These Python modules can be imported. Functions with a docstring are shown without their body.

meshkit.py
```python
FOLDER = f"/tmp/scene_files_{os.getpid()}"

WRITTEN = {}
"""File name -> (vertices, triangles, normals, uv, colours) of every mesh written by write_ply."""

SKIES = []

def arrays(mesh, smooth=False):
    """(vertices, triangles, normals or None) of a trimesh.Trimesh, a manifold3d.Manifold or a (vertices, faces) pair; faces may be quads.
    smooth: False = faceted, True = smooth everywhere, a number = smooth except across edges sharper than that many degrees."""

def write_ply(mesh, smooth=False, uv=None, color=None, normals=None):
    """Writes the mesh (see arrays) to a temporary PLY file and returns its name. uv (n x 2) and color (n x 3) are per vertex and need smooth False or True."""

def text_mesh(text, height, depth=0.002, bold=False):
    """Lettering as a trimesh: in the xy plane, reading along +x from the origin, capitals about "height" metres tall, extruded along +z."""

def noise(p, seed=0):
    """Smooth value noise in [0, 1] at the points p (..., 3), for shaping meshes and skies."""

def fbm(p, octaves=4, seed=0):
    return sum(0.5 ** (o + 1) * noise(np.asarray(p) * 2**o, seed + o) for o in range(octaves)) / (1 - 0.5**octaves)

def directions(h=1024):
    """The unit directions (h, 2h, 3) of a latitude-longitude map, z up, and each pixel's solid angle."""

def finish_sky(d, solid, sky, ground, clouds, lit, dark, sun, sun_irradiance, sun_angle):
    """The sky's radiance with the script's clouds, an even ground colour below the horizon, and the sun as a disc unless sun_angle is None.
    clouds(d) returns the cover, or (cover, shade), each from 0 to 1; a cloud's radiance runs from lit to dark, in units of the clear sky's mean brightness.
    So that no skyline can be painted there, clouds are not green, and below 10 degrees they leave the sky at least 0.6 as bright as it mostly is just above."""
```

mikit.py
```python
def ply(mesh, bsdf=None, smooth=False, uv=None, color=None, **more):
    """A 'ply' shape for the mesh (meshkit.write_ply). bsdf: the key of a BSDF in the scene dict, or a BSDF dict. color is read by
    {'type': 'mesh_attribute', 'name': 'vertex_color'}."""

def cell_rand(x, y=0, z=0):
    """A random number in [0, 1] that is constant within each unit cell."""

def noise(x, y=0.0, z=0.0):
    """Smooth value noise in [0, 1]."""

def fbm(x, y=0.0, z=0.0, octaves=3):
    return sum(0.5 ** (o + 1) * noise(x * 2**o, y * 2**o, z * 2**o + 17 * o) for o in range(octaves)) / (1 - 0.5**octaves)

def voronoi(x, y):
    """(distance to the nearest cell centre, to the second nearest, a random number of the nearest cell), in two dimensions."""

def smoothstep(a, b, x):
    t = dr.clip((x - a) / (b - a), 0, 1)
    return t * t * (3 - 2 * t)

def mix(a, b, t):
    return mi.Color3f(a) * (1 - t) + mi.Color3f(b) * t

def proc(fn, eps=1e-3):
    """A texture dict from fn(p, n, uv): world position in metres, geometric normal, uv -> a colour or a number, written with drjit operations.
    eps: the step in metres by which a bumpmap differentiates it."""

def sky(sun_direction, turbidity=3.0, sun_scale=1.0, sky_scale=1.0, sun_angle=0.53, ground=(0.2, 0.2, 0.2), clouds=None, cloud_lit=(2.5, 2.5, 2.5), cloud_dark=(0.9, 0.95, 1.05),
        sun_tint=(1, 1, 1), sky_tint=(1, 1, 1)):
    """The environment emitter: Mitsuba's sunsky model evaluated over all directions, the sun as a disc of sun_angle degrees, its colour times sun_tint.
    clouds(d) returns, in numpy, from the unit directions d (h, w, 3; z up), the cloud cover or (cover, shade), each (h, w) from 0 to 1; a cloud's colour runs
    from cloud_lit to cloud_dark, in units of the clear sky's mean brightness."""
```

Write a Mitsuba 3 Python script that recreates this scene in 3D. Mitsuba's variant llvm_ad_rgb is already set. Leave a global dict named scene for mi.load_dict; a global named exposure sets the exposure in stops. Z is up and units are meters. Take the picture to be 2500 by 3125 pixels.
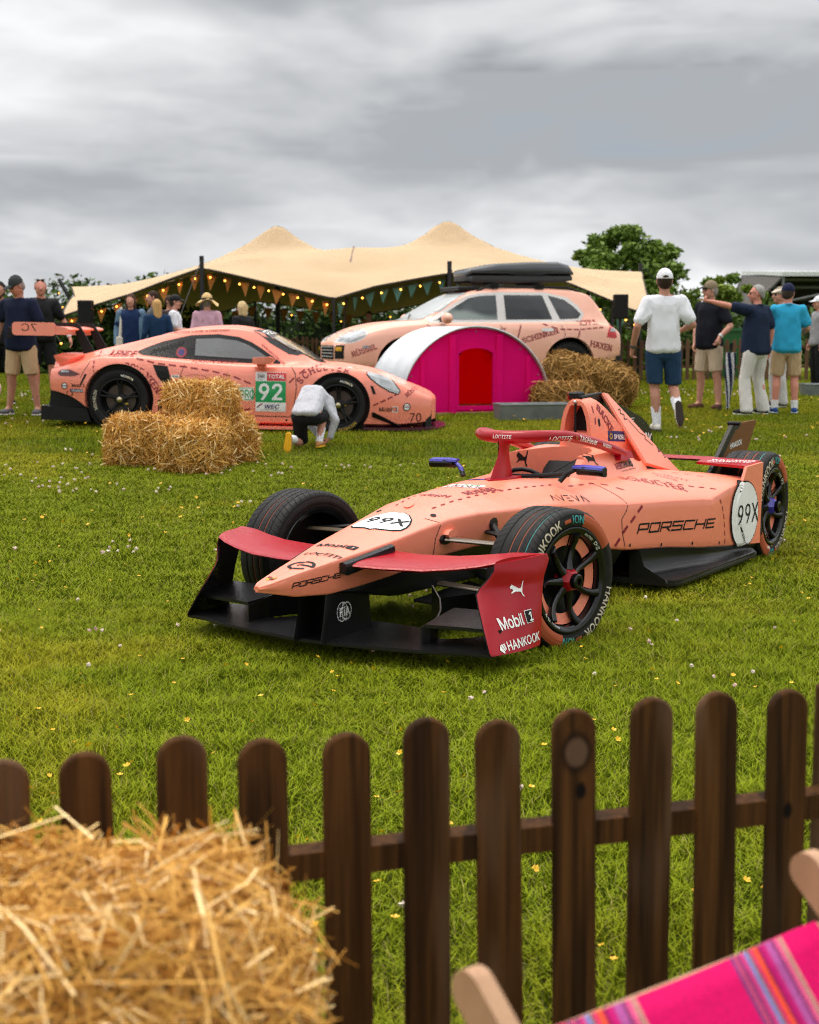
import math, random
import numpy as np
import trimesh, shapely, manifold3d
import drjit as dr
import mitsuba as mi
import mikit, meshkit
from manifold3d import Manifold, CrossSection
from shapely.geometry import Polygon, LineString, Point, box as sbox
from shapely.ops import unary_union
from shapely import affinity
from scipy.interpolate import PchipInterpolator
T4 = mi.ScalarTransform4f
random.seed(11)
RNG = np.random.default_rng(5)
scene, labels = {}, {}

# ------------------------------------------------------------------ camera, sky, exposure
CAM_H, PITCH, FOV = 1.437, 0.1287, 32.56
scene['camera'] = {'type': 'thinlens', 'fov': FOV, 'fov_axis': 'x', 'aperture_radius': 0.0052, 'focus_distance': 5.9,
                   'near_clip': 0.05, 'far_clip': 900.0,
                   'to_world': T4().look_at(origin=[0, 0, CAM_H], target=[0, math.cos(PITCH), CAM_H - math.sin(PITCH)], up=[0, 0, 1])}

CL_LIT, CL_DARK = 6.2, 0.55
def cloud_fn(d):
    z = np.maximum(d[..., 2], 0.0)
    k = 1.0 / (z + 0.16)
    q = np.stack([d[..., 0] * k * 1.25 + 3.1, d[..., 1] * k * 0.9 + 3.61, z * 9.0], -1)
    warp = np.stack([meshkit.fbm(q * 0.8 + o, 4, 9 + o) for o in (0, 7, 3)], -1) - 0.5
    p2 = q + warp * 1.0
    n = meshkit.fbm(p2 * 0.7, 3, 21) - 0.5
    b = 1 - np.abs(2 * meshkit.fbm(p2 * 1.7 + 5.0, 5, 33) - 1) * 2.2
    w = meshkit.fbm(p2 * 4.3 + 2.0, 5, 41) - 0.5
    t = np.clip((z - 0.20) / 0.65, 0, 1)
    base = 1.80 + 3.7 * t * t * (3 - 2 * t)
    e = 2.2 * n + 0.36 * (b - 0.62) + 0.42 * w
    e = np.where(e > 0, e * 0.85, e * (0.35 + 0.65 * np.clip((z - 0.02) / 0.14, 0, 1)))
    lum = base * (1.0 + e) + 0.22 * np.clip((0.08 - z) / 0.08, 0, 1)
    return np.ones_like(z), np.clip((CL_LIT - lum) / (CL_LIT - CL_DARK), 0, 1)

scene['sky'] = mikit.sky([-0.15, 0.18, 0.97], turbidity=4, sun_scale=0.26, sun_angle=24, clouds=cloud_fn,
                         cloud_lit=(6.22, 6.18, 6.16), cloud_dark=(0.49, 0.55, 0.62), ground=(0.10, 0.12, 0.05))
scene['sky']['sampling_weight'] = 30.0
exposure = 1.75

# ------------------------------------------------------------------ small tools
def srgb(r, g, b, k=1.0):
    f = lambda c: (c / 255 / 12.92) if c / 255 < 0.04045 else ((c / 255 + 0.055) / 1.055) ** 2.4
    return [f(r) * k, f(g) * k, f(b) * k]
def rgb(c): return {'type': 'rgb', 'value': [float(x) for x in c]}
def mat(name, c, rough=0.5, metal=0.0, coat=0.0, spec=0.5, two=True, bump=None, sheen=0.0):
    b = {'type': 'principled', 'base_color': c if isinstance(c, dict) else rgb(c), 'roughness': float(rough), 'metallic': float(metal), 'specular': float(spec)}
    if coat: b['clearcoat'] = float(coat); b['clearcoat_gloss'] = 0.92
    if sheen: b['sheen'] = float(sheen)
    if bump: b = {'type': 'bumpmap', 'arbitrary': bump[0], 'scale': bump[1], 'nested': b}
    if two: b = {'type': 'twosided', 'bsdf': b}
    scene['m_' + name] = b
    return 'm_' + name
def numbered(key, extra=()):
    if key not in scene and key not in labels and key not in extra: return key
    i = 1
    while f'{key}_{i:03d}' in scene or f'{key}_{i:03d}' in labels: i += 1
    return f'{key}_{i:03d}'
def thing(name, label, cat, group=None, kind=None):
    k = numbered(name)
    labels[k] = {'label': label, 'category': cat}
    if group: labels[k]['group'] = group
    if kind: labels[k]['kind'] = kind
    return k
def part(parent, name, mesh, m, smooth=35, label=None, kind=None, uv=None, **more):
    if mesh is None: return None
    k = numbered(parent + '__' + name)
    scene[k] = mikit.ply(mesh, m, smooth=smooth, uv=uv, **more)
    if label or kind:
        labels[k] = {}
        if label: labels[k]['label'] = label
        if kind: labels[k]['kind'] = kind
    return k
def structure(name, mesh, m, label, cat, smooth=False, **more):
    scene[name] = mikit.ply(mesh, m, smooth=smooth, **more)
    labels[name] = {'label': label, 'category': cat, 'kind': 'structure'}
def ground_z(x, y):
    x, y = np.asarray(x, float), np.asarray(y, float)
    t = np.clip((y - 7.6) / 9.0, 0, 1); t = t * t * (3 - 2 * t)
    u = np.clip((y - 18) / 10.0, 0, 1); u = u * u * (3 - 2 * u)
    lat = np.clip((y - 10) / 5.0, 0, 1)
    return 0.235 * t + 0.055 * u + lat * (0.016 * np.clip(-(x + 0.8), 0, 6) + 0.006 * np.clip(x - 1.0, 0, 6)) + 0.12 * np.exp(-0.5 * (((x - 1.1) / 1.9) ** 2 + ((y - 20.5) / 1.8) ** 2))

def M(v, f): return trimesh.Trimesh(np.asarray(v, float), np.asarray(f, int), process=False)
def cat(ms): return trimesh.util.concatenate([m for m in ms if m is not None and len(m.faces)])
def tm(man):
    a = man.to_mesh()
    return trimesh.Trimesh(np.array(a.vert_properties[:, :3], float), np.array(a.tri_verts, int), process=False)
def man(mesh):
    mesh = mesh.copy(); mesh.merge_vertices()
    return Manifold(manifold3d.Mesh(vert_properties=np.array(mesh.vertices, np.float32), tri_verts=np.array(mesh.faces, np.uint32)))
def xf(mesh, R=None, t=(0, 0, 0)):
    if mesh is None: return None
    m = mesh.copy()
    v = np.asarray(m.vertices)
    if R is not None: v = v @ np.asarray(R).T
    m.vertices = v + np.asarray(t, float)
    return m
def rz(a): c, s = math.cos(a), math.sin(a); return np.array([[c, -s, 0], [s, c, 0], [0, 0, 1.0]])
def ry(a): c, s = math.cos(a), math.sin(a); return np.array([[c, 0, s], [0, 1, 0], [-s, 0, c]])
def rx(a): c, s = math.cos(a), math.sin(a); return np.array([[1, 0, 0], [0, c, -s], [0, s, c]])
def box(x0, x1, y0, y1, z0, z1, b=0.0):
    if b <= 0:
        m = trimesh.creation.box([x1 - x0, y1 - y0, z1 - z0]); m.apply_translation([(x0 + x1) / 2, (y0 + y1) / 2, (z0 + z1) / 2]); return m
    pts = []
    for sx in (0, 1):
        for sy in (0, 1):
            for sz in (0, 1):
                X, Y, Z = (x0, x1)[sx], (y0, y1)[sy], (z0, z1)[sz]
                dx, dy, dz = (b, -b)[sx], (b, -b)[sy], (b, -b)[sz]
                pts += [[X, Y + dy, Z + dz], [X + dx, Y, Z + dz], [X + dx, Y + dy, Z]]
    return trimesh.convex.convex_hull(np.array(pts))
def hull(pts): return trimesh.convex.convex_hull(np.asarray(pts, float))
def tube(path, r, n=10, closed=False, flat=1.0, up=(0, 0, 1), caps=True):
    """sweep of a circle (or ellipse: 'flat' scales the radius along up) along path; r is a number or one per point"""
    P = np.asarray(path, float); N = len(P)
    r = np.broadcast_to(np.asarray(r, float), (N,))
    d = np.gradient(P, axis=0) if not closed else np.roll(P, -1, 0) - np.roll(P, 1, 0)
    d /= np.linalg.norm(d, axis=1, keepdims=True) + 1e-12
    up = np.asarray(up, float)
    s = np.cross(d, up); ln = np.linalg.norm(s, axis=1, keepdims=True)
    alt = np.cross(d, [1, 0.01, 0]); s = np.where(ln > 0.05, s, alt); s /= np.linalg.norm(s, axis=1, keepdims=True)
    w = np.cross(s, d)
    a = np.arange(n) * 2 * np.pi / n
    V = (P[:, None] + r[:, None, None] * (np.cos(a)[None, :, None] * s[:, None] + flat * np.sin(a)[None, :, None] * w[:, None])).reshape(-1, 3)
    F = []
    for i in range(N if closed else N - 1):
        j = (i + 1) % N
        for k in range(n):
            l = (k + 1) % n
            F += [[i * n + k, j * n + k, j * n + l], [i * n + k, j * n + l, i * n + l]]
    V = V.tolist()
    if caps and not closed:
        for base, P0, flip in ((0, P[0], True), ((N - 1) * n, P[-1], False)):
            c = len(V); V.append(P0.tolist())
            for k in range(n):
                l = (k + 1) % n
                F.append([c, base + k, base + l] if not flip else [c, base + l, base + k])
    m = M(V, F)
    if m.volume < 0: m.invert()
    return m
def bar(p, q, r, n=8): return tube([p, q], r, n)
def loft(secs, closed=True, caps=True):
    """secs: (S, K, 3) rings"""
    S = np.asarray(secs, float); a, k = S.shape[:2]
    V = S.reshape(-1, 3).tolist(); F = []
    kk = k if closed else k - 1
    for i in range(a - 1):
        for j in range(kk):
            l = (j + 1) % k
            F += [[i * k + j, (i + 1) * k + j, (i + 1) * k + l], [i * k + j, (i + 1) * k + l, i * k + l]]
    if caps and closed:
        for base, flip in ((0, False), ((a - 1) * k, True)):
            c = len(V); V.append(np.mean(S[base // k], 0).tolist())
            for j in range(k):
                l = (j + 1) % k
                F.append([c, base + j, base + l] if not flip else [c, base + l, base + j])
    m = M(V, F)
    if closed and caps and m.volume < 0: m.invert()
    return m
def lathe(prof, n=48, closed=True):
    """prof: (r, y) points, turned about the y axis"""
    P = np.asarray(prof, float); a = np.arange(n) * 2 * np.pi / n
    S = np.stack([np.stack([P[:, 0] * math.cos(t), P[:, 1], P[:, 0] * math.sin(t)], 1) for t in a] )
    S = np.concatenate([S, S[:1]])
    k = len(P); V = S[:-1].reshape(-1, 3); F = []
    for i in range(n):
        j = (i + 1) % n
        for q in range(k if closed else k - 1):
            l = (q + 1) % k
            F += [[i * k + q, j * k + q, j * k + l], [i * k + q, j * k + l, i * k + l]]
    m = M(V, F)
    if closed and m.volume < 0: m.invert()
    return m
def extr(poly, h):
    if not isinstance(poly, (Polygon, shapely.geometry.MultiPolygon)): poly = Polygon(poly)
    poly = poly.buffer(0)
    gs = getattr(poly, 'geoms', [poly])
    return cat([trimesh.creation.extrude_polygon(g, h, engine='earcut') for g in gs])
def plate_xz(pts, y, t):
    """polygon in (x, z), thickness t centred on y"""
    m = extr(pts, t)
    v = np.asarray(m.vertices); m.vertices = np.stack([v[:, 0], y - t / 2 + v[:, 2], v[:, 1]], 1); m.invert(); return m
def plate_xy(pts, z, t):
    m = extr(pts, t); m.apply_translation([0, 0, z]); return m
def flat(poly):
    poly = poly if not isinstance(poly, (list, np.ndarray)) else Polygon(poly)
    poly = poly.buffer(0)
    V, F, at = [], [], 0
    for g in getattr(poly, 'geoms', [poly]):
        if g.is_empty or g.geom_type != 'Polygon': continue
        v, f = trimesh.creation.triangulate_polygon(g, engine='earcut')
        V.append(v[:, :2]); F.append(f + at); at += len(v)
    return np.vstack(V), np.vstack(F)
_TXT = {}
def text2d(text, h, bold=False, sx=1.0, shear=0.0, centre=False):
    """flat lettering: (n, 2) points and triangles; left end of the baseline at the origin"""
    k = (text, bold)
    if k not in _TXT:
        m = meshkit.text_mesh(text, 1.0, 0.01, bold)
        v = np.asarray(m.vertices); f = np.asarray(m.faces)
        f = f[np.asarray(m.face_normals)[:, 2] > 0.5]; f = f[(v[f][:, :, 2] > 0.005).all(1)]
        u, inv = np.unique(f, return_inverse=True)
        _TXT[k] = v[u][:, :2], inv.reshape(-1, 3)
    v, f = _TXT[k]
    v = v * h; v = np.stack([v[:, 0] * sx + v[:, 1] * shear, v[:, 1]], 1)
    if centre: v = v - [(v[:, 0].min() + v[:, 0].max()) / 2, 0]
    return v, f
def slab(text, h, sx=1.0, shear=0.0, bold=True, centre=False):
    """lettering with slab serifs added at the top and the baseline"""
    v, f = text2d(text, h, bold, sx)
    shp = unary_union([Polygon(v[t]).buffer(h * 0.004) for t in f])
    add = []
    for z in (0.0, h):
        band = shp.intersection(sbox(-1e3, z - 0.07 * h, 1e3, z + 0.07 * h))
        for g in getattr(band, 'geoms', [band]):
            if g.is_empty: continue
            x0, _, x1, _ = g.bounds
            if x1 - x0 < 0.42 * h: add.append(sbox(x0 - 0.11 * h, z - (0.0 if z == 0 else 0.13 * h), x1 + 0.11 * h, z + (0.13 * h if z == 0 else 0.0)))
    shp = unary_union([shp] + add).simplify(h * 0.012)
    v, f = flat(shp)
    v = np.stack([v[:, 0] + v[:, 1] * shear, v[:, 1]], 1)
    if centre: v = v - [(v[:, 0].min() + v[:, 0].max()) / 2, 0]
    return v, f
def subdiv(v, f, e):
    v3 = np.column_stack([v, np.zeros(len(v))]) if v.shape[1] == 2 else v
    if e: v3, f = trimesh.remesh.subdivide_to_size(v3, f, e, max_iter=12)
    return np.asarray(v3), np.asarray(f)
def decal(vf, O, U, V, D, target, off=0.002, edge=0.03, maxd=3.0, back=1.0):
    """lays flat print (points u, v) on the target: from O + u U + v V along D"""
    v, f = subdiv(vf[0], vf[1], edge)
    O, U, V, D = (np.asarray(a, float) for a in (O, U, V, D))
    D = D / np.linalg.norm(D)
    P = O + v[:, :1] * U + v[:, 1:2] * V
    o = P - D * back
    loc, ray, tri = target.ray.intersects_location(o, np.tile(D, (len(o), 1)), multiple_hits=False)
    hit = np.zeros(len(o), bool); out = P.copy()
    if len(ray):
        n = target.face_normals[tri]; s = np.sign((n * -D).sum(1))[:, None]; s[s == 0] = 1
        out[ray] = loc - D * off * 0.6 + n * s * off * 0.7; hit[ray] = np.linalg.norm(loc - o[ray], axis=1) < maxd
    f = f[hit[f].all(1)]
    if not len(f): print('MISS', O, D); return None
    m = M(out, f); m.remove_unreferenced_vertices()
    nn = m.face_normals
    if (nn @ D).sum() > 0: m.invert()
    return m
def onto(vf, O, U, V, lift=0.0):
    v, f = vf; O, U, V = (np.asarray(a, float) for a in (O, U, V))
    n = np.cross(U, V); n /= np.linalg.norm(n)
    return M(O + v[:, :1] * U + v[:, 1:2] * V + n * lift, f)
def blob(P, R, edges, refine=0.03, smooth=6, seg=10, lam=0.55):
    """one continuous surface: hulls of the spheres at the joints of each bone, joined, refined and smoothed"""
    sph = {}
    def s(i):
        if i not in sph: sph[i] = Manifold.sphere(R[i], seg).translate([float(c) for c in P[i]])
        return sph[i]
    parts = [Manifold.batch_hull([s(i) for i in e]) for e in edges]
    b = Manifold.batch_boolean(parts, manifold3d.OpType.Add)
    m = tm(b.refine_to_length(refine)); m.merge_vertices()
    if smooth: trimesh.smoothing.filter_taubin(m, lamb=lam, nu=lam + 0.02, iterations=smooth)
    return m
N_, FBM, SS, MIX = mikit.noise, mikit.fbm, mikit.smoothstep, mikit.mix

# ------------------------------------------------------------------ materials
def bumps_fn(p, n, uv):            # rain beads standing on wet paint
    a, _, r = mikit.voronoi(p.x * 62 + p.z * 23, p.y * 62 + p.z * 31)
    b, _, r2 = mikit.voronoi(p.x * 130 + 7 - p.z * 40, p.y * 130 + p.z * 50)
    up = dr.clip(n.z * 1.4 - 0.1, 0.12, 1)
    big = dr.maximum(0, 1 - dr.square(a / (0.12 + 0.30 * r))) * dr.select(r > 0.35, 1.0, 0.0)
    sm = dr.maximum(0, 1 - dr.square(b / (0.16 + 0.25 * r2)))
    return (big * 1.0 + sm * 0.4) * up
beads = mikit.proc(bumps_fn, 8e-4)
FE_PINK = (0.86, 0.25, 0.155)
M_PINK = mat('salmon_paint', FE_PINK, 0.24, coat=1.0, bump=(beads, 0.00045))
M_PINKD = mat('salmon_plain', FE_PINK, 0.35, coat=0.4)
M_RED = mat('crimson_paint', (0.36, 0.003, 0.012), 0.24, coat=.25, spec=.35, bump=(beads, 0.0007))
M_CARBON = mat('carbon', (0.007, 0.007, 0.008), 0.30, coat=0.15, spec=.4, bump=(beads, 0.0007))
M_BLACK = mat('black_satin', (0.006, 0.006, 0.007), 0.45, spec=.3)
M_GLOSSB = mat('black_gloss', (0.004, 0.004, 0.005), 0.14, coat=0.3, spec=.4)
M_INK = mat('black_print', (0.006, 0.006, 0.006), 0.55, spec=.25)
M_REDINK = mat('red_print', (0.24, 0.012, 0.022), 0.5)
M_WHITE = mat('white_print', (0.80, 0.80, 0.79), 0.45)
M_GREENINK = mat('green_print', (0.01, 0.30, 0.09), 0.5)
M_TEAL = mat('teal_print', (0.03, 0.28, 0.27), 0.6)
M_ORANGE = mat('orange_rubber', (0.38, 0.075, 0.022), 0.7)
M_BLUE = mat('blue_paint', (0.035, 0.03, 0.36), 0.25, coat=0.8, bump=(beads, 0.0012))
M_NAVYP = mat('navy_print', (0.02, 0.012, 0.12), 0.4)
M_BRONZE = mat('wet_carbon_arm', (0.10, 0.075, 0.05), 0.3, coat=0.6)
M_BROWNP = mat('brown_panel', (0.15, 0.052, 0.010), 0.5, spec=.25)
M_METAL = mat('steel', (0.55, 0.55, 0.56), 0.3, metal=1.0)
M_GOLDINK = mat('gold_print', (0.45, 0.30, 0.03), 0.5)
M_CREAMINK = mat('cream_print', (0.52, 0.46, 0.34), 0.6)
def tyre_fn(p, n, uv):
    g = FBM(p.x * 30, p.y * 30, p.z * 30, 3)
    return MIX((0.004, 0.004, 0.0045), (0.012, 0.0115, 0.011), g)
def tyre_bump(p, n, uv):
    k = uv.x
    fr = k - dr.floor(k)
    sip = SS(0.0, 0.05, fr) * (1 - SS(0.93, 0.98, fr))
    edge = SS(0.45, 0.5, dr.abs(uv.y)) * (1 - SS(1.0, 1.05, dr.abs(uv.y)))
    return sip * edge + 0.15 * N_(p.x * 120, p.y * 120, p.z * 120)
M_TYRE = mat('tyre', mikit.proc(tyre_fn), 0.55, spec=.3, bump=(mikit.proc(tyre_bump, 2e-3), 0.004))
M_TYREPLAIN = mat('tyre_plain', (0.009, 0.009, 0.0095), 0.65, spec=.3)
M_GTPINK = mat('gt_pink_paint', (0.90, 0.265, 0.18), 0.22, coat=0.8)
M_SUVPINK = mat('suv_pink_paint', (0.87, 0.45, 0.33), 0.22, coat=0.8)
M_GLASS = mat('dark_glass', (0.010, 0.012, 0.015), 0.05, coat=0.2, spec=0.5)
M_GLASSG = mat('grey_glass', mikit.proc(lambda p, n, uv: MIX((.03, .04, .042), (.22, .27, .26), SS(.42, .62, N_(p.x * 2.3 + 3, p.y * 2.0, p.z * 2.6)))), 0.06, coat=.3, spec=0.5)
# ------------------------------------------------------------------ the field
gx, gy = np.meshgrid(np.concatenate([np.linspace(-420, -30, 12), np.linspace(-28, 28, 113), np.linspace(30, 420, 12)]), np.concatenate([np.linspace(-60, -2, 8), np.linspace(-1, 40, 83), np.linspace(45, 800, 14)]))
nx_, ny_ = gx.shape[1], gx.shape[0]
i, j = np.meshgrid(np.arange(nx_ - 1), np.arange(ny_ - 1)); a = (j * nx_ + i).ravel()
GROUND = M(np.stack([gx, gy, ground_z(gx, gy)], -1).reshape(-1, 3), np.vstack([np.stack([a, a + 1, a + nx_ + 1], 1), np.stack([a, a + nx_ + 1, a + nx_], 1)]))
def soil_fn(p, n, uv):
    f = FBM(p.x * 0.7, p.y * 0.7, 0, 4); g = N_(p.x * 19, p.y * 19); k = SS(20, 60, p.y)
    near = MIX((.055, .080, .010), (.12, .12, .03), SS(.35, .75, .6 * f + .4 * g))
    return near * (1 - k) + MIX((.09, .14, .02), (.13, .17, .035), f) * k
M_SOIL = mat('soil', mikit.proc(soil_fn), 0.95, spec=.05)
structure('ground', GROUND, M_SOIL, 'mown grass field rising gently towards the tent', 'ground', True)

def grass_fn(p, n, uv):
    r, h = uv.x, uv.y
    f = FBM(p.x * .55 + 3, p.y * .55, 0, 3); q = FBM(p.x * 2.3, p.y * 2.3 + 9, 0, 2)
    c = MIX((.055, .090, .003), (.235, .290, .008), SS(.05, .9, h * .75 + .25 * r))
    c = MIX(c, MIX((.14, .155, .006), (.37, .345, .016), h), SS(.42, .68, f * .6 + q * .4 + .14 * (r - .5)) * .85)
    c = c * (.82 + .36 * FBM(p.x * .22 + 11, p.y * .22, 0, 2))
    dry = dr.select(r > .945, 1.0, 0.0)
    c = MIX(c, (.30, .25, .085), dry * .8)
    return c
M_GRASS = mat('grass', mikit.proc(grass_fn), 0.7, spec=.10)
def blades(n, size, h, w, seed, seg=2, clover=0):
    r = np.random.default_rng(seed)
    x, y = r.uniform(-size / 2, size / 2, (2, n))
    cl = meshkit.fbm(np.stack([x * 9, y * 9, np.full(n, seed * 3.7)], -1), 3, seed)
    hh = h * (.55 + .75 * r.random(n)) * (.65 + .7 * cl); ww = w * (.7 + .6 * r.random(n))
    az = r.uniform(0, 2 * np.pi, n); lean = hh * (.35 + .85 * r.random(n)); u = r.random(n)
    la = az + r.normal(0, .6, n)
    dx, dy = np.cos(la) * lean, np.sin(la) * lean; px, py = -np.sin(az) * ww / 2, np.cos(az) * ww / 2
    V, UV, F = [], [], []
    b = np.stack([x, y, np.full(n, -.005)], 1); side = np.stack([px, py, np.zeros(n)], 1); d = np.stack([dx, dy, np.zeros(n)], 1); up = np.stack([np.zeros(n), np.zeros(n), hh], 1)
    if seg == 2:
        rows = [b - side, b + side, b + d * .3 + up * .6 - side * .85, b + d * .3 + up * .6 + side * .85, b + d + up * .92]
        hs = [0, 0, .6, .6, 1]; tri = [[0, 1, 3], [0, 3, 2], [2, 3, 4]]
    else:
        rows = [b - side, b + side, b + d * .7 + up]; hs = [0, 0, 1]; tri = [[0, 1, 2]]
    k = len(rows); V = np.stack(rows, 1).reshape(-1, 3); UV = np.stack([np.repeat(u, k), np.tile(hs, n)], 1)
    F = (np.array(tri)[None] + (np.arange(n) * k)[:, None, None]).reshape(-1, 3)
    if clover:
        cx, cy = r.uniform(-size / 2, size / 2, (2, clover)); cz = h * (.25 + .5 * r.random(clover)); R = w * 3.0; CV, CF, CU = [], [], []
        keep = meshkit.fbm(np.stack([cx * 5, cy * 5, np.full(clover, seed * 1.3)], -1), 2, seed + 50) > .5
        for X, Y, Z in zip(cx[keep], cy[keep], cz[keep]):
            a0 = r.random() * 6.28
            for q in range(3):
                a = a0 + q * 2.094; c_, s_ = math.cos(a), math.sin(a); at = len(CV); rr = R * (.7 + .5 * r.random())
                for l, m_, z in ((0, 0, 0), (.7, .5, .18), (1.05, 0, .05), (.7, -.5, .18)): CV.append([X + rr * (l * c_ - m_ * s_), Y + rr * (l * s_ + m_ * c_), Z + rr * z])
                CF += [[at, at + 1, at + 2], [at, at + 2, at + 3]]; CU += [[.2, .5]] * 4
        if CV: F = np.vstack([F, np.array(CF) + len(V)]); V = np.vstack([V, CV]); UV = np.vstack([UV, CU])
    return M(V, F), UV
GRASS_N = 0
def sow(size, y0, y1, n, h, w, nvar, seed, seg=2, clover=0):
    global GRASS_N
    r = np.random.default_rng(seed)
    for v in range(nvar):
        m, uv = blades(n, size * 1.12, h, w, seed * 10 + v, seg, clover)
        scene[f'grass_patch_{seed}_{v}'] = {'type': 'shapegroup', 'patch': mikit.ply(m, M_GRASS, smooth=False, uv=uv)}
    for y in np.arange(y0 + size / 2, y1, size):
        hw = .305 * (y + size) + .35
        for x in np.arange(-hw, hw + size, size):
            GRASS_N += 1; z = float(ground_z(x, y)); sy = float(ground_z(x, y + .25) - ground_z(x, y - .25)) / .5
            m = np.eye(4); a = math.floor(r.random() * 4) * math.pi / 2 + r.normal(0, .08); c_, s_ = math.cos(a), math.sin(a); k = .9 + .25 * r.random()
            R = np.array([[c_, -s_, 0], [s_, c_, 0], [0, 0, k]]); R[2] += sy * R[1]
            m[:3, :3] = R; m[:3, 3] = [x, y, z]
            scene[f'grass__{GRASS_N:03d}'] = {'type': 'instance', 'group': {'type': 'ref', 'id': f'grass_patch_{seed}_{int(r.integers(nvar))}'}, 'to_world': T4(m)}
sow(.5, 1.2, 7.2, 4400, .050, .0034, 4, 1, 2, 150)
sow(.8, 7.2, 13.6, 5400, .048, .0052, 3, 2, 2, 90)
sow(1.5, 13.6, 23, 7500, .046, .0095, 3, 3, 1)
sow(2.5, 23, 38, 7000, .055, .018, 2, 4, 1)
labels['grass'] = {'label': 'short mown green grass with clover covering the whole field', 'category': 'grass', 'kind': 'stuff'}

# small flowers standing in the grass
def flowers(name, lab, spots, m_, kind):
    r = np.random.default_rng(len(spots)); ms = []
    for x, y, s in spots:
        z = float(ground_z(x, y)) + (.055 + .03 * r.random()) * (1 if kind == 'cup' else .9)
        if kind == 'cup':
            V, F = [[0, 0, 0]], []
            for q in range(5):
                a = q * 1.2566 + r.random() * .2
                V += [[s * .9 * math.cos(a - .5), s * .9 * math.sin(a - .5), s * .35], [s * 1.1 * math.cos(a), s * 1.1 * math.sin(a), s * .5], [s * .9 * math.cos(a + .5), s * .9 * math.sin(a + .5), s * .35]]; k = len(V) - 3
                F += [[0, k, k + 1], [0, k + 1, k + 2]]
            m = M(V, F); m.vertices = np.asarray(m.vertices) @ rx(r.normal(.35, .4)).T @ rz(r.random() * 6).T
        else:
            m = trimesh.creation.icosphere(subdivisions=1, radius=s); v = np.asarray(m.vertices); m.vertices = v * (1 + .3 * r.normal(size=(len(v), 1))) * [1, 1, .85]
        m.apply_translation([x, y, z]); ms.append(m)
        st = M([[x - .0012, y, z - .09], [x + .0012, y, z - .09], [x, y, z]], [[0, 1, 2]])
        if kind == 'cup': pass
    scene[name] = mikit.ply(cat(ms), m_, smooth=False)
    labels[name] = {'label': lab, 'category': 'flowers', 'kind': 'stuff'}
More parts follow.
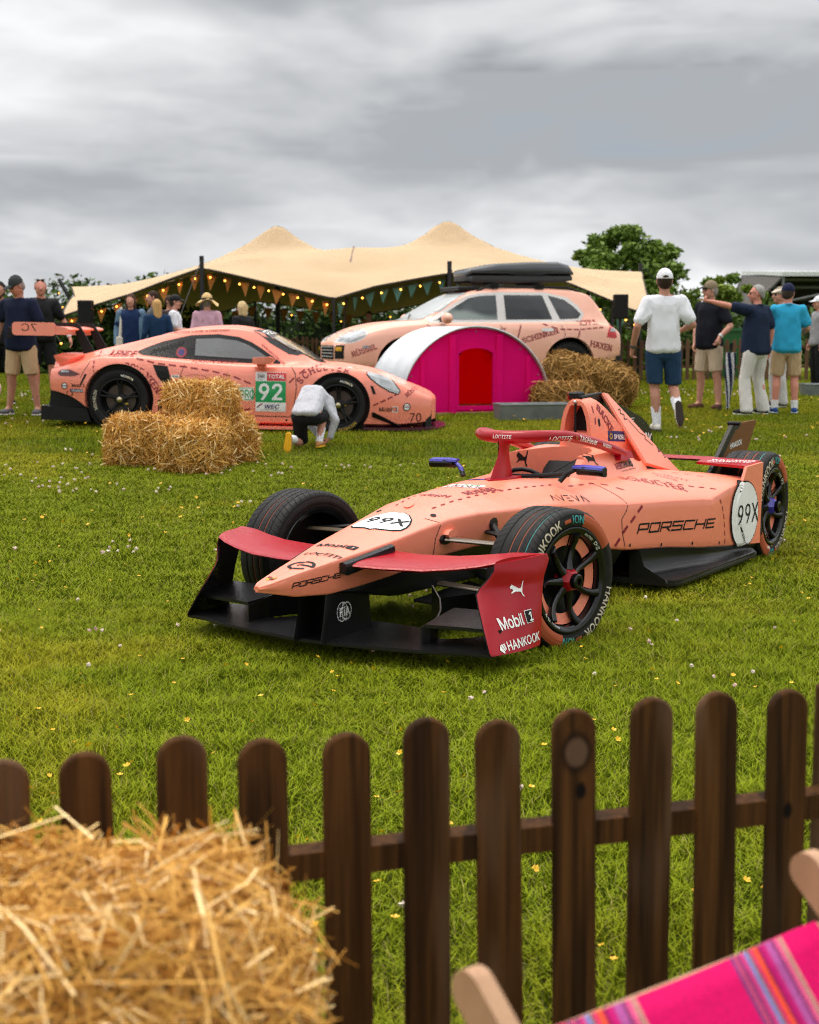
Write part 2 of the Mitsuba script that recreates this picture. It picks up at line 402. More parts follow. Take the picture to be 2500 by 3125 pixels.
r = np.random.default_rng(77)
def scatter(n, y0, y1, dens):
    out = []
    while len(out) < n:
        y = math.sqrt(r.uniform(y0 ** 2, y1 ** 2)); x = r.uniform(-.3, .3) * y
        if r.random() < dens(x, y): out.append((x, y))
    return out
nz = lambda x, y, s, k: float(meshkit.fbm(np.array([[x * k, y * k, s]]), 3, 4)[0])
cup = [(x, y, .0075 + .0035 * r.random()) for x, y in scatter(230, 2.8, 9, lambda x, y: nz(x, y, 2., .8) ** 2)] + [(x, y, .011 + .004 * r.random()) for x, y in scatter(420, 9, 24, lambda x, y: (nz(x, y, 5., .5) > .5) * .9)]
clo = [(x, y, .0065 + .003 * r.random()) for x, y in scatter(45, 2.8, 8.6, lambda x, y: max(0, nz(x, y, 8., .9) - .35))] + [(x, y, .0085 + .004 * r.random()) for x, y in scatter(150, 8.6, 13, lambda x, y: (.9 if x < -.8 and y < 12 else .25) * (nz(x, y, 1., .7) > .48))] + [(x, y, .010 + .005 * r.random()) for x, y in scatter(200, 13, 26, lambda x, y: (nz(x, y, 3., .4) > .5) * (.9 if y > 19 else .4))]
M_CUP = mat('buttercup', (.85, .48, .01), .35); M_CLO = mat('clover_bloom', mikit.proc(lambda p, n, uv: MIX((.70, .68, .55), (.55, .33, .30), N_(p.x * 40, p.y * 40, p.z * 30))), .8)
flowers('buttercups', 'small yellow buttercups scattered through the grass', cup, M_CUP, 'cup')
flowers('clover_blooms', 'white and pinkish clover heads dotted through the grass', clo, M_CLO, 'clo')

# ------------------------------------------------------------------ trees, hedge
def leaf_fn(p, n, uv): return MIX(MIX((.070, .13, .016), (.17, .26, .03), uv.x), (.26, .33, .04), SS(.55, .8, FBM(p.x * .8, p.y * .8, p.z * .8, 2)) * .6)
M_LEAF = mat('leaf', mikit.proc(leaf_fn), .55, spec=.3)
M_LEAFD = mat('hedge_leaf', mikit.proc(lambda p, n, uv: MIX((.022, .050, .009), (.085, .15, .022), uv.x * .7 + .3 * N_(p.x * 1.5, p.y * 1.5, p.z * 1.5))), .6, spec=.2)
M_BARK = mat('bark', (.06, .045, .032), .9)
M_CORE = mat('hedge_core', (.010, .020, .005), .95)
def leaves(cent, rad, n, size, r, shell=.55):
    """leaf-sized faces through an ellipsoid, thinner inside"""
    d = r.normal(size=(n, 3)); d /= np.linalg.norm(d, axis=1, keepdims=True)
    p = np.asarray(cent) + d * (shell + (1.04 - shell) * r.random((n, 1)) ** .7) * np.asarray(rad) * (1 + .10 * r.normal(size=(n, 1)))
    a = r.normal(size=(n, 3)); a[:, 2] *= .6; a /= np.linalg.norm(a, axis=1, keepdims=True); b = np.cross(a, r.normal(size=(n, 3))); b /= np.linalg.norm(b, axis=1, keepdims=True)
    s = size * (.6 + .8 * r.random((n, 1)))
    V = np.stack([p - a * s, p + b * s * .45, p + a * s, p - b * s * .45], 1).reshape(-1, 3)
    F = (np.array([[0, 1, 2], [0, 2, 3]])[None] + (np.arange(n) * 4)[:, None, None]).reshape(-1, 3)
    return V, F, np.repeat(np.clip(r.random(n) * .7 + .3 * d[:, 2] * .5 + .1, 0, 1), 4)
def foliage(lobes, size, r, shell=.55):
    V, F, U, at = [], [], [], 0
    for c, rad, n in lobes:
        v, f, u = leaves(c, rad, n, size, r, shell); V.append(v); F.append(f + at); U.append(u); at += len(v)
    U = np.concatenate(U); return M(np.vstack(V), np.vstack(F)), np.stack([U, U], 1)
def tree(label, x, y, h, crown, seed, n_lobes=34, leaf=.17, per=230, m=M_LEAF, group=None, low=.35):
    r = np.random.default_rng(seed); k = thing('tree', label, 'tree', group); z = float(ground_z(x, y))
    tips = []
    for i in range(n_lobes):
        a = r.uniform(0, 2 * np.pi); q = math.sqrt(r.random()); t = r.random()
        prof = math.sin(math.pi * (low + (1 - low) * t) ** 1.15) ** .7 if t < .98 else .3
        tips.append((x + math.cos(a) * q * crown * prof, y + math.sin(a) * q * crown * prof, z + h * (low + (.97 - low) * t)))
    lob = [((a, b, c), (np.array([1, 1, .7]) * (.28 + .34 * r.random()) * crown * .33), per) for a, b, c in tips]
    fo, uv = foliage(lob, leaf, r, .35)
    tr = [tube([[x, y, z - .2], [x + .05, y, z + h * .3], [x - .05, y, z + h * .6]], [.16, .13, .07], 8)]
    for a, b, c in tips[::2]: tr.append(tube([[x, y, z + h * (.25 + .3 * r.random())], [(x + a) / 2, (y + b) / 2, (z + c) / 2 + .55], [a, b, c]], [.05, .035, .012], 5))
    part(k, 'trunk', cat(tr), M_BARK, 40); part(k, 'crown', fo, M_LEAF if m is None else m, False, uv=uv)
tree('tall round leafy green tree behind the right end of the tent', 7.15, 48, 4.55, 2.75, 3, 66, .11, 230)
tree('lower bushy green tree behind the pointing man', 10.3, 46, 3.0, 1.35, 5, 34, .10, 240, low=.1)
tree('small dark tree between the tall tree and the bushy one', 8.5, 47, 2.55, 1.1, 8, 28, .10, 220, low=.05)
tree('green shrub rising over the fence at the far right of the tent', 6.6, 40, 2.5, 1.1, 9, 28, .10, 220, low=.05)
def hedge(label, pts, hgt, dep, seed, n=1500):
    r = np.random.default_rng(seed); k = thing('hedge', label, 'hedge'); P = np.asarray(pts, float); L = np.linalg.norm(P[-1] - P[0]); c = int(L / .8)
    lob, core = [], []
    for i in range(c):
        t = (i + .5) / c; x, y = P[0] + (P[-1] - P[0]) * t; z = float(ground_z(x, y)); hh = hgt * (.82 + .3 * r.random())
        for q in range(3): lob.append(((x + r.normal(0, .3), y + r.normal(0, dep * .25), z + hh * (.25 + .28 * q)), (.75, dep * .5, hh * .27), n // 3))
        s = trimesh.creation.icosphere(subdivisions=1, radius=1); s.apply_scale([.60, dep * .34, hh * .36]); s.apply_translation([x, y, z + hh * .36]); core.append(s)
    fo, uv = foliage(lob, .11, r, .7)
    part(k, 'foliage', fo, M_LEAFD, False, uv=uv); part(k, 'branches', cat(core), M_CORE, 60)
hedge('long dark green hedge behind the tent and the far picket fence', [(-13, 43.5), (5, 43.5)], 2.35, 1.8, 21, 900)
hedge('green hedge behind the fence on the right, under the trees', [(5.4, 44.5), (13, 44.5)], 1.75, 1.6, 22, 900)
hedge('leafy bushes at the left edge behind the standing men', [(-11, 34.2), (-5.2, 34.2)], 1.5, 1.3, 23, 900)

# ------------------------------------------------------------------ grandstand and marquee far off
M_STEEL = mat('stand_steel', (.16, .165, .17), .5, metal=.3); M_STANDW = mat('stand_roof', (.62, .63, .64), .5); M_STANDD = mat('stand_net', (.075, .07, .065), .9)
g = thing('grandstand', 'dark covered grandstand with a sloping white-edged roof at the right edge', 'grandstand')
Y0, Y1, X0, X1 = 66.0, 74.0, 17.3, 34.0
part(g, 'roof', hull([[x, y, z] for x in (X0, X1) for y, z in ((Y0, 3.95), (Y1, 4.35), (Y0, 4.15), (Y1, 4.5))]), M_STANDW, False)
part(g, 'back_wall', box(X0, X1, Y1 - .2, Y1, .3, 4.3), M_STANDD)
part(g, 'side_wall', hull([[X0, Y0 + .1, 3.9], [X0, Y1, 4.3], [X0 - 1.6, Y0 + .1, 2.3], [X0 - 1.6, Y1, .3], [X0 + .1, Y0 + .1, 3.9], [X0 - 1.5, Y0 + .1, 2.3], [X0 + .1, Y1, 4.3], [X0 - 1.5, Y1, .3]]), M_STANDD, False)
for i in range(7): part(g, 'seat_row', box(X0 - .5, X1, Y0 + 1 + i * .9, Y0 + 1.5 + i * .9, .9 + i * .34, 1.0 + i * .34), M_STEEL)
for x in np.arange(X0 + .1, X1, 2.6): part(g, 'post', box(x - .06, x + .06, Y0 + .1, Y0 + .22, .3, 4.0), M_STEEL)
for z in (3.6, 3.25): part(g, 'ceiling_beam', box(X0, X1, Y1 - 2 - z, Y1 - 1.9 - z, z + .2, z + .32), M_STEEL)
part(g, 'skirt', box(X0 + .6, X1, Y0 - .3, Y0, .2, 1.62), M_BLACK)
part(g, 'handrail', cat([bar([X0 + .6, Y0 - .2, 2.0], [X1, Y0 - .2, 2.0], .04), bar([X0 + .6, Y0 - .2, 1.8], [X1, Y0 - .2, 1.8], .03)] + [bar([x, Y0 - .2, 1.6], [x, Y0 - .2, 2.0], .03) for x in np.arange(X0 + .7, X1, 1.2)]), M_STEEL, 40)
part(g, 'brace', cat([bar([X0 - .6, Y0 - .1, 2.6], [X0 + 6, Y0 - .1, 4.0], .05), bar([X0 + .5, Y0 - .4, 1.55], [X0 + 5, Y0 - .4, 2.2], .04)]), M_STEEL, 40)
M_MARQ = mat('marquee_white', (.75, .76, .77), .6)
for x, y, w, lab in ((8.2, 62., 2.0, 'white marquee roof glimpsed under the tent beyond the hedge'), (1.6, 64., 3.0, 'white marquee far beyond the hedge in the middle')):
    k = thing('marquee', lab, 'marquee'); z = float(ground_z(x, y))
    part(k, 'roof', hull([[x - w, y - 2, z + 2.4], [x + w, y - 2, z + 2.4], [x - w, y + 2, z + 2.4], [x + w, y + 2, z + 2.4], [x, y, z + 3.1]]), M_MARQ, False)
    part(k, 'wall', box(x - w + .02, x + w - .02, y - 1.98, y + 1.98, z - .1, z + 2.4), M_MARQ, False)
M_GREENB = mat('green_bin', (.02, .12, .03), .5)
k = thing('skip', 'green metal skip standing behind the far fence among the men', 'skip')
zg = float(ground_z(7.4, 33)); part(k, 'tub', hull([[7.0 + a, 32.6, zg + .05] for a in (0, 1.0)] + [[6.95 + a, 32.5, zg + 1.15] for a in (0, 1.15)] + [[7.0 + a, 33.6, zg + .05] for a in (0, 1.0)] + [[6.95 + a, 33.7, zg + 1.15] for a in (0, 1.15)]), M_GREENB, False)
part(k, 'rim', box(6.93, 8.12, 32.46, 32.54, zg + 1.1, zg + 1.17), M_GREENB); part(k, 'rim', box(6.93, 8.12, 33.66, 33.74, zg + 1.1, zg + 1.17), M_GREENB)
# ------------------------------------------------------------------ the single-seater race car
FE = thing('open_wheel_race_car', 'salmon pink single-seater race car with crimson wings and halo and 99X roundels', 'race car')
FE_R, FE_T = rz(math.radians(-121.24)), (0.054, 6.709, 0.0)
def fe(name, mesh, m, smooth=35, parent=None, **k): return part(parent or FE, name, xf(mesh, FE_R, FE_T), m, smooth, **k)
SX = [-2.62, -2.41, -2.25, -2.0, -1.93, -1.62, -1.24, -1.0, -.7, -.5, -.3, -.1, .1, .3, .5, .7, .9, 1.1, 1.25, 1.30]
SW = [.825, .80, .785, .76, .74, .65, .55, .46, .385, .345, .315, .273, .221, .192, .172, .144, .101, .064, .036, .012]
SZC = [.535, .535, .515, .472, .48, .495, .51, .53, .55, .557, .562, .567, .556, .532, .506, .483, .457, .432, .410, .400]
SZT = [.56, .585, .60, .618, .62, .63, .64, .645, .655, .65, .64, .625, .60, .565, .53, .498, .468, .438, .415, .405]
SWS = [.84, .80, .785, .76, .745, .65, .555, .47, .36, .325, .29, .25, .21, .185, .155, .12, .085, .055, .03, .008]
SZS = [.137, .155, .168, .195, .20, .235, .264, .30, .36, .40, .412, .41, .398, .375, .352, .335, .325, .345, .380, .392]
def F_(a, x): return float(np.interp(x, SX, a))
def fe_section(x, inset=0.0):
    w, zc, zt, ws, zs = (F_(a, x) for a in (SW, SZC, SZT, SWS, SZS))
    ex = float(np.interp(x, [-1.4, -.6, 1.3], [3.4, 2.2, 1.8]))
    h = [(0, zt)]
    for t in (.15, .3, .45, .6, .72, .83, .91, .96): h.append((t * w, zc + (zt - zc) * (1 - t ** ex) + 0.004))
    h += [(w * .99, zc + .003), (w, zc - .006)]
    for t in (.15, .4, .65, .85, .97): h.append((w + (ws - w) * t + .006 * math.sin(math.pi * t), zc + (zs - zc) * t))
    h += [(ws * .985, zs - .004), (ws * .9, zs - .008), (ws * .5, zs - .008), (0, zs - .008)]
    return np.array([[x, y, z] for y, z in h] + [[x, -y, z] for y, z in h[-2:0:-1]])
xs = np.unique(np.concatenate([np.linspace(-2.62, 1.30, 110), SX]))
body = loft([fe_section(x) for x in xs])
# raised cockpit surround
def sur(x):
    top = float(np.interp(x, [-2.2, -1.95, -1.85, -1.6, -1.33], [.66, .735, .765, .752, .748]))
    wt = float(np.interp(x, [-2.2, -1.95, -1.33], [.22, .262, .262])); wb = float(np.interp(x, [-2.25, -1.9, -1.33], [.27, .36, .345]))
    h = [(0, top), (wt * .8, top), (wt * .96, top - .006), (wt, top - .022), (wt + (wb - wt) * .5, .66), (wb, .60), (wb, .45), (0, .45)]
    return np.array([[x, y, z] for y, z in h] + [[x, -y, z] for y, z in h[-2:0:-1]])
surround = loft([sur(x) for x in np.linspace(-2.22, -1.33, 16)])
wedge = hull([[-1.34, s * .345, .60] for s in (-1, 1)] + [[-1.34, s * .262, .742] for s in (-1, 1)] + [[-1.22, s * .30, .58] for s in (-1, 1)] + [[-1.34, s * .345, .45] for s in (-1, 1)] + [[-1.20, s * .21, .58] for s in (-1, 1)])
cut = CrossSection([affinity.scale(Point(0, 0).buffer(1, 12), .40, .215).exterior.coords[:0:-1]]).extrude(1.0)
cutter = Manifold.batch_hull([tm(cut) and man(tm(cut)).translate([-1.36, 0, .33]), man(tm(cut)).scale([.9, .98, 1]).translate([-1.42, 0, .33])])
bm = (man(body) + man(surround) + man(wedge)) - cutter
FE_BODY = tm(bm)
fe('body', FE_BODY, M_PINK, 20)
fe('cockpit_lining', loft([np.array([[-1.37 + .385 * c * k, .2 * s * k, z] for c, s in zip(np.cos(np.linspace(0, 2 * np.pi, 25)[:-1]), np.sin(np.linspace(0, 2 * np.pi, 25)[:-1]))]) for k, z in ((1.0, .56), (.98, .42), (.9, .36), (.02, .355))], caps=False), M_BLACK)
fe('seat', hull([[-1.5, s * .16, .38] for s in (-1, 1)] + [[-1.70, s * .15, .68] for s in (-1, 1)] + [[-1.62, s * .15, .38] for s in (-1, 1)] + [[-1.74, s * .14, .66] for s in (-1, 1)]), M_BLACK)
sw_ = cat([tube([[-1.12 + .03 * math.sin(a), .13 * math.cos(a), .60 + .085 * math.sin(a)] for a in np.linspace(0, 2 * np.pi, 17)[:-1]], .012, 8, closed=True), box(-1.15, -1.11, -.09, .09, .565, .635, .01), bar([-1.13, 0, .6], [-.95, 0, .52], .02)])
fe('steering_wheel', sw_, M_BLACK)
fe('cockpit_rim', tube([[-1.37 + .395 * math.cos(a), .212 * math.sin(a), .66 + .0 * a] for a in np.linspace(-1.15, 1.15, 15)], .012, 6), M_BLACK)
# dark lower chassis, floor
def keel(x):
    zs = F_(SZS, x); ws = F_(SWS, x)
    zb = float(np.interp(x, [-1.2, -.3, .44, .6, .86], [.13, .225, .238, .272, .322])); wk = min(float(np.interp(x, [-1.2, -.4, .3, .86], [.46, .2, .15, .10])), ws * .95)
    h = [(0, zs + .03), (ws - .012, zs + .012), (ws - .008, zs - .004), (wk + (ws - wk) * .4, zb + (zs - zb) * .4), (wk, zb + .012), (wk - .02, zb), (0, zb - .004)]
    return np.array([[x, y, z] for y, z in h] + [[x, -y, z] for y, z in h[-2:0:-1]])
fe('lower_chassis', loft([keel(x) for x in np.linspace(-1.22, .86, 28)]), M_CARBON)
fl = [(-1.33, 0), (-1.335, .45), (-1.345, .64), (-1.365, .75), (-1.385, .785), (-1.45, .80), (-2.0, .828), (-2.58, .852), (-2.62, .84), (-2.62, 0)]
flp = unary_union([Polygon(fl + [(x, -y) for x, y in fl[::-1]])]).buffer(-.012).buffer(.012)
lo, hi = extr(flp, .012), extr(flp.buffer(-.008), .02)
lo.apply_translation([0, 0, .062]); hi.apply_translation([0, 0, .071])
fe('floor', cat([lo, hi]), M_CARBON)
for s in (1, -1):
    secs = []
    for x in np.linspace(-2.615, -1.36, 28):
        ws, zs = F_(SWS, x), F_(SZS, x)
        yo = float(np.interp(x, [-2.62, -2.0, -1.45, -1.28, -1.1], [.845, .822, .79, .69, .47])); zt = .092 + .02 * float(np.interp(x, [-1.4, -1.15], [0, 1]))
        yi = min(ws - .012, yo - .02)
        p = [(yi, zs + .01), (ws - .007, zs - .002), (ws - .016, zs - .02), (min(ws - .022, yo - .03), (zs * .6 + zt * .4)), (min(ws - .01, yo - .02), zs * .25 + zt * .75), (min(ws + .02, yo - .012), zt + .006), (yo - .006, zt), (yo, zt - .01), (yo, zt - .03), (yi - .05, zt - .03), (yi - .05, zs)]
        secs.append([[x, s * y, z] for y, z in p])
    m = loft(secs)
    fe('floor_side', m, M_CARBON, 40)
# rear-quarter wall with the roundel, small red winglet on top of it
for s in (1, -1):
    pw = plate_xz([(-2.41, .535), (-2.465, .625), (-2.69, .637), (-2.66, .14), (-2.45, .16), (-2.3, .40)], 0, .018)
    v = np.asarray(pw.vertices); v[:, 1] = s * (v[:, 1] + np.interp(v[:, 0], [-2.7, -2.3], [.843, .792]) + .012 * (.137 - v[:, 2]) )
    if s < 0: pw.invert()
    fe('quarter_wall', pw, M_PINK, False)
    fe('winglet', hull([[x, s * y, z] for x, y, z in ((-2.475, .80, .628), (-2.70, .825, .645), (-2.475, .80, .612), (-2.70, .825, .629), (-2.66, .43, .622), (-2.84, .43, .640), (-2.66, .43, .606), (-2.84, .43, .624))]), M_RED, False)
# gearbox / tail between the rear wheels
fe('tail', loft([np.array([[x, w, .30], [x, w, h - .04], [x, w * .6, h], [x, -w * .6, h], [x, -w, h - .04], [x, -w, .30], [x, -w * .7, .16], [x, w * .7, .16]]) for x, w, h in ((-2.5, .44, .555), (-2.8, .34, .54), (-3.1, .22, .50), (-3.4, .12, .44))]), M_CARBON, 40)
fe('diffuser', cat([box(-3.45, -2.6, -.45, .45, .10, .13)] + [plate_xz([(-2.6, .1), (-3.5, .14), (-3.5, .34), (-2.7, .2)], y, .012) for y in (-.4, -.15, .15, .4)]), M_CARBON, False)
# halo
fe('halo_pillar', loft([np.array([[x0, 0, z], [x0 - .25 * (x0 - x1), h, z], [x0 - .7 * (x0 - x1), h, z], [x1, 0, z], [x0 - .7 * (x0 - x1), -h, z], [x0 - .25 * (x0 - x1), -h, z]]) for x0, x1, h, z in ((-.70, -.985, .030, .640), (-.735, -.955, .020, .70), (-.79, -.93, .016, .77), (-.815, -.925, .022, .83), (-.812, -.925, .034, .868), (-.82, -.915, .03, .892))]), M_RED, 60)
fe('halo_foot', hull([[x, y, z] for x, y in ((-.69, 0), (-.74, .05), (-.97, .055), (-1.01, 0), (-.97, -.055), (-.74, -.05)) for z in (.640, .662)]), M_RED, 30)
hl = [(-.855, 0, .876), (-.862, .06, .877), (-.895, .13, .880), (-.96, .19, .882), (-1.08, .235, .878), (-1.25, .262, .853), (-1.42, .275, .820), (-1.58, .282, .786), (-1.70, .287, .756), (-1.80, .290, .728)]
hp = np.array([[x, -y, z] for x, y, z in hl[:0:-1]] + hl)
tt = np.linspace(0, len(hp) - 1, 90); hp = np.stack([PchipInterpolator(np.arange(len(hp)), hp[:, i])(tt) for i in range(3)], 1)
hr = np.interp(np.abs(hp[:, 1]), [0, .12, .2, .29], [.036, .034, .031, .028])
HALO = tube(hp, hr, 16, flat=.98)
fe('halo_ring', HALO, M_RED, 60)
for s in (1, -1): fe('halo_mount', hull([[x, s * y, z] for x, y, z in ((-1.70, .32, .70), (-1.90, .32, .70), (-1.70, .255, .70), (-1.90, .255, .70), (-1.74, .305, .748), (-1.88, .305, .742), (-1.74, .27, .748), (-1.88, .27, .742))]), M_RED, 30)
# airbox hoop, engine cover, fin and buttresses
def arch(x, w, top, base, n=9, e=2.6):
    a = np.linspace(0, np.pi, n * 2 - 1)
    h = [(w * np.sign(math.cos(t)) * abs(math.cos(t)) ** (2 / e), base + (top - base) * abs(math.sin(t)) ** (2 / e)) for t in a]
    return np.array([[x, y, z] for y, z in h] + [[x, -w, base - .12], [x, w, base - .12]])
ab = man(loft([arch(x, w, t, b) for x, w, t, b in ((-1.775, .100, 1.032, .76), (-1.80, .108, 1.045, .74), (-1.95, .125, 1.046, .72), (-2.15, .15, 1.035, .70), (-2.42, .17, 1.02, .66))]))
ab = ab - man(hull([[x, s * y, z] for s in (-1, 1) for x, y, z in ((-1.70, .078, .835), (-1.70, .066, .93), (-1.70, .036, 1.008), (-1.95, .07, .85), (-1.95, .05, .95), (-1.95, .02, .99))]))
ab = ab.trim_by_plane([.64, 0, -.77], -2.025)
AIRBOX = tm(ab)
fe('airbox', AIRBOX, M_PINKD, 32)
fe('intake_lining', hull([[x, s * y, z] for s in (-1, 1) for x, y, z in ((-1.90, .074, .84), (-1.90, .05, .95), (-1.90, .02, 1.0), (-1.945, .07, .85), (-1.945, .05, .95), (-1.945, .02, .99))]), M_BLACK)
fe('intake_strut', cat([bar([-1.772, 0, .842], [-1.768, 0, 1.016], .0075, 8), bar([-1.80, 0, 1.016], [-1.755, 0, 1.018], .006)]), M_BLACK)
s_ = trimesh.creation.icosphere(subdivisions=2, radius=.011); s_.apply_translation([-1.762, 0, 1.022]); fe('strut_ball', s_, M_METAL)
fe('engine_cover', loft([arch(x, w, t, b) for x, w, t, b in ((-1.98, .108, 1.0, .72), (-2.15, .135, .93, .70), (-2.42, .15, .83, .62), (-2.75, .14, .70, .55), (-3.0, .10, .60, .48))]), M_BLACK, 40)
FIN = plate_xz([(-1.86, 1.030), (-1.86, 1.050), (-2.10, 1.058), (-2.235, 1.020), (-2.50, .955), (-2.78, .880), (-2.86, .845), (-2.935, .795), (-2.968, .755), (-2.985, .71), (-3.0, .60), (-2.99, .53), (-2.6, .5), (-2.2, .6), (-2.1, .9)], 0, .022)
fe('fin', FIN, M_CARBON, False)
fe('spine_plate', hull([[x, y, z] for x, y, z in ((-1.79, .032, 1.042), (-1.79, -.032, 1.042), (-1.79, .03, 1.055), (-1.79, -.03, 1.055), (-2.14, .012, 1.052), (-2.14, -.012, 1.052), (-2.14, .012, 1.066), (-2.14, -.012, 1.066))]), M_BLACK, False)
for s in (1, -1):
    T1, T2, B2, B1 = np.array([-2.105, s * .018, 1.060]), np.array([-2.185, s * .018, 1.046]), np.array([-2.64, s * .33, .540]), np.array([-2.18, s * .275, .640])
    secs = []
    for t in np.linspace(0, 1, 9):
        a, b = T1 + (B1 - T1) * t, T2 + (B2 - T2) * t ** 1.02
        n = np.cross(b - a, B1 - T1); n /= np.linalg.norm(n); n *= .013
        e = (b - a) / np.linalg.norm(b - a) * .008
        secs.append([a + e - n, b - e - n, b, b - e + n, a + e + n, a])
    sec = np.array(secs)
    m = loft(sec)
    if m.volume < 0: m.invert()
    fe('buttress', m, M_PINK if s > 0 else M_PINKD, 25)
    if s > 0: BUTT = m
fe('tcam', cat([box(-1.90, -1.79, -.060, .004, 1.046, 1.078, .008)]), M_BLACK)
fe('tcam_side', box(-1.90, -1.80, -.068, -.058, 1.030, 1.072, .003), M_RED)
# mirrors
for s in (1, -1):
    st = tube([[-.945, s * .29, .645], [-.965, s * .315, .682], [-.985, s * .36, .705], [-.99, s * .42, .708]], [.016, .013, .012, .014], 10, flat=.8)
    hs = loft([np.array([[xc + dx, s * y, zc + dz] for dx, dz in ((.030 * k, .0), (.022 * k, .018), (-.02, .024), (-.034, .014), (-.034, -.024), (-.01, -.028), (.02 * k, -.02))]) for y, xc, zc, k in ((.375, -.985, .708, .7), (.41, -.985, .709, 1.1), (.50, -.99, .706, 1.15), (.525, -.992, .703, .8))])
    mk = fe('mirror', cat([st, hs]), M_BLACK, 40)
    top = loft([np.array([[xc + dx, s * y, zc + dz] for dx, dz in ((.026 * k, .010), (.021 * k, .021), (-.02, .027), (-.035, .018), (-.02, .016))]) for y, xc, zc, k in ((.35, -.98, .706, .5), (.40, -.985, .709, 1.1), (.50, -.99, .706, 1.15), (.522, -.992, .703, .9))])
    part(mk, 'cap', xf(top, FE_R, FE_T), M_BLUE, 40)
    fe('mirror_stalk_cover', tube([[-.945, s * .292, .645], [-.967, s * .318, .684], [-.987, s * .36, .709]], [.0125, .0135, .0125], 10), M_BLUE if s < 0 else M_BLACK)
# front wing
def wing(le, te, t, n=9):
    """lofted aerofoil between leading and trailing edge polylines"""
    le, te = np.asarray(le, float), np.asarray(te, float); secs = []
    c = np.array([0, .03, .12, .3, .6, 1.0]); th = np.array([0, .5, .85, 1, .6, .08]) * t / 2
    for a, b in zip(le, te):
        up = [a + (b - a) * q + [0, 0, h] for q, h in zip(c, th)]; dn = [a + (b - a) * q - [0, 0, h] for q, h in zip(c[::-1], th[::-1])]
        secs.append(up + dn[:-1])
    m = loft(secs)
    if m.volume < 0: m.invert()
    return m
mp = [(.93, 0), (.925, .12), (.905, .25), (.88, .40), (.845, .56), (.79, .70), (.775, .81), (.45, .83), (.45, .62), (.60, .50), (.615, .42), (.50, .33), (.455, .27), (.44, .12), (.44, 0)]
mpp = Polygon(mp + [(x, -y) for x, y in mp[::-1]]).buffer(0)
lo, hi = extr(mpp.buffer(-.006), .016), extr(mpp, .009)
lo.apply_translation([0, 0, .100]); hi.apply_translation([0, 0, .1035])
MAINP = cat([lo, hi]); fe('front_wing_plane', MAINP, M_CARBON, False)
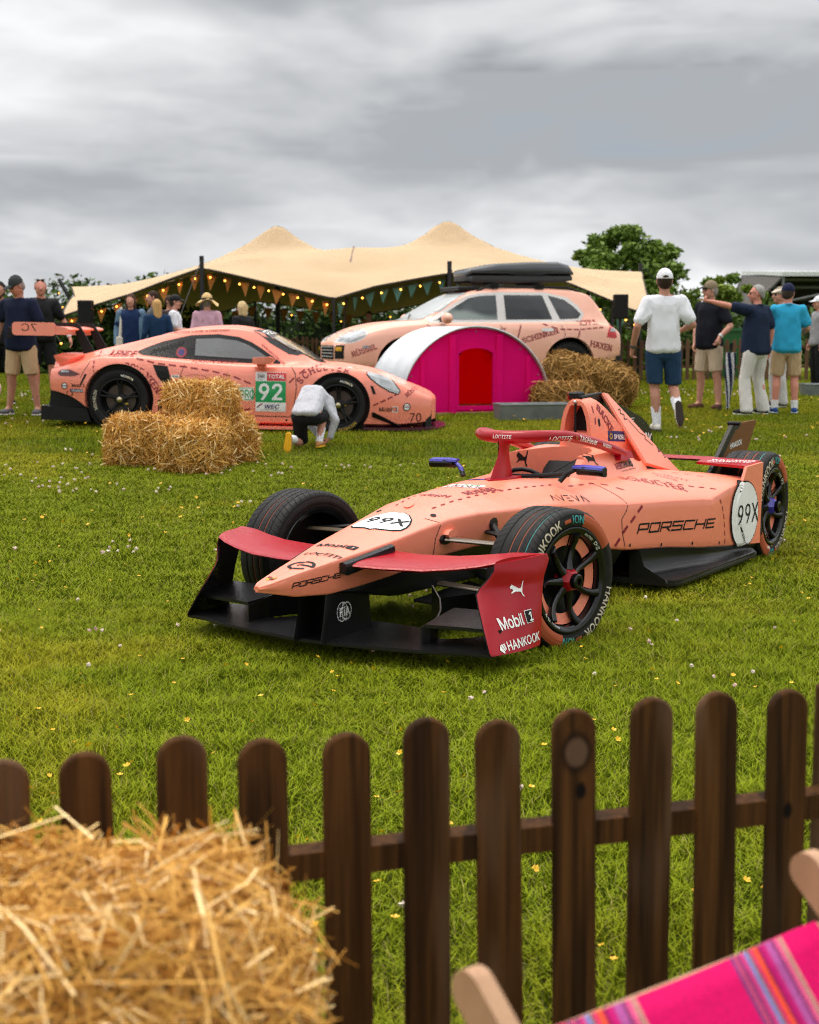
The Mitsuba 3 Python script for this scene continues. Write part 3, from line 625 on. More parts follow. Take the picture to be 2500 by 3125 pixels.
for s in (1, -1):
    le = [(.835, .136, .437), (.80, .26, .430), (.745, .45, .428), (.70, .58, .440), (.66, .68, .455), (.63, .735, .468)]
    te = [(.535, .15, .466), (.49, .30, .452), (.455, .47, .455), (.43, .58, .466), (.385, .70, .480), (.325, .825, .478)]
    fe('front_wing_flap', wing([(x, s * y, z) for x, y, z in le], [(x, s * y, z) for x, y, z in te], .030), M_RED, 40)
    # endplate: rolled over from the flap into the side plate
    rows = []
    FZ = [(.63, .735, .468), (.640, .738, .440), (.655, .725, .410), (.69, .700, .37), (.712, .695, .345), (.735, .72, .29), (.765, .76, .21), (.79, .80, .125), (.785, .805, .112)]
    RZ = [(.325, .830, .480), (.315, .836, .455), (.335, .835, .42), (.352, .832, .39), (.362, .832, .36), (.385, .838, .29), (.40, .845, .21), (.42, .850, .105), (.425, .850, .098)]
    for (a, b) in zip(FZ, RZ):
        a, b = np.array(a), np.array(b)
        q = [a + (b - a) * u + np.array([0, .018 * math.sin(math.pi * u), 0]) * (1 if a[2] < .43 else .3) for u in (0, .04, .25, .5, .75, .96, 1.0)]
        n = np.array([0.0, 1, 0])
        up = [p + [0, .0055, 0] for p in q[1:-1]]; dn = [p - [0, .0055, 0] for p in q[-2:0:-1]]
        rows.append([q[0]] + up + [q[-1]] + dn)
    rows = np.array(rows); rows[:, :, 1] *= s
    m = loft(rows)
    if m.volume < 0: m.invert()
    k = fe('front_wing_endplate', m, M_RED, 40)
    if s > 0: ENDP = m
    # inner face is bare carbon
    ri = rows[:, [0, 7 + 4, 7 + 3, 7 + 2, 7 + 1, 7, 6]].copy(); ri[:, :, 1] -= s * .003
    inner = loft(np.concatenate([ri, ri[:, ::-1] - [0, s * .002, 0]], 1)); part(k, 'inner_lining', xf(inner, FE_R, FE_T), M_CARBON, 40)
    # cascade: shelf and curved fence
    fe('front_wing_shelf', hull([[x, s * y, z] for x, y, z in ((.755, .47, .205), (.70, .80, .205), (.45, .44, .222), (.42, .82, .222), (.755, .47, .190), (.70, .80, .190), (.45, .44, .214), (.42, .82, .214))]), M_CARBON, False)
    fp = np.array([(.765, .46), (.70, .462), (.62, .455), (.55, .43), (.47, .38), (.40, .30)])
    zt = np.array([.205, .208, .222, .24, .27, .31]) - .01
    secs = [[[x, s * (y - .004), .112], [x, s * (y + .004), .112], [x, s * (y + .004), z], [x, s * (y - .004), z]] for (x, y), z in zip(fp, zt)]
    m = loft(secs)
    if m.volume < 0: m.invert()
    fe('front_wing_fence', m, M_CARBON, False)
    # end cap where the flap meets the nose
    cap = loft([np.array([[x, s * (y + dy), z + dz] for dy, dz in ((-.004, -.02 - .01 * k), (.026, -.022 - .012 * k), (.034, 0), (.03, .018), (.012, .026), (-.006, .02))]) for x, y, z, k in ((.862, .112, .430, .3), (.845, .117, .432, 1), (.70, .142, .452, .8), (.56, .160, .470, .2), (.545, .160, .472, .1))])
    if cap.volume < 0: cap.invert()
    fe('flap_cap', cap, M_CARBON, 40)
    # pylon
    py = loft([np.array([[x0, s * y, z], [x0 - .03, s * (y + .012), z], [x1, s * (y + .010), z], [x1 - .01, s * y, z], [x1, s * (y - .010), z], [x0 - .03, s * (y - .012), z]]) for x0, x1, y, z in ((.955, .56, .070, .108), (.925, .575, .068, .22), (.895, .585, .064, .345))])
    if py.volume < 0: py.invert()
    k = fe('front_wing_pylon', py, M_CARBON, 30)
    if s > 0: PYL = py
# front suspension
for s in (1, -1):
    def arm(name, a, b, w, t, m): 
        a, b = np.array(a, float), np.array(b, float); a[1] *= s; b[1] *= s
        d = (b - a); d /= np.linalg.norm(d); f = np.array([1.0, 0, 0]); f -= d * (f @ d); f /= np.linalg.norm(f); u = np.cross(d, f)
        ring = lambda p, k: np.array([p + f * w * c * k + u * t * q * k for c, q in zip(np.cos(np.linspace(0, 2 * np.pi, 13)[:-1]), np.sin(np.linspace(0, 2 * np.pi, 13)[:-1]))])
        q = loft([ring(a, 1), ring(b, .9)])
        if q.volume < 0: q.invert()
        fe(name, q, m, 40)
    arm('upper_wishbone', (.135, .22, .470), (.01, .64, .445), .034, .011, M_BRONZE)
    arm('upper_wishbone', (-.17, .26, .475), (-.02, .64, .445), .024, .010, M_BLACK)
    arm('lower_wishbone', (.10, .16, .252), (.0, .66, .20), .036, .012, M_BRONZE)
    arm('lower_wishbone', (-.25, .18, .24), (-.02, .66, .20), .028, .011, M_BLACK)
    arm('pushrod', (-.205, .27, .515), (.0, .62, .23), .020, .018, M_BLACK)
    arm('track_rod', (.17, .18, .36), (.12, .60, .34), .016, .012, M_BLACK)
    fe('arm_socket', hull([[.135 + .05 * c, s * (F_(SW, .135) - .012 + .02 * k), .472 + .026 * q] for c, q in zip(np.cos(np.linspace(0, 6.28, 10)), np.sin(np.linspace(0, 6.28, 10))) for k in (0, 1)]), M_BLACK, 40)
    fe('arm_bulge', hull([[.115 + .045 * c, s * (F_(SW, .115) - .02 + .045 * k), .495 + .02 * q] for c, q in zip(np.cos(np.linspace(0, 6.28, 10)), np.sin(np.linspace(0, 6.28, 10))) for k in (0, 1)]), M_PINKD, 40)
    fe('pushrod_socket', hull([[-.20 + .032 * c, s * (F_(SW, -.2) - .03 + .035 * k), .508 + .032 * q] for c, q in zip(np.cos(np.linspace(0, 6.28, 10)), np.sin(np.linspace(0, 6.28, 10))) for k in (0, 1)]), M_BLACK, 40)
    fe('bargeboard', hull([[x, s * y, z] for x, y, z in ((.30, .14, .205), (.05, .34, .13), (-.35, .40, .12), (-.2, .16, .215), (.30, .14, .192), (.05, .34, .118), (-.35, .40, .108), (-.2, .16, .2))]), M_CARBON, False)
    fe('turning_vane', hull([[x, s * y, z] for x, y, z in ((.26, .22, .21), (.0, .36, .21), (.0, .36, .11), (.22, .24, .12), (.26, .226, .21), (.0, .366, .21), (.0, .366, .11), (.22, .246, .12))]), M_CARBON, False)
# wheels
def tyre_profile(R, w, rr):
    h = w / 2; g = .006
    out = [(R, -.02), (R, .02)]
    p = [(rr, h * .80), (rr + .012, h * .90), (rr + .035, h * .985), (rr + (R - rr) * .5, h), (R - .028, h * .965), (R - .012, h * .90), (R - .004, h * .80)]
    tread = []
    for y in (.62, .30, -.05, -.40):
        yy = h * y
        tread += [(R, yy + .005), (R - g, yy + .0035), (R - g, yy - .0035), (R, yy - .005)]
    q = [(a, -b) for a, b in p[::-1]]
    return p + tread + q
def make_wheel(parent, X, s, R, w, rr, yc, steer, hubm, prefix, nut=True):
    Rm = rz(steer)
    def W(m): return xf(xf(m, Rm, (X, yc * s, R - .012)), FE_R, FE_T)
    wk = prefix
    prof = tyre_profile(R, w, rr); n = 96
    ty = lathe(prof, n)
    v = np.asarray(ty.vertices); r_ = np.hypot(v[:, 0], v[:, 2])
    ang = np.repeat(np.arange(n), len(prof)) / n * 60.0
    uvs = np.stack([ang + np.abs(v[:, 1]) * 14, v[:, 1] / (w / 2) * 1.08], 1)
    k = part(parent, wk, W(ty), M_TYRE, True, uv=uvs)
    # rim barrel with lips
    o = w / 2
    pr = [(rr + .016, o * .86), (rr + .016, o * .965), (rr + .010, o * .985), (rr - .002, o * .97), (rr - .016, o * .88), (rr - .022, o * .5), (rr - .030, -o * .4), (rr - .012, -o * .9), (rr + .010, -o * .97), (rr + .016, -o * .9), (rr + .002, -o * .8), (rr - .01, 0), (rr + .0, o * .8)]
    rim = lathe([(a, s * b) for a, b in pr], 72)
    part(k, 'rim', W(rim), M_GLOSSB, 40)
    dd = lathe([(rr - .005, s * o * .42), (rr - .06, s * o * .46), (.06, s * o * .30), (.02, s * o * .2), (.02, s * o * .1), (rr - .005, s * o * .2)], 48)
    part(k, 'brake_drum', W(dd), M_BLACK, 40)
    NS = 7
    for i in range(NS):
        a0 = math.radians(90 + 9) + i * 2 * math.pi / NS
        pts = []
        for t in np.linspace(0, 1, 7):
            r = .045 + (rr - .016 - .045) * t; a = a0 + .10 * math.sin(t * 3.0)
            pts.append([r * math.cos(a), s * (o * (.70 + .05 * t + .12 * t * t) - .012 * math.sin(t * math.pi)), r * math.sin(a)])
        sp = tube(pts, np.interp(np.linspace(0, 1, 7), [0, .25, .7, 1], [.026, .018, .015, .022]), 10, up=(0, s, 0), flat=1.0)
        part(k, 'spoke', W(sp), M_GLOSSB, 50)
    for i in range(NS):     # pink ring seen between the spokes
        a = np.linspace(0, 1, 9) * 2 * math.pi / NS * .90 + math.radians(99) + .05 + i * 2 * math.pi / NS
        ring = [[[r * math.cos(t), s * y, r * math.sin(t)] for r, y in ((rr - .024, o * .66), (rr - .073, o * .58), (rr - .073, o * .55), (rr - .024, o * .62))] for t in a]
        m = loft(ring)
        if m.volume < 0: m.invert()
        part(k, 'rim_panel', W(m), M_PINKD, 40)
    hb = lathe([(.012, s * o * .4), (.058, s * o * .45), (.06, s * o * .78), (.048, s * o * .98), (.040, s * (o + .006)), (.012, s * (o + .006))], 6 if s > 0 else 6)
    part(k, 'wheel_nut', W(hb), hubm, False)
    cp = lathe([(.008, s * o * .8), (.034, s * (o)), (.034, s * (o + .028)), (.028, s * (o + .034)), (.016, s * (o + .034)), (.013, s * (o + .02)), (.008, s * (o + .02))], 24)
    part(k, 'hub_cap', W(cp), M_GLOSSB, 30)
    # coloured bands and lettering on the rubber
    for y, m in ((.30, M_ORANGE), (-.05, M_ORANGE), (.62, M_TEAL if s * 1 > 0 else M_BLACK)):
        yy = w / 2 * y
        part(k, 'tread_stripe', W(lathe([(R - .0058, yy - .0032), (R - .0058, yy + .0032), (R - .003, yy + .0022), (R - .003, yy - .0022)], 72)), m, False)
    pp = np.array(prof[:7])
    def sidewall(vf, ang, r0, m, up_out=True, name='lettering', edge=.02):
        v2, f = subdiv(vf[0], vf[1], edge)
        r = r0 + v2[:, 1]; a = ang + v2[:, 0] / r0 * s
        y = np.interp(r, pp[:, 0], pp[:, 1]) + .0018
        q = M(np.stack([r * np.cos(a) * 1, s * y, r * np.sin(a)], 1), f)
        if (q.face_normals[:, 1] * s).sum() < 0: q.invert()
        part(k, name, W(q), m, False)
    hgt = R - rr
    # angle measured in (x, z); rotating nose-wards
    for base in (0.0, math.pi):
        seg = np.array([[0, 0], [.20, 0], [.20, hgt * .62], [0, hgt * .62]])
        sidewall((seg, np.array([[0, 1, 2], [0, 2, 3]])), math.radians(105 if s > 0 else 75) + base, rr + hgt * .22, M_ORANGE, name='sidewall_panel')
        if s > 0:
            sidewall(text2d('iON', hgt * .36, True), math.radians(87) + base, rr + hgt * .36, M_TEAL)
            sidewall(text2d('HANKOOK', hgt * .42, True, .95), math.radians(12) + base, rr + hgt * .33, M_CREAMINK)
            sidewall((np.array([[0, 0], [.042, 0], [.042, .018], [0, .018]]), np.array([[0, 1, 2], [0, 2, 3]])), math.radians(76) + base, rr + hgt * .42, M_ORANGE, name='sidewall_mark')
            v2, f = text2d('O·Z', .017, True, 1.3); v3, f3 = text2d('RACING', .010, True, 1.2)
            for (vv, ff, ad) in ((v2, f, 134), (v3, f3, 113)):
                a = math.radians(ad) + base + vv[:, 0] / (rr - .006); r = rr - .010 + vv[:, 1] * .8
                q = M(np.stack([r * np.cos(a), s * (o * np.interp(r, [rr - .016, rr - .002, rr + .010], [.885, .975, .99]) + .001), r * np.sin(a)], 1), ff)
                if (q.face_normals[:, 1] * s).sum() < 0: q.invert()
                part(k, 'lettering', W(q), M_WHITE, False)
    return k
ST = math.radians(-13.5)
make_wheel(FE, 0, 1, .325, .265, .229, .695, ST, M_RED, 'front_wheel')
make_wheel(FE, 0, -1, .325, .265, .229, .695, ST, M_RED, 'front_wheel')
make_wheel(FE, -2.97, 1, .345, .300, .229, .690, 0, M_BLUE, 'rear_wheel')
make_wheel(FE, -2.97, -1, .345, .300, .229, .690, 0, M_BLUE, 'rear_wheel')
# rear wing: twin swept uprights joined by a red plane
fe('rear_wing_plane', wing([(-2.93, y, .612) for y in np.linspace(-.46, .46, 9)], [(-3.36, y, .590) for y in np.linspace(-.46, .46, 9)], .034), M_RED, 40)
for s in (1, -1):
    up = plate_xz([(-2.76, .545), (-2.80, .555), (-3.19, .815), (-3.22, .826), (-3.69, .830), (-3.70, .815), (-3.42, .52), (-3.1, .40)], 0, .016)
    up.apply_translation([0, s * .468, 0]); k = fe('rear_wing_upright', up, M_BROWNP, False)
    if s > 0: UPR = up
    part(k, 'edge_strip', xf(xf(plate_xz([(-2.755, .54), (-2.80, .560), (-3.19, .820), (-3.22, .834), (-3.36, .836), (-3.33, .80), (-3.245, .785), (-2.86, .53)], 0, .026), None, (0, s * .468, 0)), FE_R, FE_T), M_BLACK, False)
    part(k, 'knob', xf(tube([[-3.21, s * .44, .832], [-3.21, s * .52, .832]], .014, 10), FE_R, FE_T), M_BLACK, 40)
# ------------------------------------------------------------------ print on the race car
def strokes(lines, w):
    return flat(unary_union([LineString(l).buffer(w / 2, cap_style='flat', join_style='mitre') for l in lines]))
def wide_word(word, h, lw=1.75, sw=.17, gap=.42, shear=.3):
    """squared extended capitals drawn from strokes"""
    G = {'P': [[(0, 0), (0, 1), (lw, 1), (lw, .38), (0, .38)]], 'O': [[(0, .5), (0, 1), (lw, 1), (lw, 0), (0, 0), (0, .5)]],
         'R': [[(0, 0), (0, 1), (lw, 1), (lw, .42), (0, .42)], [(lw * .6, .42), (lw, 0)]], 'S': [[(lw, 1), (0, 1), (0, .52), (lw, .52), (lw, 0), (0, 0)]],
         'C': [[(lw, 1), (0, 1), (0, 0), (lw, 0)]], 'H': [[(0, 0), (0, 1)], [(lw, 0), (lw, 1)], [(0, .5), (lw, .5)]], 'E': [[(lw, 1), (0, 1), (0, 0), (lw, 0)], [(0, .5), (lw * .92, .5)]],
         'A': [[(0, 0), (lw * .5, 1), (lw, 0)]], 'V': [[(0, 1), (lw * .5, 0), (lw, 1)]], 'Ξ': [[(0, 1), (lw * .8, 1)], [(0.1, .5), (lw * .7, .5)], [(0, 0), (lw * .8, 0)]], 'Λ': [[(0, 0), (lw * .5, 1), (lw, 0)]]}
    L, at = [], 0
    for ch in word:
        L += [[(x + at, y) for x, y in l] for l in G[ch]]; at += lw + gap
    shp = unary_union([LineString(l).buffer(sw / 2, cap_style='square', join_style='round') for l in L])
    shp = affinity.affine_transform(shp, [h, h * shear, 0, h, 0, 0])
    return flat(shp)
CAT = np.array([(0, .62), (.03, .72), (.10, .76), (.16, .84), (.20, .78), (.30, .72), (.45, .62), (.60, .50), (.72, .50), (.80, .62), (.85, .78), (.92, .96), (1.0, 1.0), (.96, .90), (.91, .72), (.86, .52), (.82, .38), (.78, .22), (.80, .10), (.88, -.02), (.86, -.10), (.78, -.02), (.72, .10), (.68, .26), (.58, .30), (.46, .30), (.34, .34), (.24, .30), (.12, .28), (.03, .22), (.0, .28), (.08, .34), (.18, .40), (.16, .50), (.10, .54), (.04, .54)])
def cat_mark(w): return flat(affinity.scale(Polygon(CAT), w, w * .82, origin=(0, 0)))
def ring2(r0, r1, cx=0, cy=0, sy=1.0): return affinity.scale(Point(cx, cy).buffer(r1, 24).difference(Point(cx, cy).buffer(r0, 24)), 1, sy)
FEALL = cat([FE_BODY, tm(man(FE_BODY)) if False else FE_BODY])
def fd(name, vf, O, U, V, D, m, target=None, off=.0022, edge=.03, back=1.0, **k):
    return fe(name, decal(vf, O, U, V, D, FE_BODY if target is None else target, off, edge, back=back), m, False, **k)
DN, SD = (0, 0, -1), (0, -1, 0)
rd = Point(0, 0).buffer(1, 28)
egg = Polygon([(y, -x) for x, y in ((.458, 0), (.452, .06), (.435, .11), (.405, .138), (.36, .142), (.31, .132), (.26, .11), (.215, .07), (.192, .025), (.192, -.025), (.215, -.07), (.26, -.11), (.31, -.132), (.36, -.142), (.405, -.138), (.435, -.11), (.452, -.06))]).buffer(-.012).buffer(.012)
fd('number_roundel', flat(egg), (0, 0, .7), (0, 1, 0), (-1, 0, 0), DN, M_INK, off=.0016, edge=.025)
fd('number_roundel', flat(egg.buffer(-.008)), (0, 0, .7), (0, 1, 0), (-1, 0, 0), DN, M_WHITE, off=.003, edge=.025)
fd('number', text2d('99X', .070, True, 1.16), (.362, -.100, .7), (0, 1, 0), (-1, 0, 0), DN, M_INK, off=.0045)
fd('lettering', text2d('Mobil', .036, True, 1.32), (.737, -.106, .7), (0, 1, 0), (-1, 0, 0), DN, M_INK)
fd('lettering', flat(sbox(0, 0, .040, .044).difference(sbox(.016, .007, .024, .037)).difference(sbox(.010, .028, .017, .034))), (.739, .062, .7), (0, 1, 0), (-1, 0, 0), DN, M_INK)
fd('lettering', text2d('1', .03, True, 1.2), (.734, .070, .7), (0, 1, 0), (-1, 0, 0), DN, M_WHITE, off=.001)
fd('lettering', text2d('LOCTITE', .030, True, 1.12, .2), (.863, -.083, .7), (0, 1, 0), (-1, 0, 0), DN, M_INK)
ew = [(.052, .0 + .055 * .0)]
el = [(.048 * math.cos(a), .048 * math.sin(a)) for a in np.radians(np.linspace(5, 318, 30))]
es = unary_union([LineString(el).buffer(.0065), LineString([(-.018, .002), (.052, .008)]).buffer(.006)])
fd('emblem', flat(affinity.skew(es, xs=12)), (1.012, .018, .7), (0, 1, 0), (-1, 0, 0), DN, M_INK, edge=.02)
fd('crest', flat(Polygon([(-.02, .022), (.02, .022), (.02, -.004), (0, -.026), (-.02, -.004)])), (1.206, 0, .7), (0, 1, 0), (-1, 0, 0), DN, M_GOLDINK)
for a, b in ((-.010, .010), (.010, -.008)): fd('crest_quarter', flat(sbox(a - .008, b - .006, a + .008, b + .008)), (1.206, 0, .7), (0, 1, 0), (-1, 0, 0), DN, M_REDINK, off=.0035)
fd('lettering', wide_word('PORSCHE', .0190, sw=.25), (1.137, 1, .381), (-1, 0, .03), (0, 0, 1), SD, M_INK, edge=.03)
fd('lettering', wide_word('PORSCHE', .047, sw=.21, shear=.42), (-1.325, 1.2, .346), (-1, 0, -.052), (0, 0, 1), SD, M_INK, edge=.06)
fd('lettering', slab('RÜSSEL', .050, 1.0), (-.258, .225, 1), (-.98, .2, 0), (-.2, -.98, 0), (0, -.3, -1), M_REDINK)
fd('lettering', wide_word('AVΞVA', .042, lw=1.0, gap=.38, sw=.13, shear=0), (-.728, .360, .8), (-.952, .305, 0), (-.305, -.952, 0), (0, 0, -1), M_INK)
fd('lettering', slab('KERN', .040, 1.15), (-.140, -.095, 1), (.0, 1, 0), (-1, 0, 0), DN, M_REDINK)
fd('lettering', slab('SCHULTER', .056, 1.05, bold=False), (-1.545, .385, 1), (-.76, .65, 0), (-.65, -.76, 0), DN, M_REDINK)
fd('lettering', slab('KOTELETT', .030, 1.0, bold=False), (-1.98, .40, 1), (-.35, .94, 0), (-.94, -.35, 0), DN, M_REDINK)
fd('lettering', slab('STÜCK', .028, 1.0, bold=False), (-1.92, .44, 1), (-.35, .94, 0), (-.94, -.35, 0), DN, M_REDINK)
# maker's patch on the scuttle
fd('patch', flat(sbox(-.125, 0, .085, .092)), (-.42, 0, 1), (0, 1, 0), (-1, 0, 0), DN, M_WHITE, off=.0016)
fd('lettering', text2d('TAG', .030, True, 1.9), (-.468, -.10, 1), (0, 1, 0), (-1, 0, 0), DN, M_GREENINK, off=.003)
fd('lettering', text2d('HEUER', .030, True, 1.5), (-.428, -.11, 1), (0, 1, 0), (-1, 0, 0), DN, M_REDINK, off=.003)
fd('patch', flat([(-.16, .08), (-.02, .08), (-.06, 0), (-.12, 0)]), (-.69, 0, 1), (0, 1, 0), (-1, 0, 0), DN, M_BLUE, off=.0016)
fd('patch', flat([(-.12, .05), (-.06, .05), (-.08, .01), (-.10, .01)]), (-.69, 0, 1), (0, 1, 0), (-1, 0, 0), DN, M_REDINK, off=.003)
# dashed butcher's lines
def dashes(pts, n, ln, w, D, m=M_REDINK, target=None):
    P = np.asarray(pts, float); s = np.r_[0, np.cumsum(np.linalg.norm(np.diff(P, axis=0), axis=1))]
    for c in (np.arange(n) + .5) / n * s[-1]:
        p = np.array([np.interp(c, s, P[:, k]) for k in range(3)]); q = np.array([np.interp(min(c + .01, s[-1]), s, P[:, k]) for k in range(3)]) - np.array([np.interp(c - .01, s, P[:, k]) for k in range(3)])
        U = q / np.linalg.norm(q); V = np.cross(U, D); V /= np.linalg.norm(V)
        fd('stitch_mark', flat(sbox(-ln / 2, -w / 2, ln / 2, w / 2)), p - np.asarray(D) * .3, U, V, D, m, target)
for s in (1, -1): dashes([(.085, s * .10, .6), (-.271, s * .143, .62), (-.597, s * .189, .63), (-.95, s * .255, .62)], 15, .030, .011, DN)
dashes([(-1.0, .30, .6), (-1.262, .359, .61), (-1.323, .418, .6), (-1.375, .50, .57)], 5, .045, .010, DN)
dashes([(-1.385, .58, .50), (-1.299, .571, .435), (-1.222, .552, .377), (-1.14, .531, .28)], 4, .052, .016, SD)
dashes([(-1.66, .36, .6), (-1.764, .474, .59), (-1.907, .592, .56), (-2.076, .687, .53), (-2.15, .75, .51)], 8, .042, .009, DN)
dashes([(-2.10, .8, .47), (-2.135, .8, .42), (-2.16, .8, .35), (-2.175, .8, .28), (-2.195, .8, .18)], 6, .032, .008, SD)
dashes([(-2.15, .36, .6), (-2.30, .62, .55)], 4, .04, .008, DN)
# panel joints
def joint(pts, D, w=.0042):
    P = np.asarray(pts, float); D = np.asarray(D, float)
    U = np.array([-1.0, 0, 0]); V = np.cross(D, U) * -1
    uv = np.stack([P @ U, P @ V], 1)
    fe('panel_joint', decal(flat(LineString(uv).buffer(w / 2, cap_style='flat')), -D * 1.0 * 1.0, U, V, D, FE_BODY, .0012, .03), M_INK, False)
joint([(-1.232, .33, 0), (-1.236, .42, 0), (-1.244, .50, 0), (-1.249, .548, 0)], DN)
joint([(-1.249, 0, .505), (-1.235, 0, .475), (-1.197, 0, .434), (-1.20, 0, .36), (-1.231, 0, .264)], SD)
joint([(.20, .14, 0), (.185, .19, 0), (.175, .205, 0)], DN)
joint([(.175, 0, .54), (.215, 0, .48), (.225, 0, .385)], SD)
for x, y, z in ((-1.547, .9, .258), (-1.822, .9, .236), (-2.115, .9, .205), (-1.265, .9, .285)): fd('fastener', flat(affinity.scale(Point(0, 0).buffer(.008, 8), .8, 1.3)), (x, y, z), (-1, 0, 0), (0, 0, 1), SD, M_INK)
fd('aperture', flat(affinity.scale(Point(0, 0).buffer(.014, 10), 1, 1.2)), (.138, .151, 1), (0, 1, 0), (-1, 0, 0), DN, M_INK); fd('aperture', flat(affinity.scale(Point(0, 0).buffer(.014, 10), 1, 1.2)), (.138, -.151, 1), (0, 1, 0), (-1, 0, 0), DN, M_INK)
fd('sensor_dimple', flat(affinity.rotate(affinity.scale(Point(0, 0).buffer(.05, 12), 1.2, .45), 20)), (.06, -.03, 1), (-1, 0, 0), (0, -1, 0), DN, M_ORANGE if False else M_PINKD, off=.004)
# cockpit sides
for O, D, V in (((-1.345, .285, .695), (0, -.8, -.45), (0, -.45, .8)), ((-1.43, -.1, .660), (0, -1, 0), (0, 0, 1))):
    fe('emblem', decal(cat_mark(.125), O, (-1, 0, 0), V, D, FE_BODY, .003, .02, back=.08 if O[1] < 0 else .22), M_INK, False)
fd('lettering', text2d('ABB', .042, True, .75), (-1.655, .318,  .650), (-1, 0, .02), (0, -.45, .8), (0, -.85, -.53), M_REDINK, back=.25)
fd('lettering', text2d('FORMULA', .042, True, .62, .2), (-1.722, .318,  .652), (-1, 0, .02), (0, -.45, .8), (0, -.85, -.53), M_INK, back=.25)
fd('lettering', text2d('e', .085, False, .8, .2), (-1.852, .318,  .650), (-1, 0, .02), (0, -.45, .8), (0, -.85, -.53), M_INK, back=.25)
fd('lettering', text2d('FIA WORLD CHAMPIONSHIP', .010, False, 1.1), (-1.70, .318,  .625), (-1, 0, .02), (0, -.45, .8), (0, -.85, -.53), M_INK, back=.25)
# airbox, fin, buttress
fd('lettering', slab('BACKE', .045, 1.0), (-1.872, .5, .985), (-.62, 0, -.78), (-.78, 0, .62), SD, M_REDINK, AIRBOX)
fd('patch', flat(sbox(0, 0, .20, .062)), (-1.965, .5, .785), (-1, 0, -.08), (0, 0, 1), SD, M_NAVYP, AIRBOX, off=.0016)
fd('lettering', text2d('DP WORLD', .028, True, .68), (-2.03, .5, .793), (-1, 0, -.08), (0, 0, 1), SD, M_WHITE, AIRBOX, off=.0036)
fd('emblem', flat(ring2(.010, .018)), (-1.995, .5, .812), (-1, 0, -.08), (0, 0, 1), SD, M_GOLDINK, AIRBOX, off=.0036)
fd('slot', flat(LineString([(0, -.012), (0, .012)]).buffer(.011)), (-1.872, .5, .900), (-1, 0, 0), (0, 0, 1), SD, M_INK, AIRBOX)
for p in ((-1.828, .5, .978), (-1.829, .5, .91)): fd('stitch_mark', flat(sbox(-.005, -.02, .005, .02)), p, (-1, 0, 0), (-.12, 0, 1), SD, M_REDINK, AIRBOX)
fe('lettering', onto(wide_word('PORSCHE', .030, shear=0), (-2.20, .0125, .862), (-1, 0, -.02), (0, 0, 1)), M_WHITE, False)
fe('lettering', onto(text2d('99X', .085, True, .9), (-2.745, .0125, .700), (-1, 0, -.1), (0, 0, 1)), M_WHITE, False)
sg = [[(0, 0), (.03, .03), (.02, -.01), (.06, .01), (.05, -.03), (.09, 0)], [(.10, .0), (.20, -.02), (.26, .0), (.25, -.03), (.33, -.02)], [(.36, .0), (.39, .03), (.38, -.03), (.42, .01), (.44, -.03), (.47, .0), (.60, -.01)], [(.37, .0), (.46, -.005)]]
sgf = strokes(sg, .0055)
O = np.array([-2.205, .3, .985]); U = np.array([-.36, 0.0, -.30]); U /= np.linalg.norm(U); V = np.array([-.30, 0, .36]); V /= np.linalg.norm(V)
fe('signature', decal(sgf, O - V * .035, U, V, SD, BUTT, .002, .02), M_INK, False)
# halo print
fd('lettering', text2d('LOCTITE', .026, True, 1.15, .15), (-.885, .35, .868), (-.85, .53, 0), (0, 0, 1), (-.45, -.85, -.1), M_WHITE, HALO, edge=.015)
fd('lettering', text2d('TAGHeuer', .026, True, 1.15), (-1.20, .9, .846), (-.985, .0, -.18), (-.18, 0, .985), (0, -1, 0), M_WHITE, HALO, edge=.015)
fd('emblem', flat(Polygon([(0, .024), (.026, .024), (.026, .008), (.013, -.004), (0, .008)])), (-1.16, .9, .852), (-.985, .0, -.18), (-.18, 0, .985), (0, -1, 0), M_ORANGE, HALO, edge=.015)
fd('lettering', text2d('RACEBORN', .017, True, .9), (-1.47, .9, .799), (-.97, .0, -.22), (-.22, 0, .97), (0, -1, 0), M_WHITE, HALO, edge=.015)
fd('lettering', text2d('LOCTITE', .018, True, 1.0, .15), (-.5, -.046, .871), (0, 1, 0), (0, 0, 1), (-1, 0, 0), M_WHITE, HALO, edge=.012)
# front wing print
fd('emblem', cat_mark(.075), (.566, 1.1, .322), (-1, 0, 0), (0, 0, 1), SD, M_WHITE, ENDP, edge=.02)
fd('lettering', text2d('Mobil', .046, True, .88), (.690, 1.1, .203), (-1, 0, .03), (0, 0, 1), SD, M_WHITE, ENDP, edge=.02)
fd('lettering', flat(sbox(0, 0, .046, .054)), (.527, 1.1, .207), (-1, 0, .03), (0, 0, 1), SD, M_WHITE, ENDP, edge=.02)
fd('lettering', flat(sbox(0, 0, .040, .048)), (.524, 1.1, .210), (-1, 0, .03), (0, 0, 1), SD, M_INK, ENDP, edge=.02, off=.004)
fd('lettering', text2d('1', .036, True, 1.0), (.513, 1.1, .215), (-1, 0, .03), (0, 0, 1), SD, M_WHITE, ENDP, edge=.02, off=.0058)
fd('lettering', text2d('HANKOOK', .036, True, 1.0), (.690, 1.1, .120), (-1, 0, .015), (0, 0, 1), SD, M_WHITE, ENDP, edge=.02)
fd('emblem', flat(unary_union([Polygon([(0, .018), (.022, .0), (.026, .006), (.012, .036)]), Polygon([(.015, .036), (.027, .010), (.032, .012), (.026, .038)]), Polygon([(.029, .038), (.034, .014), (.040, .016), (.038, .040)])])), (.735, 1.1, .112), (-1, 0, 0), (0, 0, 1), SD, M_WHITE, ENDP, edge=.02)
def spokes_(cx, n, r): return unary_union([LineString([(cx, 0), (cx + r * math.cos(a), r * math.sin(a))]).buffer(.0009) for a in np.arange(n) * 2 * math.pi / n])
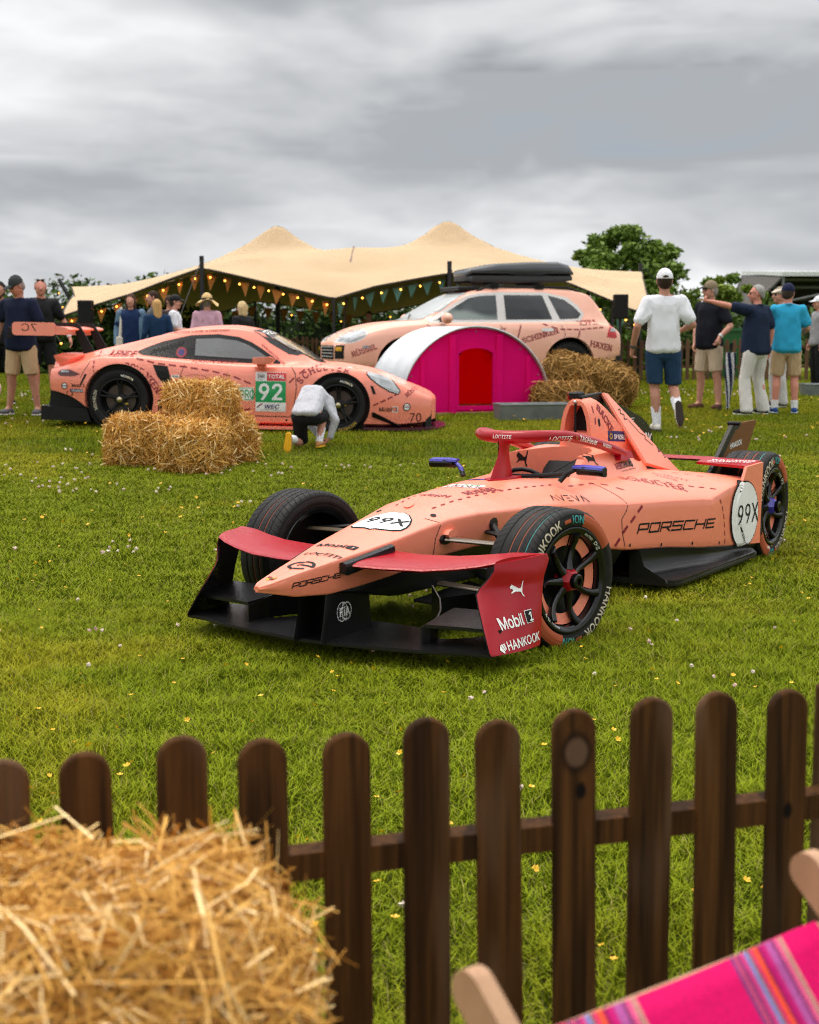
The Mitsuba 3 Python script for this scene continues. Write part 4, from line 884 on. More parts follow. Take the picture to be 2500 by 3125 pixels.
gl = unary_union([ring2(.040, .043, -.014), ring2(.035, .038, .018), unary_union([affinity.translate(sbox(-.0018, .0385, .0018, .0425), .018, 0)] + [affinity.rotate(sbox(.0162, .0385, .0198, .0425), a, origin=(.018, 0)) for a in range(0, 360, 15)]), affinity.scale(ring2(.0405, .042, -.014), .55, 1, origin=(-.014, 0)), LineString([(-.014, -.042), (-.014, .042)]).buffer(.0009), LineString([(-.055, .018), (.02, .018)]).buffer(.0009), LineString([(-.055, -.018), (.02, -.018)]).buffer(.0009)])
fd('emblem', flat(gl), (.787, .5, .226), (-1, 0, 0), (0, 0, 1), SD, M_WHITE, PYL)
fd('lettering', text2d('FiA', .036, True, 1.1, centre=True), (.784, .5, .208), (-1, 0, 0), (0, 0, 1), SD, M_WHITE, PYL, off=.0035)
# rear print
WALL = cat([FE_BODY] + [xf(xf(scene_m, None, (0, 0, 0))) for scene_m in []])
pw = plate_xz([(-2.41, .535), (-2.465, .625), (-2.69, .637), (-2.66, .14), (-2.45, .16), (-2.3, .40)], 0, .018)
v = np.asarray(pw.vertices).copy(); v[:, 1] = v[:, 1] + np.interp(v[:, 0], [-2.7, -2.3], [.843, .792]) + .012 * (.137 - v[:, 2]); pw.vertices = v
WALL = cat([FE_BODY, pw])
el = affinity.scale(rd, .185, .202)
clip = sbox(-.19, -.195, .19, .21)
fd('number_roundel', flat(el.intersection(clip)), (-2.425, 1.2, .343), (-1, 0, 0), (0, 0, 1), SD, M_INK, WALL, off=.007, edge=.015)
fd('number_roundel', flat(affinity.scale(rd, .176, .193).intersection(clip)), (-2.425, 1.2, .343), (-1, 0, 0), (0, 0, 1), SD, M_WHITE, WALL, off=.009, edge=.015)
fd('number', text2d('99X', .118, False, .92), (-2.312, 1.2, .285), (-1, 0, 0), (0, 0, 1), SD, M_INK, WALL, off=.011, edge=.02)
fe('lettering', onto(text2d('HANKOOK', .034, True, 1.05), (-3.15, .4775, .668), (-1, 0, .06), (0, 0, 1)), M_WHITE, False)
fe('lettering', onto(text2d('99Xelectric', .034, False, 1.15, .3), (-1.452, .42, .0925), (0, 1, 0), (-1, 0, 0)), M_PINKD, False)
fe('lettering', onto(text2d('RACING', .034, True, 1.5), (-2.60, .54, .6415), (-.06, .98, .01), (-.98, -.06, .08)), M_WHITE, False)
fe('lettering', onto(text2d('AUTHENTIC', .026, True, 1.3), (-2.555, .53, .638), (-.06, .98, .01), (-.98, -.06, .08)), M_WHITE, False)
# ------------------------------------------------------------------ road and GT cars: shared body builder
def I_(tab, x): a = np.asarray(tab, float); o = np.argsort(a[:, 0]); return float(PchipInterpolator(a[o, 0], a[o, 1])(np.clip(x, a[o, 0][0], a[o, 0][-1])))
def car_body(st, xs, arches):
    secs = []
    for x in xs:
        W, sh, rc, zb = I_(st['W'], x), I_(st['sh'], x), I_(st['rc'], x), I_(st['zb'], x)
        yb, yr = I_(st['yb'], x), I_(st['yr'], x)
        sh = min(sh, rc + .12) ; cab = max(0.0, min(1.0, (rc - sh - .02) / .2))
        zs = zb + (sh - zb) * np.array([.0, .06, .28, .55, .80])
        h = [(0, zb), (W * .80, zb), (W * .965, zs[1]), (W * .99, zs[2]), (W, zs[3]), (W * .985, zs[4]), (W * .95, sh - .035), (W * .90, sh - .006), (max(yb + .01, W * .84), sh)]
        g = [(0, 0.0), (.25, .34), (.5, .62), (.78, .87), (.9, .945), (1, .97)]
        yb2 = min(yb, W * .82); yr2 = min(yr, yb2 * .96)
        for t, k in ((0, .01), (.33, .36), (.66, .68), (.88, .875), (1.0, .935)): h.append((yb2 + (yr2 - yb2) * t, sh + (rc - sh) * (k if cab > 0 or rc > sh else k)))
        for t, k in ((.8, .972), (.5, .992), (.25, .998), (0, 1.0)): h.append((yr2 * t, sh + (rc - sh) * k))
        secs.append([[x, y, z] for y, z in h] + [[x, -y, z] for y, z in h[-2:0:-1]])
    b = man(loft(np.array(secs)))
    for x, z, r, y0 in arches:
        for s in (1, -1):
            c = Manifold.cylinder(.7, r, r, 48).rotate([90, 0, 0]).translate([x, s * (y0 + .35) + .35, z])
            b = b - c
    return tm(b)
def seam(put, pts, D, m, w, tgt, name='panel_joint'):
    P = np.asarray(pts, float); D = np.asarray(D, float); a = (1, 0, 0); b = (0, 0, 1) if abs(D[1]) > .5 else (0, 1, 0)
    uv = np.stack([P @ np.array(a), P @ np.array(b)], 1)
    put(name, decal(flat(LineString(uv).buffer(w / 2, cap_style='flat')), -D * 1.5, a, b, D, tgt, .002, .05), m)
def dash2(put, pts, n, ln, w, D, m, tgt):
    P = np.asarray(pts, float); s = np.r_[0, np.cumsum(np.linalg.norm(np.diff(P, axis=0), axis=1))]; D = np.asarray(D, float)
    for c in (np.arange(n) + .5) / n * s[-1]:
        f = lambda c: np.array([np.interp(c, s, P[:, k]) for k in range(3)])
        U = f(min(c + .02, s[-1])) - f(max(c - .02, 0)); U /= np.linalg.norm(U); V = np.cross(D, U); V /= np.linalg.norm(V)
        put('stitch_mark', decal(flat(sbox(-ln / 2, -w / 2, ln / 2, w / 2)), f(c) - D * 1.5, U, V, D, tgt, .004, .08, back=0), m)
def road_wheel(parent, name, put_xf, R, w, rr, spokes, knob, s, tread=False, twin=False, m_sp=None, nut=None):
    """wheel about the y axis; outer face towards s*y"""
    k = part(parent, name, put_xf(lathe([(rr, w * .40), (rr + .02, w * .46), (R * .86, w * .5), (R - .02, w * .485), (R - .004, w * .42), (R, w * .3), (R, -w * .3), (R - .004, -w * .42), (R - .02, -w * .485), (R * .86, -w * .5), (rr + .02, -w * .46), (rr, -w * .40)], 64)), M_TYREPLAIN, 40)
    o = s * w / 2
    part(k, 'rim', put_xf(lathe([(rr + .012, o * .80), (rr + .012, o * .93), (rr + .002, o * .95), (rr - .016, o * .84), (rr - .03, o * .2), (rr - .02, -o * .8), (rr + .01, -o * .8), (rr + .004, 0)], 48)), m_sp or M_BLACK, 40)
    part(k, 'brake_disc', put_xf(lathe([(.06, o * .10), (rr * .74, o * .10), (rr * .74, o * .22), (.06, o * .22)], 40)), M_DISC, 30)
    part(k, 'wheel_well', put_xf(lathe([(.01, -o * .6), (rr - .02, -o * .6), (rr - .02, -o * .4), (.01, -o * .4)], 32)), M_BLACK, 30)
    for i in range(spokes):
        for d in ((-.07, .07) if twin else (0,)):
            a0 = i * 2 * math.pi / spokes + .3; a1 = a0 + d * 1.9
            p = [[.05 * math.cos(a0), o * .62, .05 * math.sin(a0)], [rr * .55 * math.cos((a0 + a1) / 2), o * .66, rr * .55 * math.sin((a0 + a1) / 2)], [(rr - .01) * math.cos(a1), o * .82, (rr - .01) * math.sin(a1)]]
            part(k, 'spoke', put_xf(tube(p, [.020, .012, .014], 8)), m_sp or M_BLACK, 50)
    part(k, 'hub', put_xf(lathe([(.002, o * .3), (.07, o * .4), (.065, o * .66), (.05, o * .72), (.002, o * .72)], 24)), m_sp or M_BLACK, 30)
    part(k, 'wheel_nut', put_xf(lathe([(.001, o * .70), (.036, o * .72), (.030, o * .92), (.015, o * .97), (.001, o * .97)], 20)), nut or M_METAL, 50)
    if tread:
        blocks = []
        for i in range(44):
            a = i * 2 * math.pi / 44
            for y, da in ((-.36, 0), (0, .07), (.36, 0)):
                b = box(-.016, .016, -w * .13, w * .13, -.004, .014); b.apply_transform(trimesh.transformations.rotation_matrix(0, [0, 1, 0])); v = np.asarray(b.vertices) + [0, y * w, R]; c, q = math.cos(a + da), math.sin(a + da)
                b.vertices = np.stack([v[:, 0] * c + v[:, 2] * q, v[:, 1], -v[:, 0] * q + v[:, 2] * c], 1); blocks.append(b)
        part(k, 'tread', put_xf(cat(blocks)), M_TYREPLAIN, False, kind='stuff')
    return k
M_DISC = mat('brake_disc', (.10, .075, .065), .45, metal=.6)
M_NUT = mat('brass_nut', (.62, .52, .34), .3, metal=1.0)
M_LAMP = mat('headlamp', mikit.proc(lambda p, n, uv: MIX((.16, .18, .20), (.55, .58, .60), N_(p.x * 16, p.y * 16, p.z * 14))), .08, coat=1.0)
M_TAIL = mat('tail_lamp', (.55, .010, .014), .12, coat=1.0)
M_TAILD = mat('tail_lamp_dark', (.10, .02, .025), .12, coat=1.0)
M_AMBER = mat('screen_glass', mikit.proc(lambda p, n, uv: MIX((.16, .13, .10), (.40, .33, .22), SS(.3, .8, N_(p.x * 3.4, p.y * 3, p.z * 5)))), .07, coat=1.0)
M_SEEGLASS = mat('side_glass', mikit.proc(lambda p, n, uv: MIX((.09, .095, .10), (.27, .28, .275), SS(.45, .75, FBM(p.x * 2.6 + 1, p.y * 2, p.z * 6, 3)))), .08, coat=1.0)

# ------------------------------------------------------------------ the GT race car
GT = thing('gt_race_car', 'pink GT coupe race car with rear wing and green number 92 on its door', 'race car')
gR = ry(math.atan2(-.05, 2.55) * -1) @ np.eye(3); gT = np.array([-.84, 17.35, .236])
gR = ry(0.0196)
def gxf(m): return xf(m, gR, gT)
def gt(name, mesh, m, smooth=35, parent=None, **k): return part(parent or GT, name, gxf(mesh), m, smooth, **k)
st = {'W': [(1.15, .40), (1.10, .60), (1.0, .78), (.8, .91), (.5, .985), (0, 1.02), (-.5, 1.0), (-1.2, .985), (-2, 1.01), (-2.55, 1.025), (-3.0, .985), (-3.25, .90), (-3.40, .78)],
      'sh': [(1.15, .40), (1.08, .45), (1.0, .485), (.85, .55), (.7, .61), (.5, .69), (.3, .745), (.1, .775), (-.15, .80), (-.5, .795), (-1.0, .79), (-1.7, .82), (-2.0, .84), (-2.4, .865), (-2.7, .86), (-3.0, .795), (-3.2, .74), (-3.4, .69)],
      'rc': [(1.15, .42), (1.08, .48), (1.0, .515), (.85, .57), (.7, .615), (.5, .675), (.2, .745), (-.1, .79), (-.24, .815), (-.5, .96), (-.75, 1.095), (-.92, 1.178), (-1.1, 1.22), (-1.3, 1.243), (-1.6, 1.228), (-1.94, 1.172), (-2.2, 1.10), (-2.5, 1.02), (-2.84, .935), (-3.05, .875), (-3.2, .855), (-3.32, .85), (-3.40, .835)],
      'zb': [(1.15, .17), (1.0, .13), (.5, .09), (-2.6, .075), (-2.9, .20), (-3.1, .34), (-3.4, .42)],
      'yb': [(1.15, .3), (.5, .70), (-.2, .76), (-.6, .79), (-2.0, .80), (-2.5, .72), (-3.0, .66), (-3.4, .60)],
      'yr': [(1.15, .2), (.5, .5), (-.2, .62), (-.6, .64), (-1.0, .60), (-1.4, .57), (-2.0, .54), (-2.6, .48), (-3.0, .46), (-3.4, .44)]}
GTB = car_body(st, np.unique(np.concatenate([np.linspace(-3.40, 1.15, 74), [1.10, 1.12]])), [(0, .345, .375, .52), (-2.55, .365, .405, .52)])
gt('body', GTB, M_GTPINK, 33)
NS_ = (0, 1, 0)
def gp(name, mesh, m, smooth=False, **k): return gt(name, mesh, m, smooth, **k)
def gd(name, vf, O, m, U=(1, 0, 0), V=(0, 0, 1), D=NS_, off=.004, edge=.06, **k): return gp(name, decal(vf, (O[0], -2.0 if abs(D[1]) > .5 else 0, O[1]) if len(O) == 2 else O, U, V, D, GTB, off, edge, maxd=6, back=.2), m, **k)
for x, z in ((0, .345), (-2.55, .365)):
    for s in (1, -1): gt('wheel_arch_lining', xf(lathe([(.20, 0), (.42, 0), (.42, .35), (.405, .35), (.405, .02), (.20, .02)], 40), None, (x, (.50 if s > 0 else -.85) + .0, z)), M_BLACK, 40)
for x, z, R, w in ((0, .335, .335, .30), (-2.55, .352, .352, .31)):
    for s in (1, -1):
        k = road_wheel(GT, 'wheel', (lambda m, x=x, z=z, s=s, w=w: gxf(xf(m, None, (x, s * (.985 - w / 2), z)))), R, w, .235, 5, None, s, twin=True, nut=M_NUT)
        if s < 0:
            part(k, 'valve_tag', gxf(box(x + .055, x + .095, -.93, -.915, z - .005 if x == 0 else z - .06, z + .008 if x == 0 else z - .04)), M_GOLDINK, False)
            for a0, txt, mm in ((86, 'MICHELIN', M_WHITE), (74, 'PILOT', M_GOLDINK), (-42, 'MICHELIN', M_GOLDINK), (205, 'MICHELIN', M_CREAMINK)):
                v2, f = text2d(txt, .022 if a0 > 60 and a0 < 100 else .032, True); r = .272 + v2[:, 1]; a = math.radians(a0) - v2[:, 0] / .28
                q = M(np.stack([x + r * np.cos(a), np.full(len(a), -.9875), z + r * np.sin(a)], 1), f); part(k, 'lettering', gxf(q), mm, False)
# glass
win = [(-2.37, .905), (-2.24, .965), (-2.084, 1.022), (-1.768, 1.098), (-1.44, 1.118), (-1.2, 1.09), (-1.048, 1.032), (-.917, .957), (-.705, .812), (-1.02, .812), (-1.731, .842), (-1.945, .852), (-2.30, .880)]
for s in (1, -1):
    D = (0, s, 0); O = (0, -2.0 * s, 0)
    gp('window_surround', decal(flat(Polygon(win).buffer(.012)), O, (1, 0, 0), (0, 0, 1), D, GTB, .004, .05, maxd=6, back=.2), M_BLACK)
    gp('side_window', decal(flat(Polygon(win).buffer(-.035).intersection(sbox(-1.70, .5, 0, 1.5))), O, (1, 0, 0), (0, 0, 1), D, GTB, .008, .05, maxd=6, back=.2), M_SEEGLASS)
for i in range(8): gd('louvre', flat(affinity.rotate(sbox(-.012, -.035, .012, .035), -35)), (-2.20 + i * .048, .915 + .014 * i), M_INK, off=.008)
gd('filler_ring', flat(ring2(.038, .062)), (-1.86, .908), M_REDINK, off=.008); gd('filler_cap', flat(Point(0, 0).buffer(.038)), (-1.86, .908), M_NAVYP, off=.008)
ws = [(-.50, .70), (-.36, .58), (-.26, .38), (-.21, .18), (-.20, 0), (-.21, -.18), (-.26, -.38), (-.36, -.58), (-.50, -.70), (-.60, -.715), (-.82, -.675), (-1.03, -.605), (-.97, -.3), (-.955, 0), (-.97, .3), (-1.03, .605), (-.82, .675), (-.60, .715)]
gd('windscreen_surround', flat(Polygon(ws)), (0, 0, 2.0), M_GLOSSB, (1, 0, 0), (0, 1, 0), (0, 0, -1), .004)
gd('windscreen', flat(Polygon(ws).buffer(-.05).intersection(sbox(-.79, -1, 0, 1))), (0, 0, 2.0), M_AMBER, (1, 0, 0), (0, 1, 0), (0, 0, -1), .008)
gd('lettering', wide_word('PORSCHE', .075, sw=.2, shear=0), (-.84, -.60, 2.0), M_WHITE, (0, 1, 0), (-1, 0, 0), (0, 0, -1), .009)
gp('wiper', cat([bar([-.25, -.1, .83], [-.52, .35, 1.0], .008), bar([-.25, .1, .83], [-.30, .02, .85], .012)]), M_BLACK)
# lamps, ducts, trim
hl_ = Polygon([(.345, .712), (.42, .715), (.514, .688), (.62, .615), (.70, .515), (.69, .495), (.60, .525), (.485, .59), (.39, .66)]).buffer(.012)
for s in (1, -1):
    D = (0, s, 0); O = (0, -2.0 * s, 0)
    gp('headlamp_surround', decal(flat(hl_.buffer(.012)), O, (1, 0, 0), (0, 0, 1), D, GTB, .003, .04, maxd=6, back=.2), M_INK); gp('headlamp', decal(flat(hl_), O, (1, 0, 0), (0, 0, 1), D, GTB, .008, .04, maxd=6, back=.2), M_LAMP)
gd('side_duct', flat([(-2.157, .768), (-1.985, .752), (-1.96, .66), (-1.902, .505), (-2.01, .53), (-2.10, .63)]), (0, 0), M_INK); gd('duct_vane', flat([(-2.07, .64), (-1.95, .63), (-1.945, .615), (-2.06, .622)]), (0, 0), M_BLACK, off=.012)
gd('side_vent', flat([(-2.096, .361), (-2.049, .361), (-2.046, .235), (-2.092, .235)]), (0, 0), M_INK); gd('side_vent', flat([(.372, .572), (.405, .568), (.442, .478), (.405, .474)]), (0, 0), M_INK); gd('side_vent', flat([(-2.95, .64), (-2.92, .645), (-2.985, .52), (-3.01, .515)]), (0, 0), M_INK)
gd('tail_lamp', flat([(-3.29, .64), (-3.25, .685), (-3.13, .69), (-3.0, .64), (-3.08, .615), (-3.25, .612)]), (0, 0), M_TAILD); gd('tail_lamp_glint', flat([(-3.24, .675), (-3.13, .672), (-3.14, .655), (-3.24, .655)]), (0, 0), M_LAMP, off=.008)
gd('door_handle', flat(affinity.scale(Point(0, 0).buffer(1), .125, .032)), (-1.66, .63), M_REDINK, off=.003); gd('door_handle_recess', flat(affinity.scale(Point(0, 0).buffer(1), .118, .027)), (-1.66, .63), M_GTPINK, off=.0055)
for x in (-1.16, -.60): gd('jacking_mark', flat(Point(0, 0).buffer(.012)), (x, .15), M_INK)
for y, z0, z1, x0, x1 in ((-.98, .262, .105, .40, .735),): gp('canard', hull([[x0, y, z0], [x1, y + .22, z1], [x0, y - .06, z0 + .012], [x1, y + .14, z1 + .006], [x0, y - .02, z0 - .05], [x1, y + .10, z1 - .035], [x1, y + .04, z1]]), M_BLACK)
gp('splitter', plate_xy([(.30, -1.0), (.62, -1.02), (.97, -.97), (1.17, -.75), (1.27, -.35), (1.28, 0), (1.27, .35), (1.17, .75), (.97, .97), (.62, 1.02), (.30, 1.0)], .055, .03), mat('splitter_wet', (.05, .008, .02), .25, coat=.6))
gp('bumper_edge', hull([[x, y, z] for x, y in ((1.03, -.72), (1.10, -.60), (1.06, -.60), (1.0, -.70)) for z in (.07, .33)]), M_BLACK)
gp('grille', box(1.05, 1.158, -.30, .30, .12, .26, .01), M_INK)
gp('sill_plate', plate_xy([(-2.1, -1.0), (-.42, -1.02), (-.42, 1.02), (-2.1, 1.0)], .045, .03), M_GTPINK)
gp('ducktail', hull([[x, y, z] for y in (-.62, .62) for x, z in ((-3.05, .855), (-3.30, .872), (-3.40, .84), (-3.36, .76), (-3.20, .70))] + [[-3.2, s * .72, .80] for s in (1, -1)]), M_GTPINK, 40)
gp('diffuser', cat([hull([[x, y, z] for y in (-.90, .90) for x, z in ((-2.95, .085), (-3.485, .10), (-3.48, .262), (-3.0, .22))]), hull([[x, y, z] for y in (-.78, .78) for x, z in ((-2.95, .2), (-3.42, .25), (-3.40, .42), (-3.0, .40))])]), M_BLACK, False, kind='stuff') if False else None
gp('diffuser', hull([[x, y, z] for y in (-.90, .90) for x, z in ((-2.90, .085), (-3.485, .10), (-3.48, .262), (-2.95, .24))]), M_BLACK)
gp('rear_underside', hull([[x, y, z] for y in (-.76, .76) for x, z in ((-2.95, .22), (-3.42, .25), (-3.40, .45), (-3.0, .45))]), M_BLACK)
gp('exhaust_tip', tube([[-3.25, -.5, .36], [-3.45, -.5, .36]], .07, 16), M_METAL, 40)
# rear wing on swan necks
gp('wing_plane', wing([(-3.14, y, 1.150) for y in np.linspace(-.94, .94, 7)], [(-3.55, y, 1.175) for y in np.linspace(-.94, .94, 7)], .055), M_GTPINK, 40)
for s in (1, -1):
    ep = plate_xz(affinity.translate(sbox(-3.79, 1.075, -3.29, 1.228).buffer(-.04).buffer(.04), 0, 0), s * .95, .014); gp('wing_endplate', ep, M_GTPINK)
    gp('wing_strut', plate_xz([(-2.955, .885), (-3.06, .82), (-3.09, .86), (-3.20, 1.155), (-3.44, 1.195), (-3.44, 1.232), (-3.20, 1.228), (-3.16, 1.222), (-3.125, 1.19)], s * .40, .022), M_BLACK)
gp('emblem', onto(text2d('7C', .085, False, -1.25), (-3.49, -.9585, 1.125), (1, 0, 0), (0, 0, 1)), M_INK)
gp('mirror', cat([hull([[-.985, -1.12, .87], [-.985, -.93, .87], [-.985, -1.12, .80], [-.985, -.93, .79], [-.80, -1.10, .885], [-.72, -1.03, .86], [-.80, -.95, .885], [-.80, -1.08, .80], [-.78, -.95, .79]])]), M_GTPINK, 40)
gp('mirror_stalk', hull([[-.95, -1.0, .80], [-.84, -1.0, .80], [-.95, -.90, .735], [-.83, -.90, .735], [-.93, -1.03, .75], [-.85, -1.03, .75]]), M_GTPINK, 40)
gp('aerial', bar([-1.02, 0, 1.18], [-1.0, 0, 1.36], .005), M_BLACK)
# print
gd('number_panel', flat(sbox(-.962, .249, -.608, .706)), (0, 0), M_WHITE, off=.003); gd('number_panel', flat(sbox(-.962, .357, -.608, .600)), (0, 0), M_GREENINK, off=.0055); gd('number_panel', flat(sbox(-.83, .606, -.608, .700)), (0, 0), mat('bright_red', (.60, .03, .03), .5), off=.0055)
gd('number', text2d('92', .180, True, .96, centre=True), (-.785, .388), M_WHITE, off=.008)
gd('lettering', text2d('TOTAL', .042, True, 1.05), (-.82, .633), M_WHITE, off=.008); gd('lettering', text2d('24h', .038, True, .9), (-.945, .640), M_INK, off=.008); gd('lettering', text2d('24 HEURES', .010, False), (-.95, .615), M_INK, off=.008)
gd('lettering', text2d('WEC', .046, True, 1.2, .25), (-.865, .285), M_NAVYP, off=.008); gd('lettering', text2d('WORLD ENDURANCE CHAMPIONSHIP', .010, False), (-.905, .263), M_INK, off=.008)
gd('class_panel', flat(sbox(-1.171, .372, -.984, .525)), (0, 0), M_WHITE, off=.003); gd('class_panel', flat(sbox(-1.165, .379, -.990, .518)), (0, 0), M_GREENINK, off=.005); gd('class_panel', flat(sbox(-1.155, .388, -1.0, .51)), (0, 0), M_WHITE, off=.007); gd('lettering', text2d('PRO', .096, True, .68), (-1.15, .40), M_GREENINK, off=.009)
gd('lettering', slab('LENDE', .062, 1.15), (-2.70, .852), M_REDINK)
def arc_text(word, pts, h):
    P = np.array(pts, float); s = np.r_[0, np.cumsum(np.hypot(*np.diff(P, axis=0).T))]; n = len(word)
    for i, ch in enumerate(word):
        c = (i + .1) / n * s[-1]; e = (i + .9) / n * s[-1]
        p, q = (np.array([np.interp(t, s, P[:, k]) for k in (0, 1)]) for t in (c, e)); U = (q - p) / np.linalg.norm(q - p)
        gd('lettering', slab(ch, h, .95), (p[0], p[1]), M_REDINK, U=(U[0], 0, U[1]), V=(-U[1], 0, U[0]))
arc_text('SCHINKEN', [(-2.50, .715), (-2.40, .70), (-2.28, .64), (-2.19, .55), (-2.12, .45)], .075)
arc_text('SCHULTER', [(-.44, .56), (-.36, .66), (-.25, .72), (-.12, .745), (.02, .73), (.12, .70)], .076)
gd('lettering', slab('KOPF', .07, 1.0), (-1.44, .52), M_REDINK, U=(.80, 0, -.6), V=(.6, 0, .8)); gd('lettering', slab('RÜSSEL', .055, 1.0), (.80, .44), M_REDINK, U=(.62, 0, .5), V=(-.5, 0, .62))
gd('lettering', text2d('PORSCHE DESIGN', .036, False, 1.2), (-1.72, .795), M_REDINK); gd('lettering', text2d('Mobil', .046, True, 1.0), (.475, .276), M_INK); gd('lettering', text2d('1', .05, True), (.655, .276), M_INK); gd('lettering', flat(sbox(-.02, -.008, .045, .058).difference(sbox(-.012, 0, .037, .05))), (.652, .274), M_WHITE)
gd('badge', flat(Point(0, 0).buffer(.045)), (.80, .33), M_WHITE); gd('badge', flat(ring2(.036, .045)), (.80, .33), M_INK, off=.006); gd('lettering', text2d('Esso', .022, True, centre=True), (.80, .322), M_REDINK, off=.008)
gd('badge', flat(Point(0, 0).buffer(.038)), (-3.20, .50), M_WHITE); gd('badge', flat(ring2(.03, .038)), (-3.20, .50), M_INK, off=.006); gd('lettering', text2d('Esso', .02, True, centre=True), (-3.20, .493), M_NAVYP, off=.008)
gd('lettering', text2d('70', .10, False, .85), (.83, .155), M_INK); gd('lettering', text2d('PORSCHE', .018, False, 1.2), (.80, .122), M_INK); gd('lettering', text2d('7C', .08, False, .9), (-3.10, .31), M_INK, U=(0, 0, 1), V=(-1, 0, 0))
gd('lettering', text2d('Mobil 1', .036, True, .95), (-3.11, .49), M_INK); gd('badge', flat(sbox(0, 0, .16, .036)), (-3.13, .43), M_NAVYP); gd('lettering', text2d('MICHELIN', .02, True, 1.0), (-3.11, .438), M_WHITE, off=.008)
gd('badge', flat(sbox(0, 0, .10, .032)), (-1.94, .62), M_WHITE); gd('lettering', text2d('DUNLOP', .02, True), (-1.93, .626), M_INK, off=.007)
gd('lettering', text2d('L.VANTHOOR  K.ESTRE  M.CHRISTENSEN', .026, False), (-2.02, 1.125), M_REDINK, U=(1, 0, .06))
gd('lettering', text2d('www.porsche.com', .03, False), (-.93, 1.01), M_REDINK, U=(.78, 0, -.62), V=(.62, 0, .78))
dash2(gp, [(-2.37, 0, .84), (-2.1, 0, .78), (-1.8, 0, .75), (-1.45, 0, .70), (-1.2, 0, .64), (-1.0, 0, .56)], 11, .085, .016, (0, 1, 0), M_REDINK, GTB)
dash2(gp, [(-2.85, 0, .92), (-2.84, 0, .83), (-2.85, 0, .70), (-2.80, 0, .60)], 6, .035, .014, (0, 1, 0), M_REDINK, GTB)
dash2(gp, [(-1.14, 0, .255), (-.95, 0, .29), (-.62, 0, .54), (-.5, 0, .66), (-.36, 0, .77)], 6, .08, .016, (0, 1, 0), M_REDINK, GTB); dash2(gp, [(.40, 0, .34), (.58, 0, .42), (.72, 0, .50)], 4, .065, .016, (0, 1, 0), M_REDINK, GTB); dash2(gp, [(-2.2, 0, .20), (-2.0, 0, .21)], 2, .06, .014, (0, 1, 0), M_REDINK, GTB)
seam(gp, [(-.553, 0, .775), (-.50, 0, .69), (-.485, 0, .52), (-.52, 0, .25), (-.555, 0, .19), (-1.8, 0, .205)], (0, 1, 0), M_INK, .009, GTB); seam(gp, [(-1.78, 0, .80), (-1.83, 0, .66), (-1.80, 0, .48)], (0, 1, 0), M_INK, .007, GTB); seam(gp, [(-2.85, 0, .86), (-3.0, 0, .60)], (0, 1, 0), M_INK, .006, GTB)
gd('race_sticker', flat(Polygon([(-.28, .1), (.02, .1), (.05, -.2), (-.25, -.2)])), (.35, -.35, 2.0), M_WHITE, (1, 0, 0), (0, 1, 0), (0, 0, -1)); gd('race_sticker', flat(Polygon([(-.22, .04), (-.10, .04), (-.08, -.14), (-.20, -.14)])), (.35, -.35, 2.0), M_GREENINK, (1, 0, 0), (0, 1, 0), (0, 0, -1), off=.007)

# ------------------------------------------------------------------ the off-road estate car
SV = thing('off_road_car', 'pale pink off-road car carrying a dark roof box, parked behind the magenta pig shelter', 'car')
sK, sPsi, sO = 1.06, math.radians(18.1), np.array([-.395, 23.99, .373])
sRm = rz(math.pi + sPsi) * sK
def sxf(m): return xf(m, sRm, sO)
def sv(name, mesh, m, smooth=35, parent=None, **k): return part(parent or SV, name, sxf(mesh), m, smooth, **k)
st = {'W': [(.97, .45), (.93, .66), (.82, .82), (.6, .91), (.2, .955), (-.4, .94), (-1.5, .935), (-2.3, .945), (-2.85, .965), (-3.3, .92), (-3.6, .83), (-3.80, .70)],
      'sh': [(.97, .74), (.93, .80), (.85, .87), (.6, .97), (.3, 1.05), (0, 1.09), (-.5, 1.12), (-1.5, 1.13), (-2.6, 1.14), (-3.2, 1.14), (-3.6, 1.08), (-3.80, .98)],
      'rc': [(.97, .78), (.93, .85), (.85, .91), (.6, 1.02), (.3, 1.10), (0, 1.145), (-.35, 1.175), (-.6, 1.32), (-.9, 1.49), (-1.15, 1.605), (-1.4, 1.66), (-1.8, 1.69), (-2.5, 1.69), (-3.0, 1.665), (-3.25, 1.61), (-3.42, 1.45), (-3.60, 1.20), (-3.78, 1.0)],
      'zb': [(.97, .48), (.8, .36), (-3.2, .36), (-3.55, .46), (-3.8, .55)],
      'yb': [(.97, .4), (.5, .70), (-.4, .80), (-3.0, .80), (-3.6, .72), (-3.8, .6)], 'yr': [(.97, .25), (.5, .5), (-.4, .62), (-1.2, .60), (-3.0, .58), (-3.4, .56), (-3.8, .5)]}
SVB = car_body(st, np.unique(np.concatenate([np.linspace(-3.80, .97, 70), [.94, .955]])), [(0, .46, .44, .45), (-2.79, .46, .44, .45)])
sv('body', SVB, M_SUVPINK, 33)
def sd(name, vf, O, m, U=(-1, 0, 0), V=(0, 0, 1), D=(0, -1, 0), off=.004, edge=.07, **k): return sv(name, decal(vf, (O[0], 2.0, O[1]) if len(O) == 2 else O, U, V, D, SVB, off, edge, maxd=6, back=.2), m, False, **k)
def sp_(pts): return flat(Polygon([(-x, z) for x, z in pts]))
M_CHROME = mat('window_trim', (.62, .60, .58), .3, metal=.2)
